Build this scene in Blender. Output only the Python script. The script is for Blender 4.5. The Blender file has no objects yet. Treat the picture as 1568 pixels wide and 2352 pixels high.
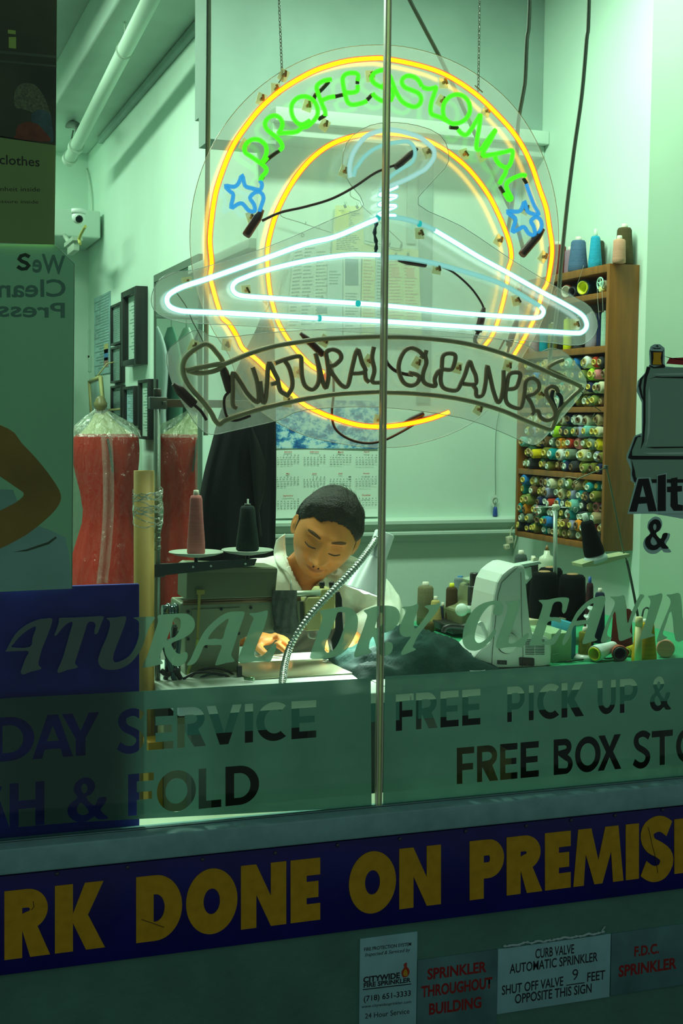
import bpy, bmesh, math, random
import numpy as np
from mathutils import Vector, Matrix, Quaternion
random.seed(7)
SC = bpy.context.scene
COL = SC.collection
R = math.radians
# ------------------------------------------------------------------ camera
FPX = 3050.0
CAM = Vector((0.0, -2.26, 1.31))
YAW, PITCH, ROLL = R(19.64), math.atan(211 / FPX), R(0.55)
fwd = Vector((math.sin(YAW) * math.cos(PITCH), math.cos(YAW) * math.cos(PITCH), -math.sin(PITCH)))
right = Vector((math.cos(YAW), -math.sin(YAW), 0))
up = right.cross(fwd)
RM = Matrix((right, up, -fwd)).transposed() @ Matrix.Rotation(ROLL, 3, 'Z')
cd = bpy.data.cameras.new('camera')
cam = bpy.data.objects.new('camera', cd)
COL.objects.link(cam)
cam.matrix_world = Matrix.Translation(CAM) @ RM.to_4x4()
cd.sensor_fit = 'VERTICAL'; cd.sensor_height = 36.0; cd.lens = FPX / 2352 * 36.0
cd.clip_start = 0.05; cd.clip_end = 100
SC.camera = cam
# ------------------------------------------------------------------ world, lights, exposure
w = bpy.data.worlds.new('night_street'); SC.world = w; w.use_nodes = True
w.node_tree.nodes['Background'].inputs[0].default_value = (0.80, 1.0, 0.95, 1)
w.node_tree.nodes['Background'].inputs[1].default_value = 0.15
SC.view_settings.view_transform = 'Standard'
SC.view_settings.look = 'None'
SC.view_settings.exposure = 0.0
SC.view_settings.gamma = 1.0
SC.view_settings.use_curve_mapping = False
SC.cycles.transparent_max_bounces = 24
SC.cycles.max_bounces = 8
SC.cycles.caustics_reflective = False
SC.cycles.caustics_refractive = False

def area_light(name, loc, size, size_y, power, col, rot=(0, 0, 0), spread=180):
    l = bpy.data.lights.new(name, 'AREA'); l.shape = 'RECTANGLE'
    l.size = size; l.size_y = size_y; l.energy = power; l.color = col; l.spread = R(spread)
    o = bpy.data.objects.new(name, l); COL.objects.link(o); o.location = loc; o.rotation_euler = rot
    return o
GREEN = (0.82, 1.0, 0.81)
area_light('alcove_tube_light', (1.15, 0.80, 2.70), 1.2, 0.20, 38, GREEN)
area_light('shop_tube_light', (0.2, 2.6, 2.90), 0.25, 1.3, 44, GREEN)
area_light('rear_tube_light', (0.1, 4.6, 2.90), 0.25, 1.3, 24, GREEN)

# ------------------------------------------------------------------ pixel -> point on a real plane
def ray(px, py):
    d = Vector(((px - 784.0) / FPX, -(py - 1176.0) / FPX, -1.0))
    return RM @ d
def P(px, py, Y):
    d = ray(px, py); t = (Y - CAM.y) / d.y
    return CAM + d * t
def PX(px, py, X):
    d = ray(px, py); t = (X - CAM.x) / d.x
    return CAM + d * t
def PZ(px, py, Z):
    d = ray(px, py); t = (Z - CAM.z) / d.z
    return CAM + d * t
def pxm(Y, px=784):
    """metres per pixel near plane Y at column px"""
    return (P(px, 1000, Y) - P(px, 1100, Y)).length / 100

# ------------------------------------------------------------------ materials
MATS = {}
def _m(name):
    m = bpy.data.materials.new(name); m.use_nodes = True
    nt = m.node_tree; nt.nodes.clear()
    out = nt.nodes.new('ShaderNodeOutputMaterial')
    return m, nt, out
def lin(c):
    return tuple(((v / 12.92) if v <= 0.04045 else ((v + 0.055) / 1.055) ** 2.4) for v in c)
def mat(name, col, rough=0.6, metal=0.0, noise=0.0, nscale=20, bump=0.0, bscale=60, spec=0.5, trans=0.0, alpha=1.0, emit=None, estr=0.0, coat=0.0, stretch=None):
    if name in MATS: return MATS[name]
    m, nt, out = _m(name)
    b = nt.nodes.new('ShaderNodeBsdfPrincipled')
    nt.links.new(b.outputs[0], out.inputs[0])
    c4 = tuple(col) + (1,)
    b.inputs['Base Color'].default_value = c4
    b.inputs['Roughness'].default_value = rough
    b.inputs['Metallic'].default_value = metal
    b.inputs['Specular IOR Level'].default_value = spec
    b.inputs['Transmission Weight'].default_value = trans
    b.inputs['Alpha'].default_value = alpha
    b.inputs['Coat Weight'].default_value = coat
    if emit:
        b.inputs['Emission Color'].default_value = tuple(emit) + (1,)
        b.inputs['Emission Strength'].default_value = estr
    if noise or bump:
        tc = nt.nodes.new('ShaderNodeTexCoord')
        mp = nt.nodes.new('ShaderNodeMapping')
        nt.links.new(tc.outputs['Object'], mp.inputs[0])
        if stretch: mp.inputs['Scale'].default_value = stretch
    if noise:
        n = nt.nodes.new('ShaderNodeTexNoise'); n.inputs['Scale'].default_value = nscale; n.inputs['Detail'].default_value = 5
        nt.links.new(mp.outputs[0], n.inputs[0])
        r = nt.nodes.new('ShaderNodeValToRGB')
        r.color_ramp.elements[0].position = 0.3; r.color_ramp.elements[1].position = 0.7
        r.color_ramp.elements[0].color = tuple(v * (1 - noise) for v in col) + (1,)
        r.color_ramp.elements[1].color = tuple(min(1, v * (1 + noise)) for v in col) + (1,)
        nt.links.new(n.outputs[0], r.inputs[0]); nt.links.new(r.outputs[0], b.inputs['Base Color'])
    if bump:
        n2 = nt.nodes.new('ShaderNodeTexNoise'); n2.inputs['Scale'].default_value = bscale; n2.inputs['Detail'].default_value = 4
        nt.links.new(mp.outputs[0], n2.inputs[0])
        bp = nt.nodes.new('ShaderNodeBump'); bp.inputs['Strength'].default_value = bump; bp.inputs['Distance'].default_value = 0.004
        nt.links.new(n2.outputs[0], bp.inputs['Height']); nt.links.new(bp.outputs[0], b.inputs['Normal'])
    MATS[name] = m
    return m
def mixmat(name, col, transp=0.8, tcol=(1, 1, 1), gloss=0.1, grough=0.1, diff=0.1, transl=0.0, noise=0, nscale=8, fres=False):
    """thin sheet: transparent + diffuse + translucent + glossy"""
    if name in MATS: return MATS[name]
    m, nt, out = _m(name); N = nt.nodes.new; L = nt.links.new
    t = N('ShaderNodeBsdfTransparent'); t.inputs[0].default_value = tuple(tcol) + (1,)
    d = N('ShaderNodeBsdfDiffuse'); d.inputs[0].default_value = tuple(col) + (1,)
    tl = N('ShaderNodeBsdfTranslucent'); tl.inputs[0].default_value = tuple(col) + (1,)
    g = N('ShaderNodeBsdfGlossy'); g.inputs['Roughness'].default_value = grough; g.inputs[0].default_value = (1, 1, 1, 1)
    m1 = N('ShaderNodeMixShader'); m1.inputs[0].default_value = transl / max(1e-6, (diff + transl))
    L(d.outputs[0], m1.inputs[1]); L(tl.outputs[0], m1.inputs[2])
    m2 = N('ShaderNodeMixShader'); m2.inputs[0].default_value = transp / max(1e-6, (transp + diff + transl))
    L(m1.outputs[0], m2.inputs[1]); L(t.outputs[0], m2.inputs[2])
    m3 = N('ShaderNodeMixShader'); m3.inputs[0].default_value = gloss
    L(m2.outputs[0], m3.inputs[1]); L(g.outputs[0], m3.inputs[2])
    if noise:
        tc = N('ShaderNodeTexCoord'); n = N('ShaderNodeTexNoise'); n.inputs['Scale'].default_value = nscale; n.inputs['Detail'].default_value = 6
        L(tc.outputs['Object'], n.inputs[0])
        mr = N('ShaderNodeMapRange'); mr.inputs[1].default_value = 0.3; mr.inputs[2].default_value = 0.75
        base = transp / (transp + diff + transl)
        mr.inputs[3].default_value = max(0, base - noise); mr.inputs[4].default_value = min(1, base + noise)
        L(n.outputs[0], mr.inputs[0]); L(mr.outputs[0], m2.inputs[0])
    if fres:
        lw = N('ShaderNodeFresnel'); lw.inputs[0].default_value = 1.45
        L(lw.outputs[0], m3.inputs[0])
    L(m3.outputs[0], out.inputs[0]); MATS[name] = m
    return m
def emat(name, col, strength=1.0, transp=0.0):
    if name in MATS: return MATS[name]
    m, nt, out = _m(name); N = nt.nodes.new; L = nt.links.new
    e = N('ShaderNodeEmission'); e.inputs[0].default_value = tuple(col) + (1,); e.inputs[1].default_value = strength
    if transp:
        t = N('ShaderNodeBsdfTransparent'); mx = N('ShaderNodeMixShader'); mx.inputs[0].default_value = transp
        L(e.outputs[0], mx.inputs[1]); L(t.outputs[0], mx.inputs[2]); L(mx.outputs[0], out.inputs[0])
    else: L(e.outputs[0], out.inputs[0])
    MATS[name] = m
    return m

# ------------------------------------------------------------------ mesh helpers
def frame_of(d):
    d = Vector(d).normalized()
    a = Vector((0, 0, 1)) if abs(d.z) < 0.9 else Vector((1, 0, 0))
    x = a.cross(d).normalized(); y = d.cross(x)
    return Matrix((x, y, d)).transposed()
def cr(pts, n=4, closed=False):
    """Catmull-Rom resample"""
    pts = [Vector(p) for p in pts]; out = []; L = len(pts)
    rng = range(L) if closed else range(L - 1)
    for i in rng:
        if closed: p0, p1, p2, p3 = pts[i - 1], pts[i], pts[(i + 1) % L], pts[(i + 2) % L]
        else: p0, p1, p2, p3 = pts[max(0, i - 1)], pts[i], pts[i + 1], pts[min(L - 1, i + 2)]
        for k in range(n):
            t = k / n
            out.append(0.5 * ((2 * p1) + (p2 - p0) * t + (2 * p0 - 5 * p1 + 4 * p2 - p3) * t * t + (3 * p1 - p0 - 3 * p2 + p3) * t ** 3))
    if not closed: out.append(pts[-1])
    return out
class MB:
    def __init__(s): s.v = []; s.f = []; s.smooth = []
    def add(s, vs, fs, sm=False, M=None):
        o = len(s.v)
        s.v += [tuple(M @ Vector(v)) if M else tuple(v) for v in vs]
        s.f += [tuple(i + o for i in f) for f in fs]; s.smooth += [sm] * len(fs); return s
    def box(s, c, size, M=None, bev=0.0):
        bm = bmesh.new(); bmesh.ops.create_cube(bm, size=1)
        for v in bm.verts: v.co = Vector((v.co.x * size[0], v.co.y * size[1], v.co.z * size[2]))
        if bev > 0: bmesh.ops.bevel(bm, geom=bm.edges[:], offset=bev, segments=2, affect='EDGES', profile=0.6)
        bm.verts.index_update()
        T = Matrix.Translation(c) @ (M.to_4x4() if M else Matrix())
        s.add([v.co for v in bm.verts], [[v.index for v in f.verts] for f in bm.faces], bev > 0.0, T); bm.free(); return s
    def box2(s, a, b, bev=0.0):
        a = Vector(a); b = Vector(b)
        return s.box((a + b) / 2, (abs(b.x - a.x), abs(b.y - a.y), abs(b.z - a.z)), None, bev)
    def lathe(s, prof, loc=(0, 0, 0), axis=(0, 0, 1), seg=20, caps=True, sx=1, sy=1):
        M = Matrix.Translation(loc) @ frame_of(axis).to_4x4()
        vs = []; fs = []
        for r, z in prof:
            for k in range(seg):
                a = 2 * math.pi * k / seg; vs.append((r * math.cos(a) * sx, r * math.sin(a) * sy, z))
        for i in range(len(prof) - 1):
            for k in range(seg):
                k2 = (k + 1) % seg
                fs.append((i * seg + k, i * seg + k2, (i + 1) * seg + k2, (i + 1) * seg + k))
        s.add(vs, fs, True, M)
        if caps:
            s.add(vs[:seg], [tuple(reversed(range(seg)))], False, M); s.add(vs[-seg:], [tuple(range(seg))], False, M)
        return s
    def cyl(s, a, b, r, r2=None, seg=14):
        a = Vector(a); b = Vector(b); r2 = r if r2 is None else r2
        return s.lathe([(r, 0), (r2, (b - a).length)], a, b - a, seg)
    def tube(s, pts, r, seg=10, closed=False, caps=True):
        pts = [Vector(p) for p in pts]; n = len(pts)
        if n < 2: return s
        rs = r if isinstance(r, (list, tuple)) else [r] * n
        vs = []; fs = []; F = None
        for i, p in enumerate(pts):
            if closed: t = pts[(i + 1) % n] - pts[i - 1]
            else: t = pts[min(i + 1, n - 1)] - pts[max(i - 1, 0)]
            if t.length < 1e-9: t = Vector((0, 0, 1))
            t.normalize()
            if F is None: F = frame_of(t)
            else:
                old = F.col[2]; q = old.rotation_difference(t); F = q.to_matrix() @ F
            for k in range(seg):
                a = 2 * math.pi * k / seg
                vs.append(p + F.col[0] * (math.cos(a) * rs[i]) + F.col[1] * (math.sin(a) * rs[i]))
        m = n if closed else n - 1
        for i in range(m):
            j = (i + 1) % n
            for k in range(seg):
                k2 = (k + 1) % seg; fs.append((i * seg + k, i * seg + k2, j * seg + k2, j * seg + k))
        s.add(vs, fs, True)
        if caps and not closed:
            s.add(vs[:seg], [tuple(reversed(range(seg)))], False); s.add(vs[-seg:], [tuple(range(seg))], False)
        return s
    def sphere(s, c, r, seg=16, rings=10, M=None):
        vs = []; fs = []; rr = r if isinstance(r, (tuple, list)) else (r, r, r)
        for i in range(rings + 1):
            th = math.pi * i / rings
            for k in range(seg):
                a = 2 * math.pi * k / seg
                vs.append(Vector((math.sin(th) * math.cos(a) * rr[0], math.sin(th) * math.sin(a) * rr[1], math.cos(th) * rr[2])))
        for i in range(rings):
            for k in range(seg):
                k2 = (k + 1) % seg; fs.append((i * seg + k, (i + 1) * seg + k, (i + 1) * seg + k2, i * seg + k2))
        T = Matrix.Translation(c) @ (M.to_4x4() if M else Matrix())
        return s.add(vs, fs, True, T)
    def prism(s, pts, thick, bev=0):
        """planar outline (3D points) pushed by vector thick"""
        n = len(pts); t = Vector(thick); pts = [Vector(p) for p in pts]
        vs = pts + [p + t for p in pts]
        fs = [tuple(range(n)), tuple(reversed(range(n, 2 * n)))] + [(i, (i + 1) % n + 0, (i + 1) % n + n, i + n)[::-1] for i in range(n)]
        return s.add(vs, fs)
    def grid(s, fn, nu, nv, sm=True):
        vs = [fn(i / (nu - 1), j / (nv - 1)) for j in range(nv) for i in range(nu)]
        fs = [(j * nu + i, j * nu + i + 1, (j + 1) * nu + i + 1, (j + 1) * nu + i) for j in range(nv - 1) for i in range(nu - 1)]
        return s.add(vs, fs, sm)
    def build(s, name, m=None, parent=None, fix=True):
        me = bpy.data.meshes.new(name); me.from_pydata(s.v, [], s.f)
        me.polygons.foreach_set('use_smooth', s.smooth); me.update()
        if fix:
            bm = bmesh.new(); bm.from_mesh(me)
            bmesh.ops.remove_doubles(bm, verts=bm.verts, dist=1e-6)
            bmesh.ops.recalc_face_normals(bm, faces=bm.faces); bm.to_mesh(me); bm.free()
        return link(name, me, m, parent)
def link(name, me, m=None, parent=None):
    o = bpy.data.objects.new(name, me); COL.objects.link(o)
    if m is not None: me.materials.append(m)
    if parent is not None:
        o.parent = parent; o.matrix_parent_inverse = Matrix.Translation(-parent.location) if parent.type == 'EMPTY' else Matrix()
    return o
def tag(o, label=None, cat=None, group=None, kind=None):
    if label: o['label'] = label
    if cat: o['category'] = cat
    if group: o['group'] = group
    if kind: o['kind'] = kind
    return o
def thing(name, loc, label, cat, group=None):
    o = bpy.data.objects.new(name, None); COL.objects.link(o); o.location = loc; o.empty_display_size = 0.05
    return tag(o, label, cat, group)
def struct(o): o['kind'] = 'structure'; return o
def smooth_by_angle(o, ang=40):
    bm = bmesh.new(); bm.from_mesh(o.data)
    for f in bm.faces: f.smooth = True
    for e in bm.edges:
        if len(e.link_faces) == 2 and e.calc_face_angle(0) > R(ang): e.smooth = False
    bm.to_mesh(o.data); bm.free()

# ------------------------------------------------------------------ flat filled shapes and lettering
def fill2d(contours, thick=0.0):
    """even-odd filled 2D contours -> mesh in local XY (z = -thick/2..thick/2)"""
    c = bpy.data.curves.new('tmp', 'CURVE'); c.dimensions = '2D'; c.fill_mode = 'BOTH'; c.extrude = thick / 2
    for ct in contours:
        sp = c.splines.new('POLY'); sp.points.add(len(ct) - 1)
        for i, p in enumerate(ct): sp.points[i].co = (p[0], p[1], 0, 1)
        sp.use_cyclic_u = True
    o = bpy.data.objects.new('tmp', c); COL.objects.link(o)
    dg = bpy.context.evaluated_depsgraph_get(); dg.update()
    me = bpy.data.meshes.new_from_object(o.evaluated_get(dg), depsgraph=dg)
    bpy.data.objects.remove(o); bpy.data.curves.remove(c)
    return me
def flat(name, contours, Y, thick, m, parent=None, plane='Y'):
    """contours in world (X, Z) on plane Y"""
    me = fill2d(contours, thick)
    for v in me.vertices: x, y, z = v.co; v.co = (x, Y + z, y)
    me.materials.clear(); me.name = name
    return link(name, me, m, parent)
def pxflat(name, contours, Y, thick, m, parent=None, smooth=0):
    cs = []
    for ct in contours:
        if smooth: ct = [(p.x, p.y) for p in cr([(a, b, 0) for a, b in ct], smooth, True)]
        q = [P(a, b, Y) for a, b in ct]; cs.append([(p.x, p.z) for p in q])
    return flat(name, cs, Y, thick, m, parent)
def text_mesh(body, extrude=0.0, offset=0.0, res=4, shear=0.0, spacing=1.0):
    c = bpy.data.curves.new('tmp', 'FONT'); c.body = body; c.size = 1; c.extrude = extrude; c.offset = offset
    c.resolution_u = res; c.shear = shear; c.space_character = spacing
    o = bpy.data.objects.new('tmp', c); COL.objects.link(o)
    dg = bpy.context.evaluated_depsgraph_get(); dg.update()
    me = bpy.data.meshes.new_from_object(o.evaluated_get(dg), depsgraph=dg)
    bpy.data.objects.remove(o); bpy.data.curves.remove(c)
    me.materials.clear()
    return me
def text_quad(name, body, fn, m, parent=None, offset=0.0, shear=0.0, mirror=False, full=False, spacing=1.0):
    """lay text into fn(u, v) -> world point, u, v in 0..1 over the text's own box"""
    me = text_mesh(body, 0.0, offset, 3, shear, spacing)
    if not me.vertices: return None
    xs = [v.co.x for v in me.vertices]; ys = [v.co.y for v in me.vertices]
    x0, x1, y0, y1 = min(xs), max(xs), min(ys), max(ys)
    for v in me.vertices:
        u = (v.co.x - x0) / (x1 - x0); t = (v.co.y - y0) / max(1e-6, (y1 - y0))
        if mirror: u = 1 - u
        v.co = fn(u, t)
    me.name = name
    return link(name, me, m, parent)
def quad_fn(tl, tr, br, bl, Y):
    def f(u, v):
        a = (tl[0] * (1 - u) + tr[0] * u, tl[1] * (1 - u) + tr[1] * u)
        b = (bl[0] * (1 - u) + br[0] * u, bl[1] * (1 - u) + br[1] * u)
        return P(b[0] * (1 - v) + a[0] * v, b[1] * (1 - v) + a[1] * v, Y)
    return f
# bold geometric capitals: contours in a unit box (0..1, 0..1), stroke given as fraction of width / height
def arc(cx, cy, rx, ry, a0, a1, n=14):
    return [(cx + rx * math.cos(R(a0 + (a1 - a0) * i / n)), cy + ry * math.sin(R(a0 + (a1 - a0) * i / n))) for i in range(n + 1)]
def glyph(ch, s, t):
    """s: horizontal stroke width (of box width), t: bar thickness (of height)"""
    if ch == 'I': return [[(0, 0), (1, 0), (1, 1), (0, 1)]]
    if ch == 'E':
        return [[(0, 0), (1, 0), (1, t), (s, t), (s, .5 - t * .48), (.94, .5 - t * .48), (.94, .5 + t * .48), (s, .5 + t * .48), (s, 1 - t), (1, 1 - t), (1, 1), (0, 1)]]
    if ch == 'F': return [[(0, 0), (s, 0), (s, .46 - t * .5), (.93, .46 - t * .5), (.93, .46 + t * .5), (s, .46 + t * .5), (s, 1 - t), (1, 1 - t), (1, 1), (0, 1)]]
    if ch == 'L': return [[(0, 0), (1, 0), (1, t), (s, t), (s, 1), (0, 1)]]
    if ch == 'T': return [[(.5 - s / 2, 0), (.5 + s / 2, 0), (.5 + s / 2, 1 - t), (1, 1 - t), (1, 1), (0, 1), (0, 1 - t), (.5 - s / 2, 1 - t)]]
    if ch == 'H': return [[(0, 0), (s, 0), (s, .5 - t / 2), (1 - s, .5 - t / 2), (1 - s, 0), (1, 0), (1, 1), (1 - s, 1), (1 - s, .5 + t / 2), (s, .5 + t / 2), (s, 1), (0, 1)]]
    if ch == 'N': return [[(0, 0), (s, 0), (s, .52), (1 - s, 0), (1, 0), (1, 1), (1 - s, 1), (1 - s, .48), (s, 1), (0, 1)]]
    if ch == 'M':
        return [[(0, 0), (s * .8, 0), (s * .95, .55), (.42, 0), (.58, 0), (1 - s * .95, .55), (1 - s * .8, 0), (1, 0), (.9, 1), (.9 - s, 1), (.5, .42), (.1 + s, 1), (.1, 1)]]
    if ch == 'W': return [[(1 - x, 1 - y) for x, y in glyph('M', s, t)[0]]]
    if ch == 'K': return [[(0, 0), (s, 0), (s, .42), (.62, 0), (1, 0), (s + .3, .52), (.97, 1), (.6, 1), (s, .56), (s, 1), (0, 1)]]
    if ch == 'X': return [[(0, 0), (s * 1.1, 0), (.5, .36), (1 - s * 1.1, 0), (1, 0), (.5 + s * .6, .52), (.97, 1), (.97 - s * 1.1, 1), (.5, .67), (.03 + s * 1.1, 1), (.03, 1), (.5 - s * .6, .52)]]
    if ch == 'Y': return [[(.5 - s / 2, 0), (.5 + s / 2, 0), (.5 + s / 2, .4), (1, 1), (1 - s * 1.1, 1), (.5, .58), (s * 1.1, 1), (0, 1), (.5 - s / 2, .4)]]
    if ch == 'V': return [[(.5 - s * .5, 0), (.5 + s * .5, 0), (1, 1), (1 - s * 1.05, 1), (.5, .3), (s * 1.05, 1), (0, 1)]]
    if ch == 'A': return [[(0, 0), (s * 1.05, 0), (s * 1.05 + .06, .2), (.94 - s * 1.05, .2), (1 - s * 1.05, 0), (1, 0), (.5 + s * .55, 1), (.5 - s * .55, 1)], [(.12 + s, .2 + t), (.88 - s, .2 + t), (.5, .74)]]
    if ch == 'O': return [arc(.5, .5, .5, .51, 0, 360, 40)[:-1], arc(.5, .5, .5 - s, .5 - t, 0, 360, 32)[:-1]]
    if ch == 'D': return [[(0, 0)] + arc(.42, .5, .58, .5, -90, 90, 24) + [(0, 1)], [(s, t)] + arc(.42, .5, .58 - s, .5 - t, -90, 90, 20) + [(s, 1 - t)]]
    if ch == 'P': return [[(0, 0), (s, 0), (s, .34)] + arc(.55, .67, .45, .33, -90, 90, 18) + [(0, 1)], [(s, .34 + t)] + arc(.55, .67, .45 - s, .33 - t, -90, 90, 14) + [(s, 1 - t)]]
    if ch == 'R':
        a = arc(.5, .7, .45, .3, -60, 90, 16)
        return [[(0, 0), (s, 0), (s, .4), (.66 - s * .25, 0), (1.0, 0)] + a + [(0, 1)], [(s, .4 + t * .9)] + arc(.5, .7, .45 - s, .3 - t, -90, 90, 14) + [(s, 1 - t)]]
    if ch == 'B':
        return [[(0, 0)] + arc(.62, .27, .38, .27, -90, 70, 14) + arc(.58, .76, .36, .24, -60, 90, 14) + [(0, 1)],
                [(s, t)] + arc(.62, .27, .38 - s, max(.03, .29 - t), -90, 90, 12) + [(s, .56 - t * .1)], [(s, .56 + t * .6)] + arc(.56, .76, .36 - s, max(.03, .24 - t), -90, 90, 12) + [(s, 1 - t)]]
    if ch == 'U': return [[(0, 1), (s, 1)] + arc(.5, .42, .5 - s, .42 - t, 180, 360, 18) + [(1 - s, 1), (1, 1)] + arc(.5, .42, .5, .42, 0, -180, 24)]
    if ch == 'C':
        return [arc(.56, .5, .56, .51, 52, 308, 30) + arc(.56, .5, .56 - s, .5 - t, 305, 55, 24)]
    if ch == 'G': return [arc(.56, .5, .56, .51, 52, 345, 30) + arc(.56, .5, .56 - s, .5 - t, 340, 55, 24), [(.62, .42), (1.05, .42), (1.05, .58), (.62, .58)]]
    if ch == 'S':
        mid = cr([(.93, .84, 0), (.72, .93, 0), (.5, .95, 0), (.25, .88, 0), (.18, .73, 0), (.3, .58, 0), (.6, .47, 0), (.8, .36, 0), (.83, .22, 0), (.68, .08, 0), (.45, .045, 0), (.25, .08, 0), (.05, .17, 0)], 3)
        return [stroke(mid, s, t)]
    if ch == '&':
        mid = cr([(1.0, .03, 0), (.75, .28, 0), (.5, .55, 0), (.25, .78, 0), (.3, .92, 0), (.45, .96, 0), (.6, .9, 0), (.62, .76, 0), (.5, .62, 0), (.22, .45, 0), (.1, .27, 0), (.2, .1, 0), (.42, .03, 0), (.66, .12, 0), (.82, .3, 0), (.9, .48, 0)], 3)
        return ['STROKE', mid]
    return [[(0, 0), (1, 0), (1, 1), (0, 1)]]
def stroke(mid, s, t):
    L = []; Rr = []; n = len(mid)
    for i, p in enumerate(mid):
        d = (mid[min(i + 1, n - 1)] - mid[max(i - 1, 0)]).normalized()
        k = Vector((-d.y * s, d.x * t, 0)) * 0.5
        L.append((p.x + k.x, p.y + k.y)); Rr.append((p.x - k.x, p.y - k.y))
    return L + Rr[::-1]
def amp_contours(s, t):
    """ampersand as outer + two counters"""
    return [[(x, y) for x, y in c] for c in (
        [(.02, .25), (.08, .42), (.26, .55), (.17, .72), (.22, .9), (.42, 1.01), (.62, .95), (.7, .78), (.62, .62), (.48, .53), (.68, .33), (.78, .5), (.97, .5), (.93, .35), (.83, .2), (1.02, 0), (.76, 0), (.68, .07), (.5, -.02), (.28, -.02), (.1, .08)],
        [(.36, .76), (.38, .68), (.44, .63), (.5, .7), (.5, .8), (.44, .86), (.38, .83)],
        [(.25, .26), (.3, .17), (.42, .13), (.54, .2), (.36, .42), (.28, .36)])]
def gl_contours(ch, x0, x1, top, bot, s, t):
    """letter placed in pixels: top/bot are (p, q) lines; returns pixel contours"""
    def ln(l, x): return l[0][1] + (l[1][1] - l[0][1]) * (x - l[0][0]) / (l[1][0] - l[0][0])
    cs = amp_contours(s, t) if ch == '&' else glyph(ch, s, t)
    if ch == '&': cs = [[(p.x, p.y) for p in cr([(a, b, 0) for a, b in c], 3, True)] for c in cs]
    out = []
    for c in cs:
        q = []
        for u, v in c:
            x = x0 + (x1 - x0) * u; a = ln(bot, x); b = ln(top, x)
            q.append((x, a + (b - a) * v))
        out.append(q)
    return out
# ================================================================== the setting
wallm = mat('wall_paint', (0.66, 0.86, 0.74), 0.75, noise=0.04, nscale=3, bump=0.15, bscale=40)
soffm = mat('soffit_grey', (0.30, 0.42, 0.37), 0.8, noise=0.10, nscale=5, bump=0.1)  # even grey-green, darker than the walls
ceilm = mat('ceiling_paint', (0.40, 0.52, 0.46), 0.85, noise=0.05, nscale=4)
floorm = mat('floor_vinyl', (0.05, 0.06, 0.055), 0.6, noise=0.3, nscale=6)
trimm = mat('trim_paint', (0.60, 0.76, 0.66), 0.45)
alum = mat('dull_aluminium', (0.24, 0.52, 0.50), 0.42, noise=0.12, nscale=30, spec=0.4, bump=0.1, bscale=200)
alum2 = mat('dark_gasket', (0.05, 0.07, 0.05), 0.6)
outw = mat('painted_facade', (0.085, 0.26, 0.19), 0.7, noise=0.15, nscale=9, bump=0.4, bscale=60)
YB = 1.75; XR = 2.047; XL = 1.21
YFAR = 5.5; XW = -1.6; ZC = 2.81; ZC2 = 3.0; XALC = XL
ZF = 0.0
struct(MB().box2((XW, 0.02, -0.06), (XR + .1, YFAR, ZF)).build('floor', floorm))
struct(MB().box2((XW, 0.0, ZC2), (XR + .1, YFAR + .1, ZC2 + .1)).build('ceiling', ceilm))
struct(MB().box2((XL, YB, 0), (XR + .08, YB + .1, ZC2)).build('wall_back', wallm))
struct(MB().box2((XL, YB + .1, 0), (XL + .1, YFAR, ZC2)).build('wall_left', wallm))
struct(MB().box2((XR, 0.02, 0), (XR + .1, YB, ZC2)).build('wall_right', wallm))
struct(MB().box2((XW, YFAR, 0), (XL + .1, YFAR + .1, ZC2)).build('wall_far', wallm))
struct(MB().box2((XW - .1, 0.0, 0), (XW, YFAR + .1, ZC2)).build('wall_west', wallm))
# pier between the window and the right wall
struct(MB().box2((XR - .07, 0.03, 0), (XR, .86, ZC2)).build('trim_1', mat('pier_shade_tone', (.36, .50, .38), .8, noise=.05, nscale=4)))  # wall colour darkened here to stand in for shade on the pier
# soffit over the sewing alcove, with the ledge below it
zs = P(900, 283, 1.60).z
xs0 = P(484, 200, 1.60).x
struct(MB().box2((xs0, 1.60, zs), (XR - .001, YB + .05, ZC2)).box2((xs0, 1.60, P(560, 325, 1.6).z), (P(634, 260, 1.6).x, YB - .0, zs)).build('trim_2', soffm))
zl0, zl1 = P(900, 300, 1.55).z, P(900, 268, 1.55).z
xl0 = P(633, 260, 1.55).x
led = MB().box2((xl0, 1.55, zl0), (XR - .001, YB - .001, zl1), 0.003)
led.box2((xl0, 1.58, zl0 - .035), (XR - .001, YB - .001, zl0), 0.002)
struct(led.build('trim_3', trimm))
struct(MB().box2((xl0, YB - .018, P(900, 1190, 1.73).z), (XR - .001, YB - .0005, zl0)).build('trim_4', wallm))
# chair rail: stepped moulding
za, zb = P(1000, 1191, 1.70).z, P(1000, 1247, 1.70).z
rail = []
xa, xb = P(628, 1200, 1.70).x - .03, XR
prof = [(1.75, za + .004), (1.705, za), (1.695, za - .006), (1.695, za - .016), (1.712, za - .022), (1.718, za - .036), (1.704, za - .044), (1.704, za - .052), (1.725, za - .060), (1.728, zb + .006), (1.75, zb)]
m_ = MB()
vs = [(xa, y, z) for y, z in prof] + [(xb, y, z) for y, z in prof]
n_ = len(prof)
m_.add(vs, [(i, i + 1, n_ + i + 1, n_ + i) for i in range(n_ - 1)] + [tuple(range(n_)), tuple(range(n_, 2 * n_))[::-1]])
struct(m_.build('trim_5', trimm))
# beam along the picture wall, pipes
XB = 0.87
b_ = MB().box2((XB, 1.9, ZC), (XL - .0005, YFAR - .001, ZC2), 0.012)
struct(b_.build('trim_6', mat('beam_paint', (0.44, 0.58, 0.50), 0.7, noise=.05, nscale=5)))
struct(MB().box2((XL - .028, 2.0, ZC - .035), (XL - .0005, YFAR - .5, ZC - .0005), 0.008).build('trim_7', soffm))
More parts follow.
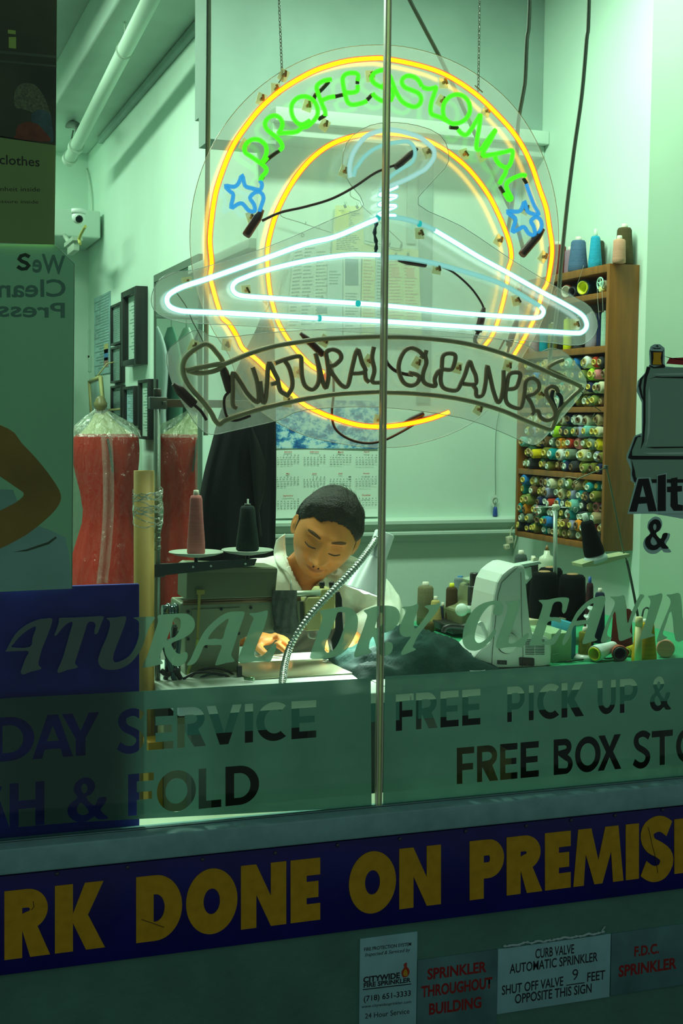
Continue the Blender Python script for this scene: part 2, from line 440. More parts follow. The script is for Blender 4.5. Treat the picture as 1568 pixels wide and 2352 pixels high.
# duct box on the far wall with the camera
zt, zm, zb2 = PX(190, 484, 1.1).z, PX(190, 525, 1.1).z, PX(190, 556, 1.1).z
struct(MB().box2((XW + .01, 4.95, zb2 + .02), (XL - .02, YFAR - .001, zt), 0.01).build('trim_8', trimm))

# ------------------------------------------------------------------ facade below and around the glass
def zY(py, Y, px=784): return P(px, py, Y).z
z_glass = zY(1862, 0.0); z_lip = zY(1877, -.045); z_sign_t = zY(1931, -.045)
o = MB().box2((-1.2, -.045, z_sign_t), (4.0, .012, z_lip), 0.003)
o.box2((-1.2, -.006, z_lip - .001), (4.0, .012, z_glass + .004))
struct(o.build('trim_9', alum))
struct(MB().box2((-1.2, -.0075, z_glass - .004), (4.0, -.002, z_glass + .003)).build('trim_10', alum2))
struct(MB().box2((-1.2, .012, z_glass - .05), (XR, .105, z_glass - .004), 0.004).build('trim_11', mat('inner_ledge', (0.70, 0.86, 0.62), 0.5, noise=.1, nscale=12)))
struct(MB().box2((-1.2, -.030, -.30), (4.0, 0.02, z_sign_t - .0005)).build('wall_front', outw))
struct(MB().box2((-3, -3.2, -.36), (5, -.03, -.30)).build('sidewalk', mat('concrete_paving', (0.16, 0.17, 0.16), 0.85, noise=.2, nscale=6, bump=.4)))
struct(MB().box2((-1.2, -.03, 2.62), (4.0, .02, 3.2)).build('wall_front_header', outw))
struct(MB().box2((XR + .1, -.03, z_glass), (4.0, .02, 2.62)).build('wall_front_pier', outw))

# glass: two panes meeting in a clear butt joint
seam_x = P(874, 1400, 0).x
if 'glass' not in MATS:
    m, nt, out = _m('glass'); N = nt.nodes.new; L = nt.links.new
    t = N('ShaderNodeBsdfTransparent'); t.inputs[0].default_value = (0.90, 0.985, 0.93, 1)
    g = N('ShaderNodeBsdfGlossy'); g.inputs['Roughness'].default_value = 0.02; g.inputs[0].default_value = (1, 1, 1, 1)
    f = N('ShaderNodeFresnel'); f.inputs[0].default_value = 1.28
    mx = N('ShaderNodeMixShader'); L(f.outputs[0], mx.inputs[0]); L(t.outputs[0], mx.inputs[1]); L(g.outputs[0], mx.inputs[2])
    L(mx.outputs[0], out.inputs[0]); MATS['glass'] = m
glassm = MATS['glass']
for i, (a, b) in enumerate(((-1.2, seam_x - .002), (seam_x + .002, XR + .11))):
    struct(MB().box2((a, -.004, z_glass), (b, .004, 2.64)).build('window_%d' % (i + 1), glassm))
edge = mixmat('glass_edge_bead', (.75, .85, .58), transp=.35, tcol=(.85, .92, .70), gloss=.10, grough=.15, diff=.2, transl=.6)
sb = MB().box2((seam_x - .0034, -.0048, z_glass), (seam_x + .0034, .0048, 2.64), 0.0012)
s1 = sb.build('trim_12', edge); struct(s1)
for dx in (-.0046, .0046):
    struct(MB().box2((seam_x + dx - .0009, -.005, z_glass), (seam_x + dx + .0009, .005, 2.64)).build('trim_13', mat('silicone_line', (0.72, 0.78, 0.55), 0.25, spec=.8)))

# ------------------------------------------------------------------ long blue sign with yellow letters
YS = -.036
sg_t = ((32, 2004), (1536, 1850)); sg_b = ((32, 2238), (1536, 2045))
sz_t = P(784, 1932, YS).z; sz_b = P(784, 2141, YS).z
sign = thing('fascia_sign', (P(784, 2040, YS).x, YS, sz_b), 'long navy blue sign board with heavy yellow capitals screwed below the window', 'sign')
navy = mat('navy_enamel', (0.0015, 0.002, 0.16), 0.35, noise=.2, nscale=14)
yel = mat('yellow_letter_vinyl', (0.60, 0.36, 0.0), 0.5, noise=.10, nscale=60, bump=.1)
MB().box2((-1.1, YS, sz_b), (3.9, -.030, sz_t), 0.001).build('board', navy, sign)
tl = ((553.3, 1989), (1251.4, 1913.9)); bl = ((553.3, 2135.3), (1251.4, 2045.5))
SL = [('W', -325, -120), ('O', -110, -2), ('R', 10, 115), ('K', 126, 241), ('D', 312.5, 418), ('O', 427, 545), ('N', 553, 657), ('E', 667, 735), ('O', 801, 909), ('N', 916.5, 1012), ('P', 1078, 1157), ('R', 1163, 1245), ('E', 1251, 1310), ('M', 1316, 1431), ('I', 1436.5, 1466.5), ('S', 1474, 1541), ('E', 1548, 1600), ('S', 1607, 1668)]
SW = {'K': .36, 'D': .38, 'O': .34, 'N': .34, 'E': .54, 'P': .41, 'R': .39, 'M': .26, 'I': 1, 'S': .46, 'W': .24}
ST = {'O': .30, 'D': .29, 'S': .29, 'E': .27, 'P': .27, 'R': .27}
for ch, a, b in SL:
    cs = gl_contours(ch, a, b, tl, bl, SW[ch], ST.get(ch, .27))
    if ch == 'O': pass
    o = pxflat('letter', cs, YS - .0008, .0012, yel, sign); o['label'] = 'yellow capital letter ' + ch
for px, py in ((131, 2007), (293, 1992), (465, 1974), (632, 1959), (918, 1927), (1069, 1909), (1208, 1897), (1311, 1884), (1412, 1873), (1521, 1860), (775, 1941)):
    p = P(px, py, YS - .001)
    s_ = MB().lathe([(.0035, 0), (.0033, .0012), (.0018, .002), (.0, .0021)], p, (0, -1, 0), 12)
    s_.box(p + Vector((0, -.0021, 0)), (.005, .0004, .0008)); s_.build('screw', mat('dull_screw', (0.10, 0.12, 0.14), .5, .6), sign)
scr = mat('sign_scuff', (.06, .04, .01), .7)
for pl in (((1488, 1900), (1492, 1915), (1497, 1940), (1502, 1958), (1506, 1975), (1510, 2005)), ((1150 - 825, 2112), (355, 2122), (377, 2130)), ((72, 2090), (78, 2083), (76, 2070))):
    q = [P(a, b, YS - .0017) for a, b in pl]
    MB().tube(q, .0006, 5).build('scratch', scr, sign)

# ------------------------------------------------------------------ plates below the sign
YP = -.0315
def plate(name, corners, m, label, thick=.0015):
    q = [P(a, b, YP) for a, b in corners]
    x0 = (q[0].x + q[3].x) / 2; x1 = (q[1].x + q[2].x) / 2; z1 = (q[0].z + q[1].z) / 2; z0 = (q[2].z + q[3].z) / 2
    t = thing(name, (x0, YP, z0), label, 'sign', 'small plates on the facade')
    MB().box2((x0, YP - thick, z0), (x1, -.0301, z1), .0004).build('plate', m, t)
    return t, x0, x1, z0, z1
def fitted(name, body, par, x0, x1, z0, z1, m, Y=YP - .0018, off=0.0, shear=0.0):
    return text_quad(name, body, lambda u, v: Vector((x0 + (x1 - x0) * u, Y, z0 + (z1 - z0) * v)), m, par, off, shear)
def ptext(name, body, par, a, b, h, m, off=0.0, shear=0.0, Y=YP - .0018):
    """baseline from pixel a to pixel b, cap height h px"""
    A = P(a[0], a[1], Y); B = P(b[0], b[1], Y); T = P(a[0], a[1] - h, Y)
    return text_quad(name, body, lambda u, v: Vector((A.x + (B.x - A.x) * u, Y, A.z + (B.z - A.z) * u + (T.z - A.z) * v)), m, par, off, shear)
ink = mat('black_ink', (0.012, 0.016, 0.02), .6); red = mat('red_ink', (0.30, 0.012, 0.008), .6)
pale = mat('pale_plate', (0.30, 0.66, 0.66), .5, noise=.08, nscale=20)
pale2 = mat('grey_plate', (0.085, 0.24, 0.24), .55, noise=.25, nscale=14)
t, x0, x1, z0, z1 = plate('fire_protection_plate', ((826, 2156), (955, 2140), (957, 2390), (824, 2400)), pale, 'white service plate with a small flame emblem beside red sprinkler plates')
ptext('lettering', 'FIRE PROTECTION SYSTEM', t, (836, 2185), (944, 2172), 8, ink, .01)
ptext('lettering', 'Inspected & Serviced by', t, (838, 2200), (942, 2188), 11, ink, 0, .3)
ptext('lettering', 'CITYWIDE', t, (834, 2258), (918, 2247), 14, ink, .035)
ptext('lettering', 'FIRE SPRINKLER', t, (835, 2269), (943, 2256), 11, ink, .03)
ptext('lettering', '(718) 651-3333', t, (835, 2305), (943, 2291), 17, ink, .012)
ptext('lettering', 'www.citywidesprinkler.com', t, (830, 2318), (944, 2306), 9, ink, 0)
ptext('lettering', '24 Hour Service', t, (838, 2340), (940, 2328), 12, ink, 0)
MB().prism([P(a, b, YP - .0017) for a, b in ((833, 2272), (944, 2259), (944, 2261), (833, 2274))], (0, -.0003, 0)).build('underline', ink, t)
fl = [(924, 2243), (922, 2232), (928, 2222), (927, 2215), (934, 2211), (934, 2220), (939, 2226), (940, 2235), (935, 2243), (929, 2245)]
pxflat('flame_emblem', [fl], YP - .0018, .0003, mat('flame_red', (.42, .04, .01), .6), t, 3)
pxflat('flame_emblem', [[(927, 2241), (926, 2234), (931, 2226), (936, 2235), (934, 2242)]], YP - .0021, .0003, mat('flame_yellow', (.6, .35, .02), .6), t, 3)
t, x0, x1, z0, z1 = plate('sprinkler_plate', ((957, 2205), (1140, 2181), (1141, 2370), (957, 2385)), pale2, 'grey plate with three lines of red capitals between the two white plates')
ptext('lettering', 'SPRINKLER', t, (981, 2251), (1117, 2233), 26, red, .03)
ptext('lettering', 'THROUGHOUT', t, (967, 2292), (1130, 2270), 27, red, .03)
ptext('lettering', 'BUILDING', t, (985, 2332), (1105, 2315), 27, red, .03)
t, x0, x1, z0, z1 = plate('curb_valve_plate', ((1142, 2180), (1400, 2145), (1400, 2288), (1141, 2330)), pale, 'white plate with black capitals and a handwritten number nine')
ptext('lettering', 'CURB VALVE', t, (1229, 2202), (1318, 2190), 22, ink, .012)
ptext('lettering', 'AUTOMATIC SPRINKLER', t, (1170, 2237), (1372, 2208), 22, ink, .012)
ptext('lettering', 'SHUT OFF VALVE', t, (1152, 2286), (1293, 2264), 22, ink, .012)
ptext('lettering', 'FEET', t, (1348, 2255), (1389, 2249), 21, ink, .012)
ptext('lettering', '9', t, (1314, 2252), (1327, 2250), 25, ink, -.005)
ptext('lettering', 'OPPOSITE THIS SIGN', t, (1182, 2306), (1358, 2280), 22, ink, .012)
MB().prism([P(a, b, YP - .0017) for a, b in ((1300, 2262), (1342, 2256), (1342, 2258), (1300, 2264))], (0, -.0003, 0)).build('underline', ink, t)
t, x0, x1, z0, z1 = plate('connection_plate', ((1402, 2144), (1640, 2112), (1640, 2250), (1402, 2286)), pale2, 'grey plate with red capitals at the right end of the row')
ptext('lettering', 'F.D.C.', t, (1456, 2198), (1513, 2190), 24, red, .03)
ptext('lettering', 'SPRINKLER', t, (1420, 2245), (1553, 2225), 27, red, .03)
# squeezed-out caulk above the white plate
ck = MB(); pts = []
random.seed(3)
for i in range(26):
    u = i / 25; pts.append(P(1155 + 233 * u, 2175 - 33 * u + random.uniform(-3, 2), YP - .001))
ck.tube(cr(pts, 2), [.0012 + .0018 * abs(math.sin(i * 1.7)) for i in range(51)], 7)
ck.tube([P(1378, 2146, YP), P(1382, 2138, YP - .003), P(1389, 2128, YP - .002)], .0012, 6)
tag(ck.build('caulk_bead', mat('dirty_caulk', (.42, .66, .62), .6)), 'ragged bead of pale caulk above the curb valve plate', 'caulk')
# ================================================================== the hanging neon sign
def C1(*a): return [(430 + x / 3.267, 90 + y / 3.267) for x, y in a]
def C2(*a): return [(860 + x / 3.136, 90 + y / 3.136) for x, y in a]
def C3(*a): return [(340 + x / 2.8, 540 + y / 2.8) for x, y in a]
def C4(*a): return [(860 + x / 2.904, 500 + y / 2.904) for x, y in a]
YR, YH, YN = .190, .160, .148
neon = thing('neon_sign', P(868, 540, .2), 'round hanging neon sign with a clothes hanger and a banner on clear acrylic', 'neon sign')
def shell(name, core, outer, cs, os_, tr=.45):
    return emat(name + '_core', core, cs), emat(name + '_glass', outer, os_, tr)
yc, yo = shell('amber', (1.0, .50, .0), (1.0, .13, .02), 9.0, 1.3, .5)
gc, go = shell('green', (.02, 1.0, .03), (.12, 1.0, .01), 1.3, 1.1, .35)
bc, bo = shell('blue', (.09, .52, 1.0), (.03, .40, 1.0), .95, .85, .35)
wc, wo = shell('white', (.93, 1.0, 1.0), (.30, .92, .95), 4.0, .9, .4)
tc_, to_ = shell('cyan', (.42, .95, .93), (.40, .90, .86), .85, .7, .35)
amberdim = emat('amber_dim', (1.0, .10, .02), 1.0)
paintblk = mat('blocked_out_paint', (.035, .02, .01), .5)
cap_m = mat('electrode_boot', (.07, .022, .015), .45)
wire_m = mat('neon_wire', (.06, .018, .012), .5)
def P3(pts, Y):
    """pixel path -> world; a point may carry its own depth as third value"""
    return [P(p[0], p[1], p[2] if len(p) > 2 else Y) for p in pts]
def neon_tube(name, pts, Y, rpx, cm, om, n=4, closed=False, label=None, core=.55, seg=10):
    w3 = cr(P3(pts, Y), n, closed)
    r = rpx * pxm(Y, pts[0][0])
    o = MB().tube(w3, r, seg, closed).build(name, om, neon, False)
    MB().tube(w3, r * core, 8, closed).build('gas_glow', cm, o, False)
    if label: o['label'] = label
    return o
ring_out = [(1178, 819), (1194, 793), (1210, 765), (1232, 720), (1245, 672), (1256, 651), (1263, 617), (1267, 587), (1267, 560), (1261, 520), (1254, 478), (1239, 434), (1217, 371), (1185, 313), (1141, 262), (1090, 214), (1026, 173), (965, 151), (892, 136), (858, 134), (797, 140), (736, 157), (690, 179), (644, 208), (601, 246), (568, 286), (537, 332), (513, 387), (494, 448), (484, 519), (482, 558), (486, 605), (483, 636), (491, 670), (501, 704), (511, 730), (526, 744), (544, 773), (558, 801), (590, 826), (636, 872), (664, 900), (694, 926), (725, 943), (761, 958), (822, 976), (881, 980), (939, 973), (991, 961), (1031, 946)]
ring_in = [(1111, 796), (1129, 772), (1142, 741), (1152, 705), (1160, 672), (1165, 640), (1167, 617), (1173, 598), (1173, 575), (1166, 546), (1147, 498), (1121, 447), (1083, 396), (1045, 361), (1003, 333), (965, 318), (924, 310), (883, 307), (849, 307), (797, 317), (754, 335), (715, 365), (681, 405), (653, 451), (632, 497), (619, 543), (614, 576), (615, 629), (622, 683), (636, 733), (652, 765), (669, 790), (690, 815), (715, 840), (744, 856)]
neon_tube('outer_ring_tube', ring_out, YR, 6.6, yc, yo, 4, label='large orange yellow ring tube', core=.62, seg=12)
neon_tube('inner_ring_tube', ring_in, YR, 6.4, yc, yo, 4, label='inner orange yellow ring tube', core=.62, seg=12)
for a, b in (((1028, 947), (958, 966)), ((744, 857), (748, 884))):
    MB().tube(P3([a, ((a[0] + b[0]) / 2, (a[1] + b[1]) / 2 + 1), b], YR + .008), .0045, 8).build('tube_end', amberdim if a[0] < 800 else mat('red_glass_end', (.45, .02, .01), .3), neon)
# hanger
neon_tube('hanger_tube', [(866, 503), (840, 514), (769, 544), (699, 561), (600, 597), (483, 638), (430, 655), (404, 666), (388, 677), (383, 690), (390, 704), (411, 713), (440, 716), (519, 719), (733, 731), (876, 738), (1108, 753), (1250, 761), (1318, 765), (1336, 763), (1346, 752), (1345, 737), (1332, 720), (1290, 695), (1246, 672), (1170, 629), (1101, 591), (1050, 560), (998, 529)], YH, 6.8, wc, wo, 4, label='large white hanger outline tube', core=.74, seg=12)
neon_tube('hanger_tube', [(998, 529), (963, 513), (929, 503), (894, 498), (878, 497), (868, 502)], YH, 6.0, tc_, to_, 5, label='short cyan tube at the hanger shoulder')
neon_tube('hanger_bar_tube', [(872, 586), (840, 585), (804, 585), (760, 590), (715, 597), (670, 606), (626, 617), (590, 627), (561, 638), (543, 646), (534, 657), (537, 670), (554, 679), (600, 683), (661, 687), (822, 697), (897, 703), (1067, 720), (1200, 729), (1228, 730), (1243, 726), (1248, 714), (1239, 703)], YH + .004, 6.4, wc, wo, 4, label='inner white hanger outline tube', core=.74, seg=12)
neon_tube('hanger_bar_tube', [(1239, 703), (1204, 682), (1153, 653), (1110, 637), (1067, 624), (998, 605), (929, 593), (888, 591), (872, 588)], YH + .004, 5.8, tc_, to_, 4, label='dim cyan tube of the inner hanger shoulder')
neon_tube('hook_tube', [(805, 407), (802, 390), (806, 365), (815, 344), (828, 326), (842, 312), (858, 305), (883, 299), (911, 300), (940, 307), (963, 315), (978, 326), (993, 340), (997, 352), (994, 366), (978, 387), (960, 398), (940, 409), (915, 420), (892, 429), (872, 437)], YH - .002, 5.6, emat('hook_core', (.75, .95, .95), .95), emat('hook_glass', (.48, .9, .88), .8, .3), 4, label='pale outer loop of the hanger hook')
neon_tube('hook_tube', [(812, 405), (816, 388), (822, 380), (834, 363), (852, 347), (874, 335), (892, 330), (924, 325), (940, 327), (950, 338), (953, 355), (945, 373), (925, 386), (901, 402), (886, 418), (884, 428)], YH + .006, 4.6, tc_, to_, 4, label='thinner inner loop of the hanger hook')
hx = []
for k in range(41):
    a = 2 * math.pi * 3.0 * k / 40; hx.append((892 + 20 * math.cos(a) - 4 * k / 40, 432 + 68 * k / 40 - 4 * math.cos(a), YH + .008 * math.sin(a)))
neon_tube('hook_coil_tube', hx, YH, 5.2, wc, wo, 1, label='coiled neck below the hanger hook', core=.6)
# green lettering
GL = [
 ('P', C1((548, 1062), (562, 1030), (588, 1000), (592, 972), (560, 938), (480, 882), (435, 850), (430, 815), (442, 785), (475, 758), (515, 750), (555, 765), (588, 800), (594, 850), (575, 900), (555, 930))),
 ('R', C1((560, 935), (600, 888)) ),
 ('R', C1((692, 832), (712, 812), (705, 780), (668, 735), (610, 690), (586, 655), (586, 620), (612, 588), (655, 573), (692, 590), (712, 625), (708, 665), (685, 705), (720, 704), (790, 700), (830, 690), (862, 662), (900, 655), (950, 610), (978, 560), (970, 500), (940, 455), (890, 430), (835, 437), (792, 475), (780, 530), (795, 590), (830, 632), (865, 640), (920, 610))),
 ('F', C1((1080, 302), (1030, 310), (985, 335), (970, 362), (978, 400), (1000, 460), (1018, 505), (1033, 540), (1036, 575))),
 ('F', C1((1005, 462), (1055, 440), (1105, 430))),
 ('E', C1((1276, 345), (1278, 375), (1265, 395), (1215, 402), (1190, 398))),
 ('E', C1((1276, 310), (1282, 275), (1262, 255), (1210, 255), (1178, 272), (1165, 300), (1172, 360), (1188, 430), (1205, 475), (1240, 492), (1300, 482), (1345, 465))),
 ('S', C1((1388, 405), (1410, 432), (1450, 458), (1500, 465), (1535, 450)) + C2((120, 430), (132, 395), (110, 352), (60, 330)) + C1((1480, 365), (1430, 348), (1390, 318), (1384, 282), (1410, 250), (1460, 232)) + C2((70, 228), (108, 262), (135, 330), (160, 390), (195, 445), (240, 475), (290, 487), (325, 465), (335, 425), (315, 390), (270, 368), (220, 348), (197, 315), (205, 282), (240, 264), (290, 275), (322, 305), (340, 342))),
 ('I', C2((345, 345), (385, 358), (425, 352), (442, 348), (432, 385), (410, 450), (402, 510), (415, 542), (470, 562), (525, 590), (560, 608), (610, 603), (655, 575), (685, 525), (682, 465), (650, 418), (600, 398), (545, 412), (505, 455), (492, 510), (500, 560), (520, 585))),
 ('N', C2((600, 650), (628, 680), (660, 688), (695, 650), (735, 585), (762, 545), (752, 640), (738, 720), (735, 790), (770, 788), (800, 745), (840, 690), (872, 652))),
 ('A', C2((868, 660), (830, 735), (790, 800), (782, 838), (860, 828), (940, 812), (992, 802), (990, 850), (975, 900), (948, 925), (905, 905), (875, 870), (868, 845))),
 ('A', C2((948, 925), (942, 965), (920, 1000), (900, 1040))),
 ('L', C2((1090, 985), (1060, 978), (1000, 1000), (958, 1030), (948, 1060), (965, 1105), (985, 1145), (965, 1155), (935, 1105))),
]
for ch, pts in GL:
    neon_tube('letter_tube', pts, .182, 5.4, gc, go, 4, core=.55, label='green neon letter ' + ch)
blk = [C1((575, 925), (620, 885), (690, 835)), C1((985, 600), (1035, 570)), C1((1060, 320), (1010, 375), (960, 420), (950, 450)), C1((1100, 432), (1170, 415)), C1((1278, 290), (1275, 335)), C1((1350, 455), (1385, 415)), C2((540, 635), (600, 640)), C2((900, 1060), (935, 1115)), C2((1070, 1000), (1095, 1040)), C1((552, 1055), (570, 1030))]
for b in blk: MB().tube(cr(P3(b, .189), 3), 4.6 * pxm(.19), 8).build('painted_out_tube', paintblk, neon)
for dx, pts in ((0, C1((545, 1060), (560, 1090), (545, 1130), (480, 1118), (432, 1098), (412, 1020), (385, 1080), (350, 1108), (285, 1100), (318, 1140), (345, 1170), (328, 1265), (375, 1240), (415, 1235), (460, 1285), (505, 1290), (500, 1240), (470, 1190), (510, 1150), (550, 1150), (572, 1190), (555, 1250), (540, 1295))),
                (1, C2((1092, 1042), (1115, 1110), (1150, 1200), (1182, 1262), (1140, 1258), (1100, 1238), (1080, 1170), (1062, 1215), (1035, 1242), (955, 1240), (990, 1275), (1015, 1300), (992, 1385), (1035, 1370), (1075, 1352), (1110, 1400), (1155, 1410), (1145, 1350), (1125, 1310), (1160, 1282), (1192, 1300), (1203, 1350), (1175, 1405)))):
    neon_tube('star_tube', pts, .182, 4.8, bc, bo, 3, core=.5, label='blue neon star at the %s end of the green word' % ('right' if dx else 'left'))
# electrodes with boots and wires
def boot(a, b, Y=.185, r=9):
    A, B = P(a[0], a[1], Y), P(b[0], b[1], Y); rr = r * pxm(Y)
    L_ = (B - A).length
    MB().lathe([(rr * .45, -.012), (rr * .8, 0), (rr, L_ * .15), (rr, L_ * .93), (rr * .9, L_)], A, B - A, 14).build('electrode_boot', cap_m, neon)
boot(*C1((540, 1320), (440, 1475)), r=10); boot(*C2((1190, 1400), (1058, 1555)), r=10)
boot((948, 350), (908, 385), .175, 8)
boot((927, 600), (978, 608), .172, 7); boot((1108, 720), (1098, 762), .172, 9)
boot((1040 + 145, 742), (1168, 795), .195, 8)
boot((513, 848), (528, 898), .155, 10); boot((408, 892), (446, 930), .155, 11)
boot((700, 775), (742, 815), .165, 8)
boot((935, 968), (972, 950), .2, 6)
def wire(pts, Y=.195, r=.0022, m=wire_m, name='lead_wire'):
    MB().tube(cr(P3(pts, Y), 5), r, 8).build(name, m, neon)
wire([(602, 507), (644, 488), (700, 475), (760, 457), (812, 430), (858, 399), (890, 385), (910, 378)], .178, .0026)
wire([(1000, 608), (1040, 625), (1080, 660), (1105, 695), (1112, 715)], .178, .0022)
wire([(1098, 762), (1090, 780), (1096, 792), (1108, 800)], .178, .004)
wire([(1168, 795), (1160, 780), (1148, 800), (1140, 810)], .196, .002); wire([(1170, 792), (1165, 812)], .196, .003)
wire([(742, 815), (762, 840), (766, 900), (762, 950), (770, 985), (800, 1008), (840, 1018), (880, 1012), (925, 990), (950, 975)], .20, .0026)
wire([(528, 898), (516, 912), (515, 935), (522, 958), (540, 966), (575, 955)], .156, .0028)
wire([(446, 930), (462, 945), (474, 965)], .156, .003)
wire([(884, 820), (890, 835), (905, 850), (925, 858), (948, 862)], .16, .0035)
for b in (((865, 510), (860, 535), (864, 560), (862, 580)),):
    MB().tube(cr(P3(b, .166), 4), [.0035 + .0012 * math.sin(i * 2.1) for i in range(13)], 8).build('neck_cover', mat('glossy_black_tube', (.02, .05, .06), .15), neon)
# unlit banner tubes
ubr = mat('unlit_tube_brown', (.66, .54, .30), .22, noise=.15, nscale=30, spec=.7)
ubl = mat('unlit_letter_brown', (.50, .34, .19), .3, noise=.15, nscale=30, spec=.6)
def utube(name, pts, Y, rpx, m=ubr, n=4):
    o = MB().tube(cr(P3(pts, Y), n), rpx * pxm(Y), 10).build(name, m, neon, False); return o
utube('banner_tube', C3((245, 870), (350, 848), (440, 832), (500, 825), (600, 782), (700, 745), (820, 712), (950, 690), (1100, 670), (1250, 660), (1480, 652)) + C4((60, 795), (220, 797), (400, 810), (560, 830), (700, 860), (830, 897), (950, 940), (1080, 995), (1200, 1050), (1300, 1090), (1375, 1125)), YN, 5.8)
utube('banner_tube', C3((250, 870), (330, 888), (430, 872), (485, 838), (470, 795), (440, 755), (405, 715), (365, 700), (320, 722), (285, 745), (245, 785), (225, 830), (226, 890), (250, 945), (290, 1000), (340, 1055), (380, 1105), (410, 1150), (430, 1190), (460, 1218), (490, 1195), (600, 1155), (760, 1108), (950, 1065), (1100, 1038), (1250, 1020), (1480, 1008)) + C4((60, 1165), (220, 1170), (400, 1185), (560, 1208), (700, 1240), (860, 1290), (1000, 1350), (1100, 1390), (1170, 1412), (1195, 1380), (1230, 1290), (1300, 1210), (1385, 1135)), YN + .004, 5.8)
utube('banner_tube', C4((1300, 1085), (1230, 1045), (1155, 1008), (1200, 970), (1258, 948)), YN + .008, 5.2)
UL = [('N', C3((570, 1112), (545, 1090), (545, 1000), (545, 885), (590, 940), (640, 1020), (695, 1072), (712, 1050), (700, 940), (672, 850))),
 ('A', C3((720, 940), (735, 1065), (755, 1060), (765, 950), (775, 820), (810, 880), (835, 940), (790, 958))), ('A', C3((835, 940), (850, 1000), (885, 1025), (905, 1035))),
 ('T', C3((815, 825), (880, 800), (975, 780), (985, 840), (990, 910), (1010, 970), (1055, 993), (1090, 960), (1100, 900), (1090, 820), (1075, 760), (1100, 850), (1125, 950), (1145, 980), (1160, 900), (1150, 800), (1145, 755), (1185, 735), (1230, 755), (1240, 795), (1200, 835), (1165, 850), (1205, 920), (1250, 970), (1285, 965), (1310, 860), (1345, 735), (1375, 820), (1395, 880), (1300, 890))),
 ('T', C3((880, 810), (905, 850), (925, 920), (925, 980), (900, 1025))),
 ('L', C3((1395, 885), (1400, 925), (1420, 945))), ('L', C3((1452, 720), (1440, 790), (1455, 870), (1440, 940), (1480, 948), (1530, 945))),
 ('C', C4((310, 935), (318, 915), (290, 885), (240, 868), (200, 890), (172, 940), (160, 1000), (172, 1060), (200, 1105), (245, 1120), (285, 1100), (298, 1065), (275, 1045), (230, 1035))),
 ('L', C4((345, 885), (338, 920), (345, 970), (325, 1030), (322, 1080), (345, 1110), (405, 1122), (400, 1080), (420, 1030), (455, 1012), (510, 1012), (535, 960), (535, 915), (490, 905), (455, 925), (448, 1000), (440, 1080), (455, 1130), (500, 1150), (550, 1148), (580, 1095), (605, 1040), (632, 958), (655, 1010), (675, 1060), (670, 1110), (590, 1108))),
 ('A', C4((650, 1112), (675, 1145), (680, 1190), (720, 1180), (740, 1100), (750, 988), (770, 1060), (790, 1150), (820, 1230), (845, 1200), (858, 1110), (860, 1018))),
 ('E', C4((880, 1145), (940, 1135), (965, 1080), (970, 1040), (930, 1032), (895, 1050), (882, 1120), (872, 1190), (890, 1245), (960, 1272), (985, 1240), (1000, 1160), (1010, 1090), (1050, 1070), (1090, 1095), (1095, 1140), (1060, 1175), (1020, 1190), (1045, 1240), (1060, 1290), (1045, 1315))),
 ('S', C4((1060, 1290), (1090, 1290), (1105, 1330), (1150, 1352), (1195, 1330), (1203, 1290), (1180, 1240), (1150, 1190), (1145, 1150), (1175, 1125), (1210, 1135), (1225, 1165)))]
for ch, pts in UL: utube('banner_letter_tube', pts, YN, 5.4, ubl)['label'] = 'unlit brown banner letter ' + ch
MB().tube(cr(P3(C4((1190, 1150), (1180, 1200), (1200, 1260), (1212, 1310), (1240, 1250), (1243, 1200), (1215, 1165)), YN + .006), 4), .0045, 8).build('banner_tube_end', mat('black_tube_end', (.02, .02, .015), .4), neon)
# joints on the hanger
for a in ((733, 731), (822, 697), (963, 514), (868, 500)):
    p = P(a[0], a[1], YH); MB().sphere(p, (.0056, .0062, .0064), 12, 8).build('tube_joint', emat('joint_cyan', (.02, .62, .62), .8), neon)
# acrylic sheets with bright cut edges
acr = mixmat('clear_acrylic', (.75, .80, .72), transp=.86, tcol=(1, 1, 1), gloss=.13, grough=.16, diff=.04, transl=.12)
acr_e = mat('acrylic_cut_edge', (.75, .85, .78), .2, spec=.8, emit=None)
def sheet(name, pts, Y, sm=3, label=None):
    q = cr([(a, b, 0) for a, b in pts], sm, True)
    o = pxflat(name, [[(p.x, p.y) for p in q]], Y, .003, acr, neon)
    MB().tube([P(p.x, p.y, Y - .001) for p in q], .0007, 5, True).build('polished_edge', acr_e, o, False)
    return o
ring_sheet = [(868 + 426 * math.cos(t) - (6 if math.cos(t) < 0 else 0), 545 - 442 * math.sin(t)) for t in [R(-38 + 256 * i / 30) for i in range(31)]]
ring_sheet = [(x if x < 1180 else x - (x - 1180) * .10, y) for x, y in ring_sheet]
ring_sheet += [(560, 905), (620, 960), (700, 1000), (800, 1022), (880, 1028), (960, 1020), (1060, 985), (1130, 930)]
sheet('ring_sheet', ring_sheet, .212)
sheet('hanger_sheet', [(360, 650), (395, 625), (455, 618), (620, 565), (770, 500), (835, 470), (790, 400), (795, 330), (850, 288), (930, 283), (1010, 310), (1030, 370), (990, 420), (960, 470), (1060, 520), (1180, 600), (1300, 672), (1355, 705), (1372, 750), (1350, 785), (1310, 793), (1215, 783), (860, 765), (500, 745), (415, 740), (362, 720), (347, 690)], .179)
sheet('banner_sheet', [(383, 812), (420, 775), (455, 757), (500, 775), (640, 762), (860, 752), (1060, 765), (1200, 790), (1235, 808), (1265, 800), (1300, 812), (1340, 860), (1342, 895), (1290, 960), (1240, 1015), (1215, 1020), (1180, 1005), (1060, 960), (870, 935), (700, 942), (640, 965), (540, 988), (485, 998), (455, 980), (425, 935), (395, 880)], .170)
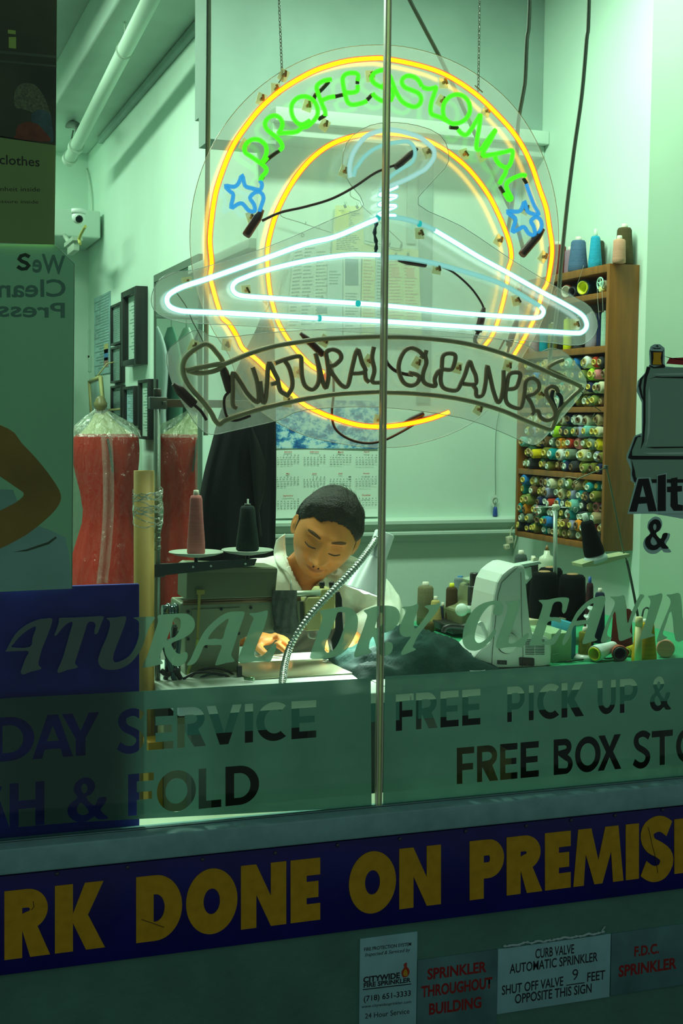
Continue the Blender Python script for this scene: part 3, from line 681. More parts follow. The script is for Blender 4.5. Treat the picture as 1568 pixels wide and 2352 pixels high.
# clips: clear foot, amber post
foot = mixmat('clip_plastic', (.9, .85, .5), transp=.55, tcol=(.98, .97, .85), gloss=.12, grough=.2, diff=.22, transl=.2)
post = mat('clip_post_amber', (.42, .24, .06), .4)
CL = [(651, 173, 1), (633, 205, 1), (600, 228, 1), (562, 333, 1), (706, 243, 2), (745, 287, 2), (850, 175, 2), (790, 394, 3), (1018, 190, 1), (1117, 255, 1), (1013, 232, 2), (1106, 358, 2), (982, 350, 3), (1065, 355, 2), (1145, 552, 2), (963, 536, 3), (1003, 617, 3), (1185, 690, 3), (1320, 745, 3), (565, 668, 3), (430, 650, 3), (520, 792, 1), (683, 855, 2), (957, 833, 4), (1050, 845, 4), (1098, 940, 4), (1190, 665, 1), (1247, 590, 1), (868, 965, 1), (1238, 905, 4), (445, 795, 4), (845, 828, 4), (745, 783, 4), (660, 922, 4), (1165, 840, 4), (577, 500, 2), (1205, 480, 2)]
for i, (x, y, k) in enumerate(CL):
    Yb = {1: .208, 2: .208, 3: .175, 4: .166}[k]; Yf = Yb - .020
    a = random.uniform(-.6, .6); M_ = Matrix.Rotation(a, 3, 'Y')
    c = P(x, y, Yb)
    o = MB().box(c, (.018, .003, .022), M_, .0006).build('clip_foot', foot, neon)
    MB().cyl(c, c + Vector((0, -.012, 0)), .0035, .003, 8).box(c + Vector((0, -.013, 0)), (.012, .004, .004), Matrix.Rotation(a + 1.2, 3, 'Y')).build('clip_post', post, o)
# chains
def chain(name, a, b, Y, par, r=.0016, link_=.009):
    A = P(a[0], a[1], Y); B = P(b[0], b[1], Y); d = B - A; n = int(d.length / (link_ * .72)); mb = MB()
    for i in range(n):
        c = A + d * (i / n); F = frame_of(d) @ Matrix.Rotation(R(90 * (i % 2) + 20), 3, 'Z')
        lp = [c + F @ Vector((math.cos(t) * link_ * .28, 0, math.sin(t) * link_ * .5)) for t in [2 * math.pi * k / 8 for k in range(8)]]
        mb.tube(lp, r * .5, 4, True)
    return mb.build(name, mat('chain_metal', (.22, .25, .20), .4, .6), par, False)
def up_to_ceiling(x, y, Y, z):
    p = P(x, y, Y); return p
chain('hanging_chain', (648, 182), (627, -330), .212, neon); chain('hanging_chain', (1098, 205), (1106, -330), .212, neon)
for a in (((655, 168), (640, 190)), ((1090, 196), (1108, 212))):
    MB().tube(P3([a[0], a[1]], .209), .0012, 6).build('chain_hook', mat('chain_metal', (.22, .25, .20), .4, .6), neon)
for pts in ([(405, 672), (428, 705), (442, 738), (455, 762), (468, 788)], [(1332, 895), (1355, 925), (1380, 945)]):
    wire(pts, .168, .0009, mat('tie_wire', (.12, .14, .10), .5, .5), 'tie_wire')
# long cables falling from the ceiling
def cable(pts, Y, r, label, twin=5):
    w3 = cr(P3(pts, Y), 4)
    t = thing('hanging_cable', w3[0], label, 'cable')
    MB().tube(w3, r, 8).build('dark_cord', mat('grey_cord', (.20, .26, .20), .5), t, False)
    if twin:
        MB().tube([p + Vector((.0025 + r, .002, 0)) for p in w3], r * .8, 8).build('pale_cord', mat('pale_cord', (.60, .75, .62), .5), t, False)
cable([(478, -380), (477, 47), (476, 200), (474, 400), (472, 600), (471, 800), (470, 1000)], .30, .0028, 'dark cord hanging straight down left of the glowing rings')
cable([(880, -150), (925, -30), (965, 50), (1019, 154), (1090, 310), (1163, 466), (1185, 520), (1200, 575)], .30, .0030, 'pale cord slanting down behind the right half of the rings')
cable([(1222, -380), (1214, 20), (1208, 90), (1204, 180), (1199, 215), (1187, 288), (1184, 377), (1172, 480), (1162, 540)], .27, .0028, 'pale twin cord dropping behind the right edge of the large ring')
cable([(1360, -420), (1350, 20), (1345, 90), (1334, 217), (1316, 345), (1300, 473), (1287, 600), (1280, 686), (1274, 736), (1263, 802), (1255, 882), (1252, 925)], .27, .0028, 'twin cord dropping right of the rings past the spool shelf')
# ================================================================== film, lettering and posters on the window
def D1(*a): return [(20 + x / 3.92, 1380 + y / 3.92) for x, y in a]
def D2(*a): return [(300 + x / 3.92, 1360 + y / 3.92) for x, y in a]
def D3(*a): return [(680 + x / 3.92, 1360 + y / 3.92) for x, y in a]
def D4(*a): return [(1040 + x / 5.2267, 1340 + y / 5.2267) for x, y in a]
def D5(*a): return [(1260 + x / 5.2267, 1340 + y / 5.2267) for x, y in a]
frost = mixmat('frosted_film', (.23, .40, .37), transp=.14, tcol=(.8, .95, .85), gloss=.015, grough=.4, diff=.40, transl=.60, noise=.03, nscale=25)
def frost_letter_mat():
    return mixmat('frosted_letter_vinyl', (.52, .74, .60), transp=.26, tcol=(.8, .95, .85), gloss=.015, grough=.4, diff=.22, transl=.58, noise=.03, nscale=30)
YF = .0052
top_l = [(-40, 1608.0), (32, 1602.5), (320, 1588), (600, 1572), (851, 1557.5)]
filmL = [top_l + [(853, 1853), (600, 1874), (320, 1901), (-40, 1933)]]
filmR = [[(884, 1554), (1100, 1541), (1300, 1528), (1536, 1512.7), (1900, 1489), (1900, 1759), (1536, 1791), (1200, 1823), (879, 1851)]]
def word(seq, top, bot, S=.24, T=.19):
    out = []
    for ch, a, b in seq:
        s = {'A': S * .9, 'V': S * .95, 'Y': S * 1.0, 'W': .17, 'I': 1, 'M': .2, 'O': S * .84, 'C': S * .95, 'D': S * 1.0, 'S': S * 1.15, 'X': S, 'N': S, 'E': S * 1.25, 'F': S * 1.3, 'L': S * 1.3}.get(ch, S)
        out += gl_contours(ch, a, b, top, bot, s, T)
    return out
L1 = word([('S', -230, -175), ('A', -165, -80), ('D', -20, 79), ('A', 74, 168), ('Y', 142, 228), ('S', 269, 332), ('E', 337, 398), ('R', 407, 473), ('V', 474, 555), ('I', 562, 581), ('C', 588, 664), ('E', 669, 726)],
          ((336.9, 1629.4), (725.4, 1608)), ((336.9, 1723.9), (725.4, 1694)), S=.26)
L1 = [[(x, y + (2.0 if x < 110 and False else 0)) for x, y in c] for c in L1]
L2 = word([('S', -60, 5), ('H', 22, 102), ('&', 153, 247), ('F', 294, 353), ('O', 360, 450), ('L', 456, 508), ('D', 517.5, 595)], ((294, 1778.6), (517.5, 1761.2)), ((294, 1874.6), (517.5, 1852.3)), S=.26)
R1 = word([('F', 908.7, 950), ('R', 955, 1005), ('E', 1011, 1053), ('E', 1061, 1103), ('P', 1164.5, 1205), ('I', 1214, 1225.5), ('C', 1233, 1289), ('K', 1289, 1341), ('U', 1372, 1414), ('P', 1423, 1464), ('&', 1491, 1540), ('D', 1580, 1620), ('E', 1628, 1660), ('L', 1667, 1697), ('I', 1704, 1713), ('V', 1718, 1758), ('E', 1764, 1794), ('R', 1801, 1836), ('Y', 1838, 1876)], ((908.7, 1595.2), (1462.6, 1557.4)), ((908.7, 1679.6), (1438, 1637)), S=.27, T=.185)
R2 = word([('F', 1048.6, 1089), ('R', 1095, 1144), ('E', 1148, 1188), ('E', 1195, 1237), ('B', 1271, 1315), ('O', 1320, 1379), ('X', 1372, 1427), ('S', 1453, 1494), ('T', 1496, 1545), ('O', 1552, 1606), ('R', 1614, 1650), ('A', 1655, 1702), ('G', 1708, 1756), ('E', 1766, 1796)], ((1048.6, 1717.9), (1497, 1679.6)), ((1048.6, 1801.4), (1427, 1766)), S=.25, T=.185)
oL = pxflat('frosted_film', filmL + L1 + L2, YF, .0006, frost)
tag(oL, 'frosted window film with cut-out service and fold lettering left of the glass joint', 'window film')
oR = pxflat('frosted_film', filmR + R1 + R2, YF, .0006, frost)
tag(oR, 'frosted window film with cut-out pick up and box lettering right of the glass joint', 'window film')
SCR = [
 ('A', D1((-20, 440), (60, 300), (160, 215), (270, 168), (330, 160), (388, 160), (385, 210), (345, 320), (300, 430), (275, 520), (268, 575), (292, 612), (200, 638), (130, 663), (108, 640), (125, 590), (150, 520), (178, 455), (80, 452), (-20, 455)), [D1((30, 418), (190, 415), (215, 330), (245, 232), (170, 265), (90, 330), (50, 380))]),
 ('T', D1((455, 157), (500, 152), (600, 150), (750, 142), (850, 140), (842, 180), (820, 240), (800, 290), (775, 300), (772, 260), (782, 220), (765, 192), (730, 188), (705, 210), (690, 260), (655, 370), (620, 480), (597, 560), (620, 600), (530, 622), (455, 648), (440, 625), (480, 530), (520, 400), (550, 290), (575, 192), (520, 210), (470, 260), (430, 310), (410, 308), (430, 260), (450, 195)), []),
 ('U', D1((880, 160), (900, 152), (960, 149), (1050, 141), (1052, 185), (1030, 250), (1000, 330), (965, 420), (940, 500), (950, 550), (1000, 545), (1080, 500), (1130, 430), (1165, 340), (1180, 240), (1165, 180), (1120, 152), (1200, 146), (1310, 144), (1300, 180), (1260, 250), (1225, 350), (1185, 450), (1100, 555), (1010, 608), (920, 622), (840, 605), (805, 550), (812, 500), (840, 420), (880, 330), (908, 240), (908, 185)), []),
 ('R', D2((243, 213), (300, 200), (380, 196), (460, 192), (520, 200), (562, 235), (578, 280), (570, 330), (530, 380), (450, 425), (370, 460), (385, 510), (415, 548), (450, 555), (480, 540), (508, 548), (512, 590), (485, 640), (430, 667), (380, 655), (335, 600), (310, 550), (300, 495), (280, 530), (262, 590), (290, 638), (250, 655), (120, 682), (112, 655), (150, 570), (180, 480), (210, 380), (245, 270)), [D2((385, 245), (410, 228), (440, 238), (451, 275), (440, 340), (400, 400), (360, 415), (325, 435), (345, 370), (370, 310))]),
 ('A', D2((505, 658), (540, 600), (580, 510), (620, 430), (660, 360), (710, 300), (800, 222), (880, 182), (960, 175), (1022, 178), (1018, 220), (1000, 270), (960, 390), (925, 500), (905, 570), (935, 622), (850, 640), (765, 660), (772, 620), (795, 555), (818, 480), (740, 478), (665, 480), (635, 540), (600, 610), (560, 650)), [D2((695, 420), (760, 418), (825, 420), (850, 340), (882, 240), (810, 285), (750, 340))]),
 ('L', D2((1075, 205), (1072, 190), (1130, 186), (1180, 175), (1230, 166), (1232, 200), (1215, 270), (1190, 350), (1150, 440), (1120, 520), (1112, 565), (1140, 588), (1195, 565), (1240, 520), (1285, 475), (1308, 468), (1308, 510), (1280, 575), (1252, 628), (1200, 625), (1120, 625), (1050, 637), (990, 640), (968, 610), (985, 550), (1020, 460), (1055, 370), (1085, 290), (1105, 235)), []),
 ('D', D3((213, 172), (270, 155), (340, 143), (400, 133), (460, 136), (515, 162), (548, 210), (556, 270), (545, 350), (500, 450), (440, 530), (350, 582), (260, 598), (180, 603), (128, 597), (128, 560), (150, 490), (185, 400), (215, 310), (236, 225)), [D3((372, 185), (410, 180), (440, 195), (440, 270), (420, 350), (380, 455), (335, 520), (280, 545), (256, 520), (270, 450), (300, 380), (330, 300), (355, 235))]),
 ('R', D3((608, 168), (650, 150), (700, 132), (770, 122), (850, 124), (905, 145), (932, 195), (925, 265), (880, 330), (820, 360), (770, 376), (780, 420), (795, 452), (830, 447), (862, 460), (870, 500), (850, 548), (805, 574), (762, 568), (730, 520), (710, 450), (690, 400), (665, 440), (655, 505), (682, 542), (600, 568), (545, 588), (522, 575), (530, 530), (560, 440), (595, 350), (625, 260), (638, 205)), [D3((745, 190), (780, 195), (793, 245), (775, 290), (745, 315), (708, 320), (725, 260))]),
 ('Y', D3((948, 137), (985, 130), (1040, 125), (1090, 106), (1102, 128), (1085, 190), (1060, 260), (1062, 315), (1082, 325), (1120, 280), (1160, 225), (1195, 165), (1155, 130), (1200, 116), (1250, 112), (1290, 98), (1288, 135), (1240, 210), (1160, 310), (1100, 385), (1062, 460), (1050, 495), (1078, 515), (1030, 540), (960, 566), (944, 550), (965, 505), (1000, 450), (1032, 402), (985, 405), (940, 380), (930, 330), (945, 275), (970, 215), (988, 165), (970, 150)), []),
 ('C', D4((495, 207), (540, 210), (580, 235), (602, 285), (592, 340), (565, 378), (530, 388), (495, 370), (480, 335), (488, 300), (508, 280), (492, 258), (440, 268), (380, 325), (320, 420), (280, 530), (260, 630), (270, 690), (310, 716), (370, 690), (425, 640), (470, 575), (498, 550), (516, 565), (505, 615), (450, 685), (370, 765), (290, 806), (200, 802), (145, 765), (115, 700), (118, 600), (145, 490), (195, 385), (270, 295), (370, 235)), []),
 ('L', D4((628, 225), (690, 218), (750, 205), (795, 192), (808, 215), (795, 290), (765, 380), (730, 480), (695, 590), (665, 690), (682, 722), (740, 712), (800, 672), (860, 615), (902, 595), (905, 640), (870, 710), (835, 766), (740, 760), (640, 768), (545, 782), (515, 755), (525, 690), (560, 600), (600, 490), (640, 370), (660, 285), (650, 255)), []),
 ('E', D4((1030, 210), (1048, 198), (1140, 195), (1220, 178), (1300, 168), (1375, 172), (1392, 195), (1380, 250), (1358, 330), (1328, 362), (1308, 330), (1312, 260), (1290, 222), (1230, 222), (1195, 260), (1175, 340), (1160, 400), (1230, 405), (1280, 412), (1298, 440), (1280, 472), (1210, 450), (1140, 465), (1110, 550), (1065, 690), (1130, 690), (1190, 650), (1250, 580), (1285, 546), (1300, 572), (1260, 660), (1200, 735), (1100, 735), (990, 750), (925, 752), (918, 725), (950, 640), (990, 530), (1030, 420), (1068, 300), (1072, 250)), []),
 ('A', D5((160, 705), (195, 620), (235, 530), (280, 445), (340, 340), (430, 242), (520, 182), (600, 155), (655, 150), (680, 180), (665, 260), (640, 345), (600, 470), (565, 580), (550, 645), (582, 680), (500, 705), (425, 728), (402, 708), (425, 635), (450, 560), (472, 495), (400, 490), (305, 510), (270, 590), (240, 665), (180, 742)), [D5((330, 445), (400, 440), (475, 430), (505, 340), (537, 238), (460, 285), (390, 360))]),
 ('N', D5((735, 162), (775, 158), (840, 155), (895, 142), (915, 180), (928, 290), (945, 480), (985, 370), (1030, 260), (1085, 150), (1110, 130), (1146, 152), (1110, 205), (1060, 310), (1015, 420), (980, 530), (975, 580), (1002, 632), (940, 665), (850, 690), (830, 600), (812, 470), (795, 335), (750, 430), (715, 530), (698, 605), (720, 640), (757, 658), (700, 688), (645, 712), (625, 692), (645, 610), (690, 480), (750, 350), (790, 255), (785, 205)), []),
 ('I', D5((1190, 152), (1230, 148), (1300, 132), (1355, 120), (1358, 180), (1325, 290), (1280, 430), (1238, 560), (1235, 600), (1272, 627), (1180, 655), (1105, 677), (1095, 655), (1120, 575), (1160, 450), (1195, 320), (1222, 215)), []),
 ('N', D5((1410, 137), (1470, 132), (1560, 116), (1590, 200), (1615, 470), (1680, 290), (1760, 132), (1808, 145), (1740, 240), (1680, 380), (1640, 640), (1520, 682), (1470, 335), (1400, 500), (1368, 610), (1420, 652), (1310, 700), (1298, 682), (1340, 540), (1420, 345), (1460, 240), (1450, 180)), []),
]
scr_t = thing('window_lettering', P(784, 1480, YF), 'frosted slanted brush lettering reading natural dry cleaning across both panes', 'lettering')
for ch, outer, holes in SCR:
    o = pxflat('letter', [outer] + holes, -.0047, .0005, frost_letter_mat(), scr_t, 3); o['label'] = 'frosted brush letter ' + ch

# sewing machine decal
def E1(*a): return [(1400 + x / 4.706, 780 + y / 4.706) for x, y in a]
dc = thing('window_decal', P(1500, 1030, -.005), 'sewing machine sticker over black alteration lettering at the right edge', 'sticker')
YD = -.0048
halo = mat('decal_halo', (.50, .9, .75), .6); body = mat('decal_body', (.28, .56, .38), .55); dark = mat('decal_black', (.006, .014, .01), .6)
hi = mat('decal_highlight', (.55, .9, .68), .6); gold = mat('decal_gold', (.85, .5, .0), .5); dred = mat('decal_red', (.42, .03, .02), .5)
pxflat('sticker_border', [E1((440, 75), (480, 50), (540, 50), (590, 90), (592, 130), (592, 250), (600, 290), (700, 300), (860, 300), (860, 1950), (460, 1880), (190, 1885), (270, 1560), (225, 1520), (225, 1400), (180, 1290), (185, 1240), (265, 1040), (345, 1010), (345, 680), (290, 560), (300, 450), (380, 360), (430, 270), (425, 130))], YD, .0004, halo, dc)
pxflat('sticker_body', [E1((440, 300), (860, 300), (860, 1520), (290, 1520), (240, 1400), (215, 1270), (290, 1050), (350, 1040), (365, 690), (320, 560), (330, 440), (395, 380))], YD - .0004, .0004, body, dc)
for pts in (((440, 425), (480, 405), (560, 398), (860, 405), (860, 420), (560, 412), (490, 420)), ((425, 500), (440, 640), (430, 1000), (395, 1130), (370, 1160), (400, 1100), (412, 900), (412, 600)), ((460, 370), (860, 360), (860, 380), (520, 380)), ((350, 1225), (860, 1215), (860, 1240), (450, 1240))):
    pxflat('highlight', [E1(*pts)], YD - .0008, .0003, hi, dc)
for pts in (((400, 290), (440, 300), (405, 400), (385, 520), (385, 900), (370, 1100), (335, 1180), (350, 1100), (362, 900), (362, 560), (375, 400)),
            ((310, 500), (330, 420), (380, 380), (350, 430), (335, 510), (365, 660), (340, 620)),
            ((205, 1285), (200, 1270), (275, 1055), (320, 1035), (345, 1045), (300, 1055), (240, 1200), (240, 1255), (860, 1260), (860, 1295), (240, 1295)),
            ((235, 1300), (245, 1380), (240, 1460), (265, 1535), (300, 1550), (860, 1545), (860, 1510), (320, 1510), (280, 1490), (270, 1420)),
            ((430, 425), (500, 398), (560, 400), (860, 400), (860, 420), (560, 412), (490, 412)), ((390, 1165), (450, 1160), (860, 1155), (860, 1168), (480, 1175)),
            ((425, 105), (440, 120), (570, 128), (590, 105), (575, 132), (570, 260), (600, 285), (590, 305), (470, 310), (425, 285), (430, 275), (480, 295), (560, 280), (450, 275), (445, 135)),
            ((455, 85), (500, 92), (560, 88), (540, 100), (480, 100)), ((498, 80), (500, 65), (515, 60), (525, 70), (522, 82), (515, 82), (515, 70), (506, 72)), ((575, 175), (640, 192), (860, 230), (860, 236), (640, 200))):
    pxflat('outline', [E1(*pts)], YD - .0012, .0004, dark, dc)
pxflat('thread_spool', [E1((470, 138), (560, 138), (548, 200), (560, 272), (462, 270), (472, 200))], YD - .0016, .0004, gold, dc)
pxflat('needle_flag', [E1((610, 260), (645, 200), (860, 190), (860, 280))], YD - .0012, .0004, dred, dc)
pxflat('letter_border', [E1((295, 1490), (440, 1490), (508, 1780), (508, 1465), (615, 1440), (615, 1560), (860, 1570), (860, 1880), (190, 1885))], YD - .0016, .0003, halo, dc)
pxflat('letter', [E1((210, 1860), (310, 1505), (420, 1500), (508, 1855), (420, 1858), (400, 1770), (310, 1775), (290, 1860)), E1((325, 1700), (355, 1570), (388, 1700))], YD - .002, .0004, dark, dc)
pxflat('letter', [E1((518, 1472), (605, 1455), (605, 1852), (515, 1855))], YD - .002, .0004, dark, dc)
pxflat('letter', [E1((618, 1590), (660, 1588), (665, 1500), (730, 1490), (730, 1582), (780, 1580), (780, 1640), (730, 1645), (735, 1780), (790, 1790), (788, 1850), (690, 1850), (655, 1800), (658, 1650), (618, 1648))], YD - .002, .0004, dark, dc)
ab = [(1480 + x * .0, 0) for x in (0,)]
amp = gl_contours('&', 1480, 1534, ((1480, 1196), (1534, 1190)), ((1480, 1263), (1534, 1259)), .3, .3)
big = gl_contours('&', 1475, 1540, ((1480, 1190), (1534, 1184)), ((1480, 1271), (1534, 1268)), .3, .3)[:1]
pxflat('letter_border', big, YD - .001, .0003, halo, dc); pxflat('letter', amp, YD - .002, .0004, dark, dc)

# posters on the left
YPo = .012
def rectc(a, b, c, d): return [[a, b, c, d]]
po = thing('notice_poster', P(60, 300, YPo), 'olive poster with a dark photograph on top and small black text at left edge', 'poster')
pxflat('sheet', rectc((-70, 300), (128, 334), (125, 562), (-70, 556)), YPo, .0015, mat('olive_poster', (.50, .66, .22), .7, noise=.08, nscale=4), po)
pxflat('photograph', rectc((-70, -60), (131, -60), (128, 334), (-70, 306)), YPo, .0015, mat('photo_dark_brown', (.10, .11, .035), .35, noise=.6, nscale=5), po)
pxflat('photograph_stripe', rectc((-70, 110), (130, 128), (130, 134), (-70, 116)), YPo - .001, .0004, mat('photo_stripe', (.16, .19, .11), .5), po)
pxflat('photograph_stripe', rectc((-70, 132), (130, 150), (130, 154), (-70, 137)), YPo - .001, .0004, mat('photo_stripe', (.16, .19, .11), .5), po)
pxflat('photograph_wool', [[(34, 210), (50, 192), (80, 195), (100, 220), (112, 250), (118, 275), (108, 300), (80, 262), (50, 250), (34, 245)]], YPo - .001, .0004, mat('photo_wool', (.28, .30, .17), .8, noise=.5, nscale=300), po, 3)
pxflat('photograph_fabric', [[(36, 310), (40, 290), (60, 280), (85, 285), (100, 300), (115, 325), (36, 318)]], YPo - .0014, .0004, mat('photo_red', (.42, .09, .04), .7, noise=.3, nscale=60), po, 3)
pxflat('photograph_fabric', [[(72, 262), (95, 252), (115, 262), (120, 290), (122, 325), (100, 320), (80, 300)]], YPo - .0012, .0004, mat('photo_blue', (.13, .22, .24), .7, noise=.3, nscale=60), po, 3)
pxflat('photograph_letter', rectc((20, 85), (37, 85), (37, 112), (20, 110)), YPo - .001, .0004, mat('photo_lime', (.8, 1, .2), .5), po)
pxflat('photograph_letter', rectc((18, 68), (36, 70), (36, 79), (18, 77)), YPo - .001, .0004, mat('photo_lime', (.8, 1, .2), .5), po)
def wtext(name, body, par, a, b, h, m, Y, off=0.0, shear=0.0, mirror=False):
    A = P(a[0], a[1], Y); B = P(b[0], b[1], Y); T = P(a[0], a[1] - h, Y)
    return text_quad(name, body, lambda u, v: Vector((A.x + (B.x - A.x) * u, Y, A.z + (B.z - A.z) * u + (T.z - A.z) * v)), m, par, off, shear, mirror)
ik = mat('poster_ink', (.012, .02, .008), .6)
wtext('lettering', 'clothes', po, (-1, 377), (91, 383), 22, ik, YPo - .001, .008)
wtext('lettering', 'Fahrenheit inside', po, (-45, 438), (92, 440), 10, ik, YPo - .001)
wtext('lettering', 'pressure inside', po, (-22, 468), (88, 470), 10, ik, YPo - .001)
# lower translucent poster
lp = thing('printed_panel', P(80, 900, .02), 'pale green translucent panel with faded bold words and a printed bent arm', 'poster')
YL = .020
lpm = mixmat('translucent_panel', (.48, .74, .58), transp=.06, tcol=(.7, .9, .8), gloss=.02, grough=.3, diff=.75, transl=.25)
pxflat('sheet', [[(-70, 560), (125, 562), (171, 606), (165, 1352), (-70, 1362)]], YL, .0015, lpm, lp)
MB().tube([P(a, b, YL - .001) for a, b in ((125, 562), (171, 606), (165, 1352))], .0008, 5).build('cut_edge', mat('panel_edge', (.45, .65, .5), .3), lp)
fd = mat('faded_print', (.22, .48, .38), .7)
pxflat('letter', [[(x, y) for x, y in stroke([Vector((a, b, 0)) for a, b in [(68, 590), (58, 585), (48, 588), (44, 595), (50, 600), (60, 604), (66, 610), (60, 617), (50, 618), (40, 612)]], 10, 8)]], YL - .0016, .0004, mat('deep_green_print', (.004, .045, .015), .6), lp)
wtext('lettering', 'We', lp, (74, 626), (150, 632), 45, fd, YL - .0012, .022, 0, True)
wtext('lettering', 'Clean', lp, (-5, 684), (151, 682), 42, fd, YL - .0012, .02, 0, True)
wtext('lettering', 'Press', lp, (-5, 728), (149, 731), 36, fd, YL - .0012, .02, 0, True)
skin = mat('printed_skin', (.66, .34, .05), .7, noise=.25, nscale=6)
dress = mat('printed_dress', (.55, .95, .88), .7, noise=.12, nscale=8)
pxflat('printed_dress', [[(-70, 1120), (30, 1125), (60, 1200), (110, 1215), (150, 1235), (160, 1280), (164, 1352), (-70, 1358)]], YL - .0014, .0004, dress, lp)
pxflat('printed_arm', [[(-70, 960), (20, 985), (50, 1018), (85, 1055), (120, 1100), (140, 1138), (128, 1170), (85, 1210), (40, 1240), (-20, 1262), (-20, 1190), (35, 1155), (55, 1135), (35, 1118), (-20, 1080), (-70, 1040)]], YL - .0018, .0004, skin, lp, 3)
pxflat('printed_edge', [[(30, 1268), (60, 1262), (110, 1245), (128, 1232), (130, 1236), (112, 1250), (62, 1266)]], YL - .0018, .0004, mat('printed_fold', (.10, .16, .09), .7), lp)
# dark blue board
bb = MB(); q = [P(a, b, .030) for a, b in ((-70, 1352), (320, 1341), (318, 1905), (-70, 1945))]
x0, x1 = q[0].x, q[1].x
bb.box2((x0, .030, q[2].z), (x1, .042, q[1].z), .002)
tag(bb.build('blue_board', mat('navy_felt', (.03, .035, .42), .75, noise=.25, nscale=12, bump=.2, bscale=300)), 'deep navy blue board standing behind the frosted film at the left', 'board')
MB
# ================================================================== wall shelf with thread
wood = mat('varnished_brown_wood', (.27, .095, .009), .45, noise=.22, nscale=9, bump=.06, bscale=30, stretch=(6, 6, .7))
XF = 1.95
ya = PX(1395, 800, XF).y; yb = PX(1186, 1000, XF).y
def zf(py): return PX(1393, py, XF).z
z_top, z_bot = zf(606), zf(1268)
sh = thing('wall_shelf', (XR, ya, z_bot), 'tall brown wooden shelf full of thread hanging on the right wall', 'shelf')
T = .014
MB().box2((XF, ya, z_bot), (XR - .0005, ya + T, z_top), .0012).build('side_panel', wood, sh)
MB().box2((XF, yb - T, z_bot), (XR - .0005, yb, z_top), .0012).build('side_panel', wood, sh)
MB().box2((XR - .005, ya + T, z_bot), (XR - .0005, yb - T, z_top)).build('back_panel', mat('shelf_back_dark', (.05, .035, .02), .8), sh)
boards = [(606, 624), (669, 683), (793, 809), (934, 947), (1092, 1106), (1256, 1270)]
bz = []
for a, b in boards:
    z1, z0 = zf(a), zf(b); bz.append((z0, z1))
    MB().box2((XF + .0008, ya + T + .0002, z0), (XR - .0055, yb - T - .0002, z1), .001).build('shelf_board', wood, sh)
TC = {}
def thread_mat(nm, c):
    k = 'thread_' + nm.replace(' ', '_')
    return mat(k, c, .8, spec=.2, bump=.5, bscale=260, stretch=(.3, .3, 9), noise=.10, nscale=30)
COLS = [('olive', (.20, .20, .03)), ('grey green', (.20, .27, .20)), ('dark green', (.03, .10, .05)), ('yellow', (.85, .66, .01)), ('cream', (.75, .72, .48)), ('teal', (.01, .32, .34)), ('navy', (.02, .03, .10)),
        ('orange', (.90, .30, .02)), ('red', (.55, .05, .02)), ('pink', (.85, .28, .28)), ('lime', (.42, .75, .03)), ('pale green', (.42, .62, .42)), ('brown', (.15, .08, .03)), ('charcoal', (.04, .045, .05)),
        ('blue', (.03, .24, .65)), ('aqua', (.22, .60, .52)), ('lavender', (.38, .40, .60)), ('tan', (.50, .38, .20)), ('white', (.85, .9, .85)), ('moss', (.22, .28, .06))]
WTS = [9, 10, 7, 6, 8, 6, 8, 4, 3, 4, 1, 6, 6, 9, 4, 4, 4, 6, 4, 8]
corem = [mat('spool_core_tan', (.50, .36, .14), .5), mat('spool_core_yellow', (.70, .55, .10), .5), mat('spool_core_white', (.7, .78, .66), .4), mat('spool_core_brown', (.16, .09, .03), .6)]
def spool_meshes(r, L):
    b = MB(); ri = r * .50
    b.lathe([(ri, -L / 2), (r * .82, -L / 2 - .0008), (r * .97, -L / 2 + .004), (r, 0), (r * .97, L / 2 - .004), (r * .82, L / 2), (ri, L / 2)], (0, 0, 0), (-1, 0, 0), 14, False)
    c = MB(); t = ri + .0004
    c.lathe([(t * .72, L / 2 + .004), (t, L / 2 + .005), (t, -L / 2 - .004), (t * .72, -L / 2 - .004), (t * .72, L / 2 + .004)], (0, 0, 0), (-1, 0, 0), 12, False)
    return b, c
protos = {}
SIZES = [.0148, .0162, .0178]
for k, r in enumerate(SIZES):
    b, c = spool_meshes(r, .058)
    ob = b.build('proto', None); oc = c.build('proto', None)
    protos[k] = (ob.data, oc.data); bpy.data.objects.remove(ob); bpy.data.objects.remove(oc)
meshcache = {}
def cached(me, m):
    k = (me.name, m.name)
    if k not in meshcache:
        n = me.copy(); n.materials.clear(); n.materials.append(m); meshcache[k] = n
    return meshcache[k]
ORD = ['first', 'second', 'third', 'fourth', 'fifth', 'sixth', 'seventh', 'eighth', 'ninth', 'tenth', 'eleventh', 'twelfth', 'thirteenth', 'fourteenth', 'fifteenth', 'sixteenth', 'seventeenth', 'eighteenth']
rs = random.Random(11)
comps = [(2, 3, 'third'), (3, 4, 'fourth'), (4, 5, 'bottom')]
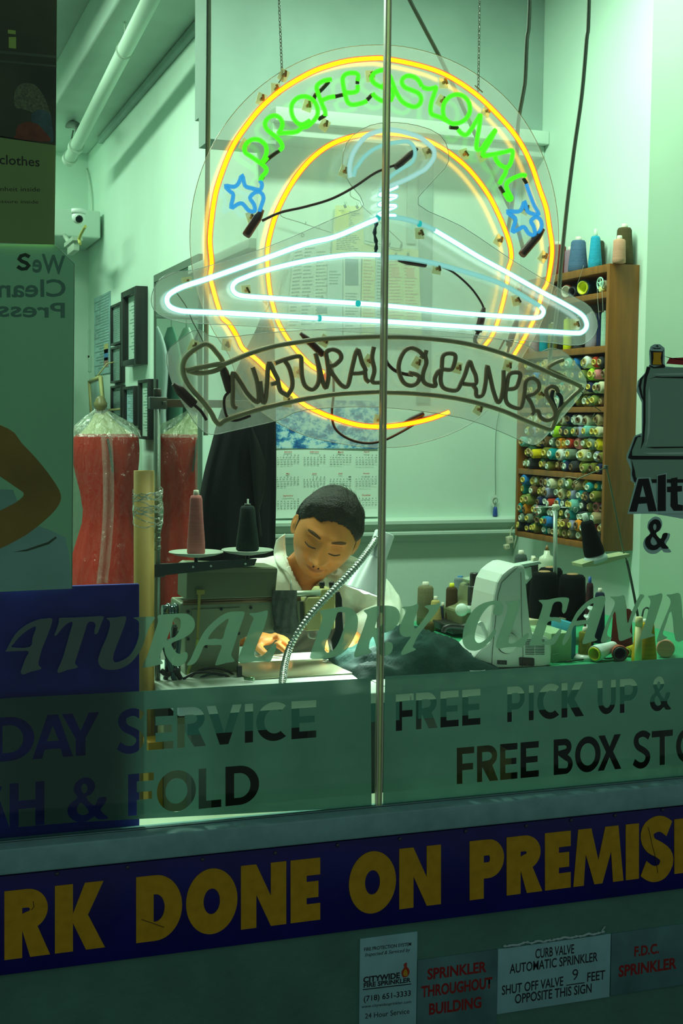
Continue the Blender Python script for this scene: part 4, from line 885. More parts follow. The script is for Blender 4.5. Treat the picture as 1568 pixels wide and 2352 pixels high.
for hi_, lo_, cname in comps:
    zlo = bz[lo_][1]; zhi = bz[hi_][0]
    H = zhi - zlo; step = .0335; rows = int((H) / .0305)
    dz = (H - .004) / rows
    for row in range(rows):
        y = yb - T - .018 - (.016 if row % 2 else 0); k = 0
        while y > ya + T + .016:
            s = rs.choices([0, 1, 2], [3, 5, 3])[0]; r = min(SIZES[s], dz / 2 + .002)
            ci = rs.choices(range(len(COLS)), WTS)[0]
            if row == 0: ci = rs.choices([0, 1, 2, 6, 12, 13, 19, 5], [3, 3, 2, 3, 2, 5, 3, 1])[0]
            nm, c = COLS[ci]
            x = XF + .034 + rs.uniform(-.010, .014)
            z = zlo + dz * (row + .5) + rs.uniform(-.002, .002)
            if row == 0: z = zlo + SIZES[s] + .0005
            o = bpy.data.objects.new('thread_spool', cached(protos[s][0], thread_mat(nm, c))); COL.objects.link(o)
            o.location = (x, y, z); o.rotation_euler = (0, rs.uniform(-.08, .08), rs.uniform(-.22, .22))
            lab = '%s thread spool, %s from left, %s row up in the %s shelf compartment' % (nm, ORD[k], ORD[row] if row else 'lowest', cname)
            tag(o, lab, 'thread spool', 'small thread spools packed in the wall shelf')
            p = bpy.data.objects.new('spool_core', cached(protos[s][1], rs.choice(corem))); COL.objects.link(p); p.parent = o
            k += 1; y -= SIZES[s] * 2 + rs.uniform(.0005, .004)
# cones (standing, lathe), used on shelf top, second compartment and tables
def cone(name, base, h, r0, r1, c, label, tip=(.75, .72, .6), axis=(0, 0, 1), group=None, core='spool_tip_cream', tiph=.010, hollow=False, baser=None, seg=24, cat='thread cone'):
    base = Vector(base)
    body = MB(); F = frame_of(axis)
    pr = [(r0 * .9, 0), (r0, h * .03), (r0 * .99, h * .2), (r1 + (r0 - r1) * .45, h * .55), (r1 * 1.02, h * .93), (r1 * .85, h * .985), (r1 * .35, h)]
    if hollow: pr = [(r0 * .8, .003), (r0 * .95, 0)] + pr[1:]
    body.lathe(pr, base, axis, seg, not hollow)
    t = thing(name, base, label, cat, group)
    body.build('wound_thread', c, t)
    tm = mat(core, tip, .45)
    MB().lathe([(r1 * .45, h * .96), (r1 * .48, h + tiph * .2), (r1 * .40, h + tiph), (r1 * .25, h + tiph)], base, axis, 14).build('cone_tip', tm, t)
    if hollow:
        MB().lathe([(r0 * .80, .02), (r0 * .86, -.002), (r0 * .70, -.003), (r0 * .62, h * .4), (r0 * .3, h * .8)], base, axis, 20, False).build('cone_core', tm, t)
    return t
def shelfpt(px, z): # point on the shelf's mid depth at this column
    return PX(px, 640, 1.985 if z is None else 1.985)
zt_ = bz[0][1]
def on_top(px, X=2.0): p = PX(px, 600, X); return Vector((X, p.y, zt_ + .0005))
S_ = 1.0
cone('thread_cone', on_top(1278, 1.995), .098, .030, .027, thread_mat('maroon red', (.22, .035, .03)), 'maroon thread cone on the shelf top hidden behind the ring tubes')
cone('thread_cone', on_top(1308, 2.012), .078, .017, .015, thread_mat('mauve', (.36, .22, .30)), 'slim mauve spool behind the slate blue cone on the shelf top')
cone('thread_cone', on_top(1327, 1.985), .094, .029, .021, thread_mat('slate blue', (.09, .17, .30)), 'wide slate blue thread cone on the shelf top')
cone('thread_cone', on_top(1372, 2.02), .088, .022, .018, thread_mat('dark olive', (.05, .055, .03)), 'dark olive cone half hidden behind the bright blue cone on the shelf top')
cone('thread_cone', on_top(1366, 1.985), .094, .020, .013, thread_mat('sky blue', (.03, .40, .62)), 'bright blue thread cone with a tall clear tip on the shelf top', tip=(.6, .75, .6), core='clear_tip', tiph=.02)
cone('thread_cone', on_top(1432, 2.012), .105, .026, .020, thread_mat('olive brown', (.09, .07, .025)), 'tall dark olive brown cone at the right end of the shelf top')
cone('thread_cone', on_top(1421, 1.975), .066, .0185, .0165, thread_mat('peach', (.70, .36, .24)), 'short peach pink spool in front of the dark cone at the shelf end')
# first compartment: cones lying down, their ends facing the room
zr = bz[1][1]
def lying(px, r0, h, c, label, tip, core, X=1.965, r1=None):
    p = PX(px, 655, X); return cone('thread_cone', (X, p.y, zr + r0 + .001), h, r0, r1 or r0 * .6, c, label, tip, (1, .35, .02), None, core, .006, True)
lying(1262, .022, .065, thread_mat('maroon red', (.22, .035, .03)), 'maroon cone lying at the far left of the top shelf compartment', (.3, .1, .06), 'dark_core')
lying(1283, .020, .065, thread_mat('white', (.85, .9, .85)), 'white cone lying end-on in the top shelf compartment', (.3, .1, .06), 'dark_core')
lying(1300, .021, .065, thread_mat('coral', (.70, .16, .07)), 'coral orange cone lying in the top shelf compartment behind a cord', (.75, .7, .6), 'spool_tip_cream')
lying(1314, .017, .060, thread_mat('charcoal', (.04, .045, .05)), 'small charcoal cone lying left of the blue cone with yellow core', (.05, .05, .06), 'black_core')
lying(1338, .0235, .07, thread_mat('deep blue', (.02, .14, .30)), 'deep blue cone lying with a bright yellow hollow core', (.80, .85, .03), 'bright_yellow_core')
bb_ = PX(1383, 650, 1.962); r_ = .0165
bob = thing('bobbin', (1.962, bb_.y, zr), 'pale green plastic bobbin with five spokes at the shelf right end', 'bobbin')
cz = zr + .026
m_ = MB(); m_.tube([Vector((1.955, bb_.y + r_ * math.cos(a), cz + r_ * math.sin(a))) for a in [2 * math.pi * i / 20 for i in range(20)]], .0022, 6, True)
for i in range(5):
    a = 2 * math.pi * i / 5 + .3; m_.cyl((1.955, bb_.y, cz), (1.955, bb_.y + r_ * math.cos(a), cz + r_ * math.sin(a)), .0015, seg=6)
m_.lathe([(.005, -.002), (.005, .03)], (1.955, bb_.y, cz), (1, 0, 0), 10)
m_.build('rim', mat('bobbin_plastic', (.45, .75, .62), .3), bob)
MB().lathe([(.013, 0), (.013, .022)], (1.960, bb_.y, cz - .003), (1, 0, 0), 16).build('wound_thread', thread_mat('cream', (.75, .72, .48)), bob)
tag(MB().lathe([(.005, 0), (.008, .0), (.008, .02), (.005, .02)], (1.952, bb_.y - .004, zr + .0088), (1, 0, 0), 14).build('bobbin', mat('bobbin_yellow', (.75, .75, .3), .4)), 'tiny yellow green bobbin under the spoked bobbin', 'bobbin')
# second compartment: standing spools
zr2 = bz[2][1]
def standing(px, r, h, nm, c, label, X=1.985, r1=None):
    p = PX(px, 740, X); return cone('thread_cone', (X, p.y, zr2 + .0005), h, r, r1 or r * .93, thread_mat(nm, c), label, tiph=.004)
standing(1211, .013, .078, 'purple', (.14, .03, .10), 'dark purple spool at the left of the second shelf compartment')
standing(1229, .019, .088, 'rose grey', (.42, .30, .32), 'rose grey spool standing beside the purple one on the shelf')
standing(1250, .0155, .066, 'turquoise', (.01, .32, .42), 'short turquoise spool in the second shelf compartment')
standing(1270, .016, .085, 'olive', (.16, .17, .04), 'olive spool behind the cord in the second shelf compartment')
standing(1304, .0135, .094, 'acid yellow', (.72, .80, .01), 'acid yellow spool standing under the hanger tip')
standing(1330, .016, .095, 'graphite', (.05, .055, .06), 'graphite spool between the yellow and the lavender ones')
standing(1360, .0195, .100, 'lavender grey', (.40, .38, .48), 'lavender grey spool, widest in the second shelf compartment')
standing(1378, .012, .102, 'navy', (.02, .03, .10), 'slim navy spool beside the lavender grey one', 2.0)
standing(1390, .0125, .098, 'mint', (.45, .72, .58), 'pale mint spool at the right end of the second compartment')
# loose threads hanging over the front of the shelf
tm_ = mat('loose_thread', (.55, .6, .5), .7)
for k, (pts) in enumerate(([(1371, 660), (1373, 700), (1376, 735)], [(1382, 668), (1384, 710), (1383, 760)], [(1340, 610), (1330, 640), (1325, 655)], [(1260, 1108), (1250, 1100), (1245, 1112), (1255, 1125)], [(1330, 1100), (1300, 1095), (1280, 1112)], [(1365, 950), (1350, 975), (1342, 1000)])):
    MB().tube(cr([PX(a, b, XF - .003) for a, b in pts], 4), .0005, 4).build('loose_thread', tm_, sh)
# ================================================================== things on the walls
def wall_y(px): return None
# yearly calendar
YC = YB - .019
cal = thing('wall_calendar', P(745, 1188, YC), 'large paper year calendar with blue winter scene behind the tailor', 'calendar')
paper = mat('calendar_paper', (.74, .90, .80), .6)
cx0, cx1 = P(629, 1100, YC).x, P(868, 1100, YC).x
ctop, cbot = P(750, 915, YC).z, P(745, 1188, YC).z
def cal_fn(u, v):
    x = cx0 + (cx1 - cx0) * u; z = cbot + (ctop - cbot) * v
    curl = .012 * math.exp(-v * 14) * (1 - .3 * math.sin(u * 3)) + .003 * math.sin(u * 5) * (1 - v)
    return Vector((x, YC - .003 - curl, z))
MB().grid(cal_fn, 14, 20).build('sheet', paper, cal)
pic_b = P(745, 1030, YC).z
def blue_print():
    if 'calendar_print' in MATS: return MATS['calendar_print']
    m, nt, out = _m('calendar_print'); N = nt.nodes.new; L = nt.links.new
    b = N('ShaderNodeBsdfPrincipled'); b.inputs['Roughness'].default_value = .5; L(b.outputs[0], out.inputs[0])
    tc = N('ShaderNodeTexCoord'); mp = N('ShaderNodeMapping'); mp.inputs['Scale'].default_value = (1, 1, 1.3)
    L(tc.outputs['Object'], mp.inputs[0]); n = N('ShaderNodeTexNoise'); n.inputs['Scale'].default_value = 26; n.inputs['Detail'].default_value = 8; n.inputs['Roughness'].default_value = .7
    L(mp.outputs[0], n.inputs[0]); r = N('ShaderNodeValToRGB'); e = r.color_ramp.elements
    e[0].position = .40; e[0].color = (.01, .09, .32, 1); e[1].position = .58; e[1].color = (.62, .82, .82, 1)
    x = e.new(.47); x.color = (.06, .30, .58, 1); x = e.new(.52); x.color = (.40, .66, .78, 1)
    L(n.outputs[0], r.inputs[0]); L(r.outputs[0], b.inputs['Base Color']); MATS['calendar_print'] = m; return m
MB().box2((cx0 + .004, YC - .0068, pic_b), (cx1 - .004, YC - .0062, ctop - .006)).build('picture', blue_print(), cal)
cred = mat('calendar_red', (.55, .06, .03), .6); cblk = mat('calendar_black', (.10, .14, .12), .6)
months = ['January', 'February', 'March', 'April', 'May', 'June', 'July', 'August', 'September', 'October', 'November', 'December']
cw = (cx1 - cx0) / 4; rh = (pic_b - cbot - .012) / 3
def place_text(body, x0, x1, z0, z1, m, Y, off=.0, name='lettering'):
    return text_quad(name, body, lambda u, v: Vector((x0 + (x1 - x0) * u, Y, z0 + (z1 - z0) * v)), m, cal, off)
for i, mo in enumerate(months):
    c_, r_ = i % 4, i // 4; xx = cx0 + cw * c_; zz = pic_b - rh * r_ - .002
    Yt = YC - .0075 if r_ < 2 else YC - .0105
    w_ = .006 * len(mo) * .62
    place_text(mo, xx + cw / 2 - w_ / 2, xx + cw / 2 + w_ / 2, zz - .0125, zz - .0060, cred, Yt, .02)
    st = (i * 3 + 2) % 7; nd = 30 if i in (3, 5, 8, 10) else (28 if i == 1 else 31)
    for wk in range(6):
        row = []
        for d in range(7):
            n = wk * 7 + d - st + 1; row.append('%2d' % n if 1 <= n <= nd else '  ')
        if all(x == '  ' for x in row): continue
        first = next(k for k in range(7) if row[k] != '  '); last = max(k for k in range(7) if row[k] != '  ')
        cwid = (cw - .014) / 7; zt2 = zz - .0175 - wk * .0072
        xl = xx + .007
        body = '  '.join(x.strip() for x in row if x != '  ')
        place_text(body, xl + first * cwid + .001, xl + (last + 1) * cwid - .001, zt2 - .0040, zt2, cblk, Yt, .012)
# hanging paper tags and receipts, each strip a sheet of its own
YS_ = YB - .020
pm = [mat('paper_green_white', (.72, .88, .76), .7), mat('paper_yellow', (.78, .84, .42), .7), mat('paper_blue_white', (.62, .82, .78), .7)]
pinkp = mat('print_grey', (.22, .34, .30), .7); inkp = mat('print_dark', (.16, .27, .25), .7); redp = mat('print_red', (.72, .38, .25), .7); bluep = mat('print_block', (.14, .27, .30), .7)
H1 = lambda *a: [(600 + x / 3.409, 430 + y / 3.409) for x, y in a]
strips = [
 ((210, 420), (300, 400), (140, 860), (60, 1150), 0, 'narrow paper slip slanting at the far left of the wall bundle'),
 ((262, 400), (345, 380), (300, 1200), (190, 1200), 0, 'second slanting paper slip of the wall bundle with a dark arrow'),
 ((330, 400), (430, 390), (400, 1190), (290, 1190), 0, 'third slanting paper slip of the wall bundle under the left wire'),
 ((420, 430), (540, 420), (520, 1180), (400, 1180), 0, 'long paper slip with close grey lines left of the dark block'),
 ((580, 140), (800, 150), (800, 560), (545, 540), 1, 'yellowish crumpled receipt at the top of the wall bundle'),
 ((520, 520), (640, 520), (630, 1180), (510, 1180), 2, 'plain slip with one printed paragraph beside the dark block'),
 ((640, 530), (780, 540), (770, 1180), (640, 1180), 0, 'paper slip with a dark printed block under the crumpled receipt'),
 ((790, 440), (890, 450), (890, 1170), (780, 1170), 1, 'pale yellow slip with small red print left of the glass joint'),
 ((895, 460), (985, 470), (985, 1180), (890, 1180), 2, 'narrow slip behind the glass joint'),
 ((985, 480), (1110, 480), (1130, 1180), (985, 1180), 1, 'pale slip with an orange heading right of the glass joint'),
 ((1100, 480), (1230, 490), (1255, 1190), (1120, 1190), 1, 'yellow price list with a red heading beside the metal ruler'),
]
rs = random.Random(5)
for i, (a, b, c, d, k, lab) in enumerate(strips):
    q = H1(a, b, c, d); Y = YS_ - .004 - .0022 * i
    t = thing('paper_slip', P(q[0][0], q[0][1], Y), lab, 'paper', 'paper slips hung on the alcove wall')
    W = [P(x, y, Y) for x, y in q]
    def fn(u, v, W=W, i=i):
        p = (W[0] * (1 - u) + W[1] * u) * (1 - v) + (W[3] * (1 - u) + W[2] * u) * v
        return p + Vector((0, -.002 * math.sin(v * 5 + i) - .003 * v * v - .0012 * math.sin(u * 6 + v * 9), 0))
    MB().grid(fn, 5, 12).build('sheet', pm[k], t)
    def bar(u0, u1, v0, v1, m, fn=fn, t=t, nm='printed_line'):
        o = [fn(u0, v0), fn(u1, v0), fn(u1, v1), fn(u0, v1)]
        MB().add([p + Vector((0, -.0012, 0)) for p in o], [(0, 1, 2, 3)]).build(nm, m, t)
    n = 22
    ln = MB()
    for j in range(n):
        v = .10 + .78 * j / n
        if i in (5,) and not (.2 < v < .35): continue
        if i == 6 and v < .45: continue
        u1 = .55 + rs.random() * .35; u = .12
        while u < u1:
            w_ = .05 + rs.random() * .12
            o = [fn(u, v), fn(min(u1, u + w_), v), fn(min(u1, u + w_), v + .012), fn(u, v + .012)]
            ln.add([p + Vector((0, -.0012, 0)) for p in o], [(0, 1, 2, 3)]); u += w_ + .03
    if ln.v: ln.build('printed_lines', (redp if i in (7, 9, 10) else inkp), t)['kind'] = 'stuff'
    if i == 6: bar(.10, .85, .04, .36, bluep, nm='printed_block')
    if i == 4: bar(.05, .5, .08, .5, mat('receipt_yellow', (.80, .82, .25), .7), nm='printed_patch')
    if i in (9, 10): bar(.25, .7, .22, .32, mat('orange_print', (.78, .52, .30), .7), nm='printed_patch')
    if i in (1, 2, 3): 
        o = [fn(.3, .62), fn(.75, .62), fn(.55, .55)]; MB().add([p + Vector((0, -.0015, 0)) for p in o], [(0, 1, 2)]).build('printed_arrow', inkp, t)
    if i == 3: bar(.2, .98, .68, .74, bluep, nm='printed_block')
# steel rulers
for (px0, px1, py0, py1, lab, kk) in ((963, 988, 370, 925, 'long grey steel ruler hanging on the alcove wall', 0), (936, 955, 385, 560, 'shorter grey strip hanging beside the long ruler', 1)):
    a = P(px0, py0, YB - .024); b = P(px1, py1, YB - .024)
    t = thing('steel_ruler' if kk == 0 else 'metal_strip', (a.x, a.y, b.z), lab, 'ruler' if kk == 0 else 'strip')
    MB().box2((a.x, a.y - .001, b.z), (b.x, a.y + .001, a.z), .0004).build('blade', mat('ruler_steel', (.34, .50, .44), .4, .3) if kk == 0 else mat('strip_grey', (.50, .68, .58), .5), t)
    if kk == 0:
        tk = MB(); n = 90
        for j in range(n):
            z = b.z + (a.z - b.z) * j / n; l = .005 if j % 5 else .008
            tk.box2((a.x + .001, a.y - .0016, z), (a.x + l, a.y - .0011, z + .0006)); tk.box2((b.x - l, a.y - .0016, z), (b.x - .001, a.y - .0011, z + .0006))
        o = tk.build('graduations', inkp, t); o['kind'] = 'stuff'
# wire hangers holding the slips
wm = mat('hanger_wire', (.16, .22, .17), .4, .5)
def wthing(name, paths, Y, r, m, label, cat):
    t = MB()
    for pth in paths: t.tube(cr([P(a, b, Y) for a, b in pth], 4), r, 6)
    return tag(t.build(name, m), label, cat)
wthing('wire_hanger', [H1((700, 20), (695, 60), (720, 85), (770, 110), (790, 150), (880, 230), (1000, 340), (1095, 430)), H1((1095, 430), (1100, 470), (1050, 478), (940, 450), (810, 420))], YB - .050, .0013, wm, 'thin wire hanger with clips above the paper slips', 'hanger')
wthing('wire_hanger', [H1((150, 210), (170, 235), (300, 275), (420, 315), (545, 355)), H1((348, 270), (346, 295)), H1((455, 315), (450, 330)), H1((322, 360), (312, 375), (322, 390), (335, 375), (322, 360))], YB - .052, .0013, wm, 'slanting wire rod over the left paper slips', 'wire')
for i, (x, y) in enumerate(H1((1000, 450), (1095, 460), (1055, 530), (1150, 530), (655, 150), (750, 155))):
    c = P(x, y, YB - .052)
    tag(MB().box(c, (.007, .006, .011), Matrix.Rotation(.4 - .2 * i, 3, 'Y'), .001).tube([c + Vector((0, 0, .004)), c + Vector((.004, -.003, .012)), c + Vector((-.004, -.003, .012)), c + Vector((0, 0, .004))], .0006, 5).build('bulldog_clip', wm),
        'small wire clip, %s along the papers hung on the wall' % ['fifth', 'rightmost but one', 'lower one near the joint', 'rightmost', 'upper left', 'second'][i], 'clip')
# plug hanging on the wall, adapter
def cord(name, pts, Y, r, m, par=None):
    o = MB().tube(cr([P(a, b, Y) for a, b in pts], 4), r, 6).build(name, m, par, False); return o
t = thing('hanging_tool', P(1136, 1170, YB - .04), 'small blue handled tool hanging on a thin cord beside the shelf', 'tool')
cord('cord', [(1150, 930), (1140, 980), (1137, 1050), (1138, 1130), (1137, 1160)], YB - .028, .0009, wm, t)
c = P(1137, 1175, YB - .032)
MB().lathe([(.0075, -.016), (.0085, -.012), (.0065, .010), (.005, .016)], c, (0, 0, 1), 12).build('handle', mat('blue_plastic', (.02, .07, .35), .4), t)
MB().box(c + Vector((0, 0, -.022)), (.008, .005, .010)).build('tip', mat('cream_plastic', (.7, .7, .5), .4), t)
MB().add([P(a, b, YB - .034) for a, b in ((1126, 1140), (1142, 1136), (1133, 1166), (1128, 1160))], [(0, 1, 2, 3)]).build('paper_tag', pm[0], t)
c = P(1137, 1150, YB - .036)
MB().tube([c + Vector((.008 * math.cos(a), 0, .010 * math.sin(a))) for a in [2 * math.pi * i / 12 for i in range(12)]], .0009, 5, True).build('ring', wm, t)
t = thing('power_strip', P(1168, 1260, YB - .05), 'cream plug adapter hanging by its cord below the left shelf corner', 'plug')
cord('cord', [(1176, 1290), (1158, 1320), (1145, 1345)], YB - .045, .0010, mat('cream_cord', (.66, .72, .5), .5), t)
cord('cord', [(1172, 1245), (1172, 1222), (1180, 1205), (1186, 1212), (1184, 1235), (1178, 1260)], YB - .045, .0020, mat('cream_cord', (.66, .72, .5), .5), t)
for i, (x, y, w_, h_) in enumerate(((1170, 1240, .022, .026), (1163, 1256, .018, .018))):
    c = P(x, y, YB - .05); MB().box(c, (w_, .018, h_), Matrix.Rotation(-.2, 3, 'Y'), .004).build('adapter_block', mat('cream_plastic', (.7, .7, .5), .4), t)
    for dx in (-.003, .003): MB().box(c + Vector((dx, -.0092, .002)), (.0015, .001, .006)).build('socket_slot', mat('slot_dark', (.03, .03, .02), .6), t)

# ------------------------------------------------------------------ picture wall (plane X = XL)
def on_wall(px, py, X=XL): return PX(px, py, X)
def wall_frame(x0, x1, yt, yb_, w_, dep, fm, im, label, glaze=True, name='picture_frame'):
    """x0 far edge column, x1 near edge column; yt/yb_ pixel rows at the near edge"""
    X = XL - dep
    y_far, y_near = PX(x0, 900, X).y, PX(x1, 900, X).y
    zt_, zb_ = PX(x1, yt, X).z, PX(x1, yb_, X).z
    t = thing(name, (XL, y_near, zb_), label, 'picture frame', 'frames on the picture wall')
    for a, b in (((y_near, zb_), (y_near + w_, zt_)), ((y_far - w_, zb_), (y_far, zt_))):
        MB().box2((X, a[0], a[1]), (XL - .0005, b[0], b[1]), .002).build('frame_side', fm, t)
    MB().box2((X, y_near + w_, zt_ - w_ * .6), (XL - .0005, y_far - w_, zt_), .002).build('frame_rail', fm, t)
    MB().box2((X, y_near + w_, zb_), (XL - .0005, y_far - w_, zb_ + w_ * .6), .002).build('frame_rail', fm, t)
    MB().box2((XL - dep * .5, y_near + w_, zb_ + w_ * .6), (XL - .001, y_far - w_, zt_ - w_ * .6)).build('document', im, t)
    tx = MB(); n = 16
    for j in range(n):
        z = zt_ - w_ - (zt_ - zb_ - 2 * w_) * (j + 1) / (n + 1); yy = y_near + w_ * 1.4; e = y_far - w_ * 1.6
        tx.box2((XL - dep * .5 - .0008, yy, z), (XL - dep * .5 - .0001, yy + (e - yy) * (.6 + .4 * math.sin(j * 2.3) ** 2), z + .004))
    tx.build('printed_lines', mat('document_ink', (.20, .34, .30), .7), t)['kind'] = 'stuff'
    return t
blackf = mat('black_frame', (.010, .014, .012), .35); doc = mat('document_paper', (.55, .76, .64), .4); docd = mat('document_dim', (.22, .36, .32), .3, noise=.4, nscale=8)
wall_frame(278, 312, 656, 836, .045, .055, blackf, doc, 'tall black framed certificate, highest and widest on the picture wall')
wall_frame(253, 277, 692, 788, .020, .025, blackf, docd, 'thin dark frame directly left of the tallest frame, upper one')
wall_frame(253, 276, 792, 878, .020, .025, blackf, docd, 'thin dark frame directly left of the tallest frame, middle one')
wall_frame(253, 277, 884, 960, .020, .025, blackf, docd, 'thin dark frame left of the bluish certificate, lowest of three')
wall_frame(281, 307, 886, 978, .024, .035, blackf, mat('document_bluish', (.36, .60, .66), .4), 'black frame with a bluish certificate beside the cardboard tube')
wall_frame(316, 340, 870, 1010, .024, .035, blackf, doc, 'narrow black frame nearest to the mirror')
# tilted gold frame standing off the wall
gf = thing('picture_frame', PX(225, 940, 1.10), 'tilted pale wooden frame behind the knob of the dress form', 'picture frame', 'frames on the picture wall')
q = [PX(a, b, 1.10) for a, b in ((206, 876), (231, 866), (237, 938), (211, 950))]
gm = mat('pale_gold_frame', (.42, .40, .16), .4)
for i in range(4): MB().tube([q[i], q[(i + 1) % 4]], .011, 4).build('frame_side', gm, gf)
MB().add(q, [(0, 1, 2, 3)]).build('picture', docd, gf)
MB().tube([(q[0] + q[1]) / 2, (q[0] + q[1]) / 2 + Vector((.06, 0, .08)), Vector((XL, q[0].y * .5 + q[1].y * .5, q[0].z + .1))], .004, 5).build('hanging_wire', gm, gf)
MB().tube([(q[2] + q[3]) / 2, Vector((XL, q[2].y, q[2].z))], .006, 5).build('stand_off', gm, gf)
# poster pinned on the wall, small slips
pp = thing('pinned_poster', PX(235, 760, XL - .01), 'bluish text poster under clear film left of the frames', 'poster')
X = XL - .006
y0, y1 = PX(216, 800, X).y, PX(252, 800, X).y
zt_, zb_ = PX(252, 668, X).z, PX(252, 856, X).z
MB().box2((X, y1, zb_), (XL - .001, y0, zt_)).build('sheet', mat('poster_blue', (.30, .52, .54), .25, noise=.35, nscale=12), pp)
ln = MB()
for j in range(26):
    z = zt_ - (zt_ - zb_) * (j + 1) / 28; ln.box2((X - .001, y1 + .03, z), (X - .0001, y1 + .03 + (y0 - y1 - .06) * (.5 + .5 * abs(math.sin(j * 1.9))), z + .006))
ln.build('printed_lines', mat('document_ink', (.20, .34, .30), .7), pp)['kind'] = 'stuff'
for (u, v, c, h_) in ((.1, .08, (.45, .22, .16), .05), (.1, .16, (.05, .25, .55), .06), (.1, .25, (.60, .55, .20), .05)):
    yy = y1 + (y0 - y1) * u; z = zb_ + (zt_ - zb_) * v
    MB().box2((X - .0015, yy, z), (X - .0002, yy + .12, z + h_)).build('printed_patch', mat('patch_%d' % int(v * 100), c, .6), pp)
for i, (x, y, w_, h_) in enumerate(((190, 800, .10, .22), (204, 790, .09, .16), (192, 835, .10, .10), (206, 835, .10, .09))):
    c = on_wall(x, y); tag(MB().box(c + Vector((-.003, 0, 0)), (.003, w_, h_), Matrix.Rotation(.05 * i - .08, 3, 'X')).build('note_slip', mat('note_paper', (.60, .82, .68), .6)),
      'small pale note pinned far along the picture wall, %s' % ['upper left', 'upper right', 'lower left', 'lower right'][i], 'note', 'small notes on the picture wall')
# wall mounted alarm light
c = PX(184, 640, XL - .02)
t = thing('alarm_light', c, 'dark oval lamp with a bright lens on the wall near the panel edge', 'lamp')
MB().sphere(c, (.05, .085, .125), 20, 14).build('housing', mat('dark_gloss', (.02, .05, .045), .15, noise=.4, nscale=30), t)
MB().sphere(c + Vector((-.035, -.03, -.01)), (.022, .03, .035), 14, 10).build('lens', emat('lens_glow', (.75, 1, .95), 1.6), t)
MB().tube(cr([c + Vector((0, 0, -.12)), c + Vector((0, .05, -.25)), c + Vector((0, .1, -.45))], 4), .003, 5).build('flex', mat('grey_cord', (.12, .15, .12), .5), t)
# camera dome under the duct, cable
c = PX(180, 499, 0.98); s_ = (c.y - CAM.y) / FPX
t = thing('security_camera', c, 'white dome security camera under the boxed duct', 'camera')
MB().sphere(c, (15 * s_, 15 * s_, 15 * s_), 20, 14).lathe([(16 * s_, 0), (16 * s_, 10 * s_)], c + Vector((0, 0, 8 * s_)), (0, 0, 1), 20).build('housing', mat('camera_white', (.75, .85, .80), .3), t)
MB().lathe([(8 * s_, 0), (8.5 * s_, 3 * s_), (6 * s_, 4 * s_)], c + Vector((-.0, -12 * s_, -5 * s_)), (-.1, -1, -.35), 18).build('lens', mat('camera_lens', (.01, .02, .02), .1), t)
tag(MB().tube(cr([PX(a, b, XL - .01) for a, b in ((183, 352), (190, 370), (202, 400), (210, 450), (211, 500), (209, 530), (200, 542), (190, 556))], 4), .006, 6).build('wall_cable', mat('pale_cord', (.6, .75, .62), .5), None, False), 'pale cable curving down the picture wall to the duct', 'cable')
c = PX(168, 556, 1.0)
t = thing('duct_bracket', c, 'small metal bracket under the duct near the panel corner', 'bracket')
MB().box(c, (.05, .3, .02)).cyl(c + Vector((0, .1, 0)), Vector((c.x, 4.97, zb2 + .03)), .012).box(c + Vector((0, 0, -.03)), (.03, .22, .05), None, .004).build('bracket', mat('bracket_metal', (.42, .52, .42), .4), t)
MB().tube(cr([PX(a, b, 1.0) for a, b in ((196, 520), (190, 530), (182, 548), (184, 560))], 4), .008, 6).build('loose_wire', mat('yellow_wire', (.5, .5, .12), .5), t)
# pipe along the beam
A, B = PX(158, 368, .99), PX(334, 22, .93)
d = (B - A)
t = thing('ceiling_pipe', A, 'pale painted pipe running under the ceiling beam', 'pipe')
MB().cyl(A, B + d * .15, .030, seg=20).build('run', mat('pipe_paint', (.56, .72, .60), .5), t)
e = d.normalized()
for k in (.02, .13): MB().cyl(A + d * k - e * .03, A + d * k + e * .03, .037, seg=20).build('coupling', mat('pipe_paint', (.56, .72, .60), .5), t)
for k in (.80,):
    c = A + d * k; MB().lathe([(.034, -.008), (.034, .008)], c, e, 18).box(c + Vector((-.0, 0, .06)), (.004, .012, .10)).build('pipe_strap', mat('bracket_metal', (.42, .52, .42), .4), t)
t = thing('cable_elbow', PX(160, 288, 1.0), 'dark conduit elbow with a loose end left of the pipe', 'conduit')
MB().tube(cr([PX(a, b, 1.0) for a, b in ((130, 288), (140, 290), (155, 286), (170, 286), (180, 293), (181, 303))], 4), [.008] * 8 + [.02] * 13, 10).build('elbow', mat('dark_conduit', (.05, .08, .06), .5), t)
MB().tube(cr([PX(a, b, 1.0) for a, b in ((168, 300), (164, 320), (160, 345))], 4), .004, 6).build('dangling_cord', mat('dark_conduit', (.05, .08, .06), .5), t)
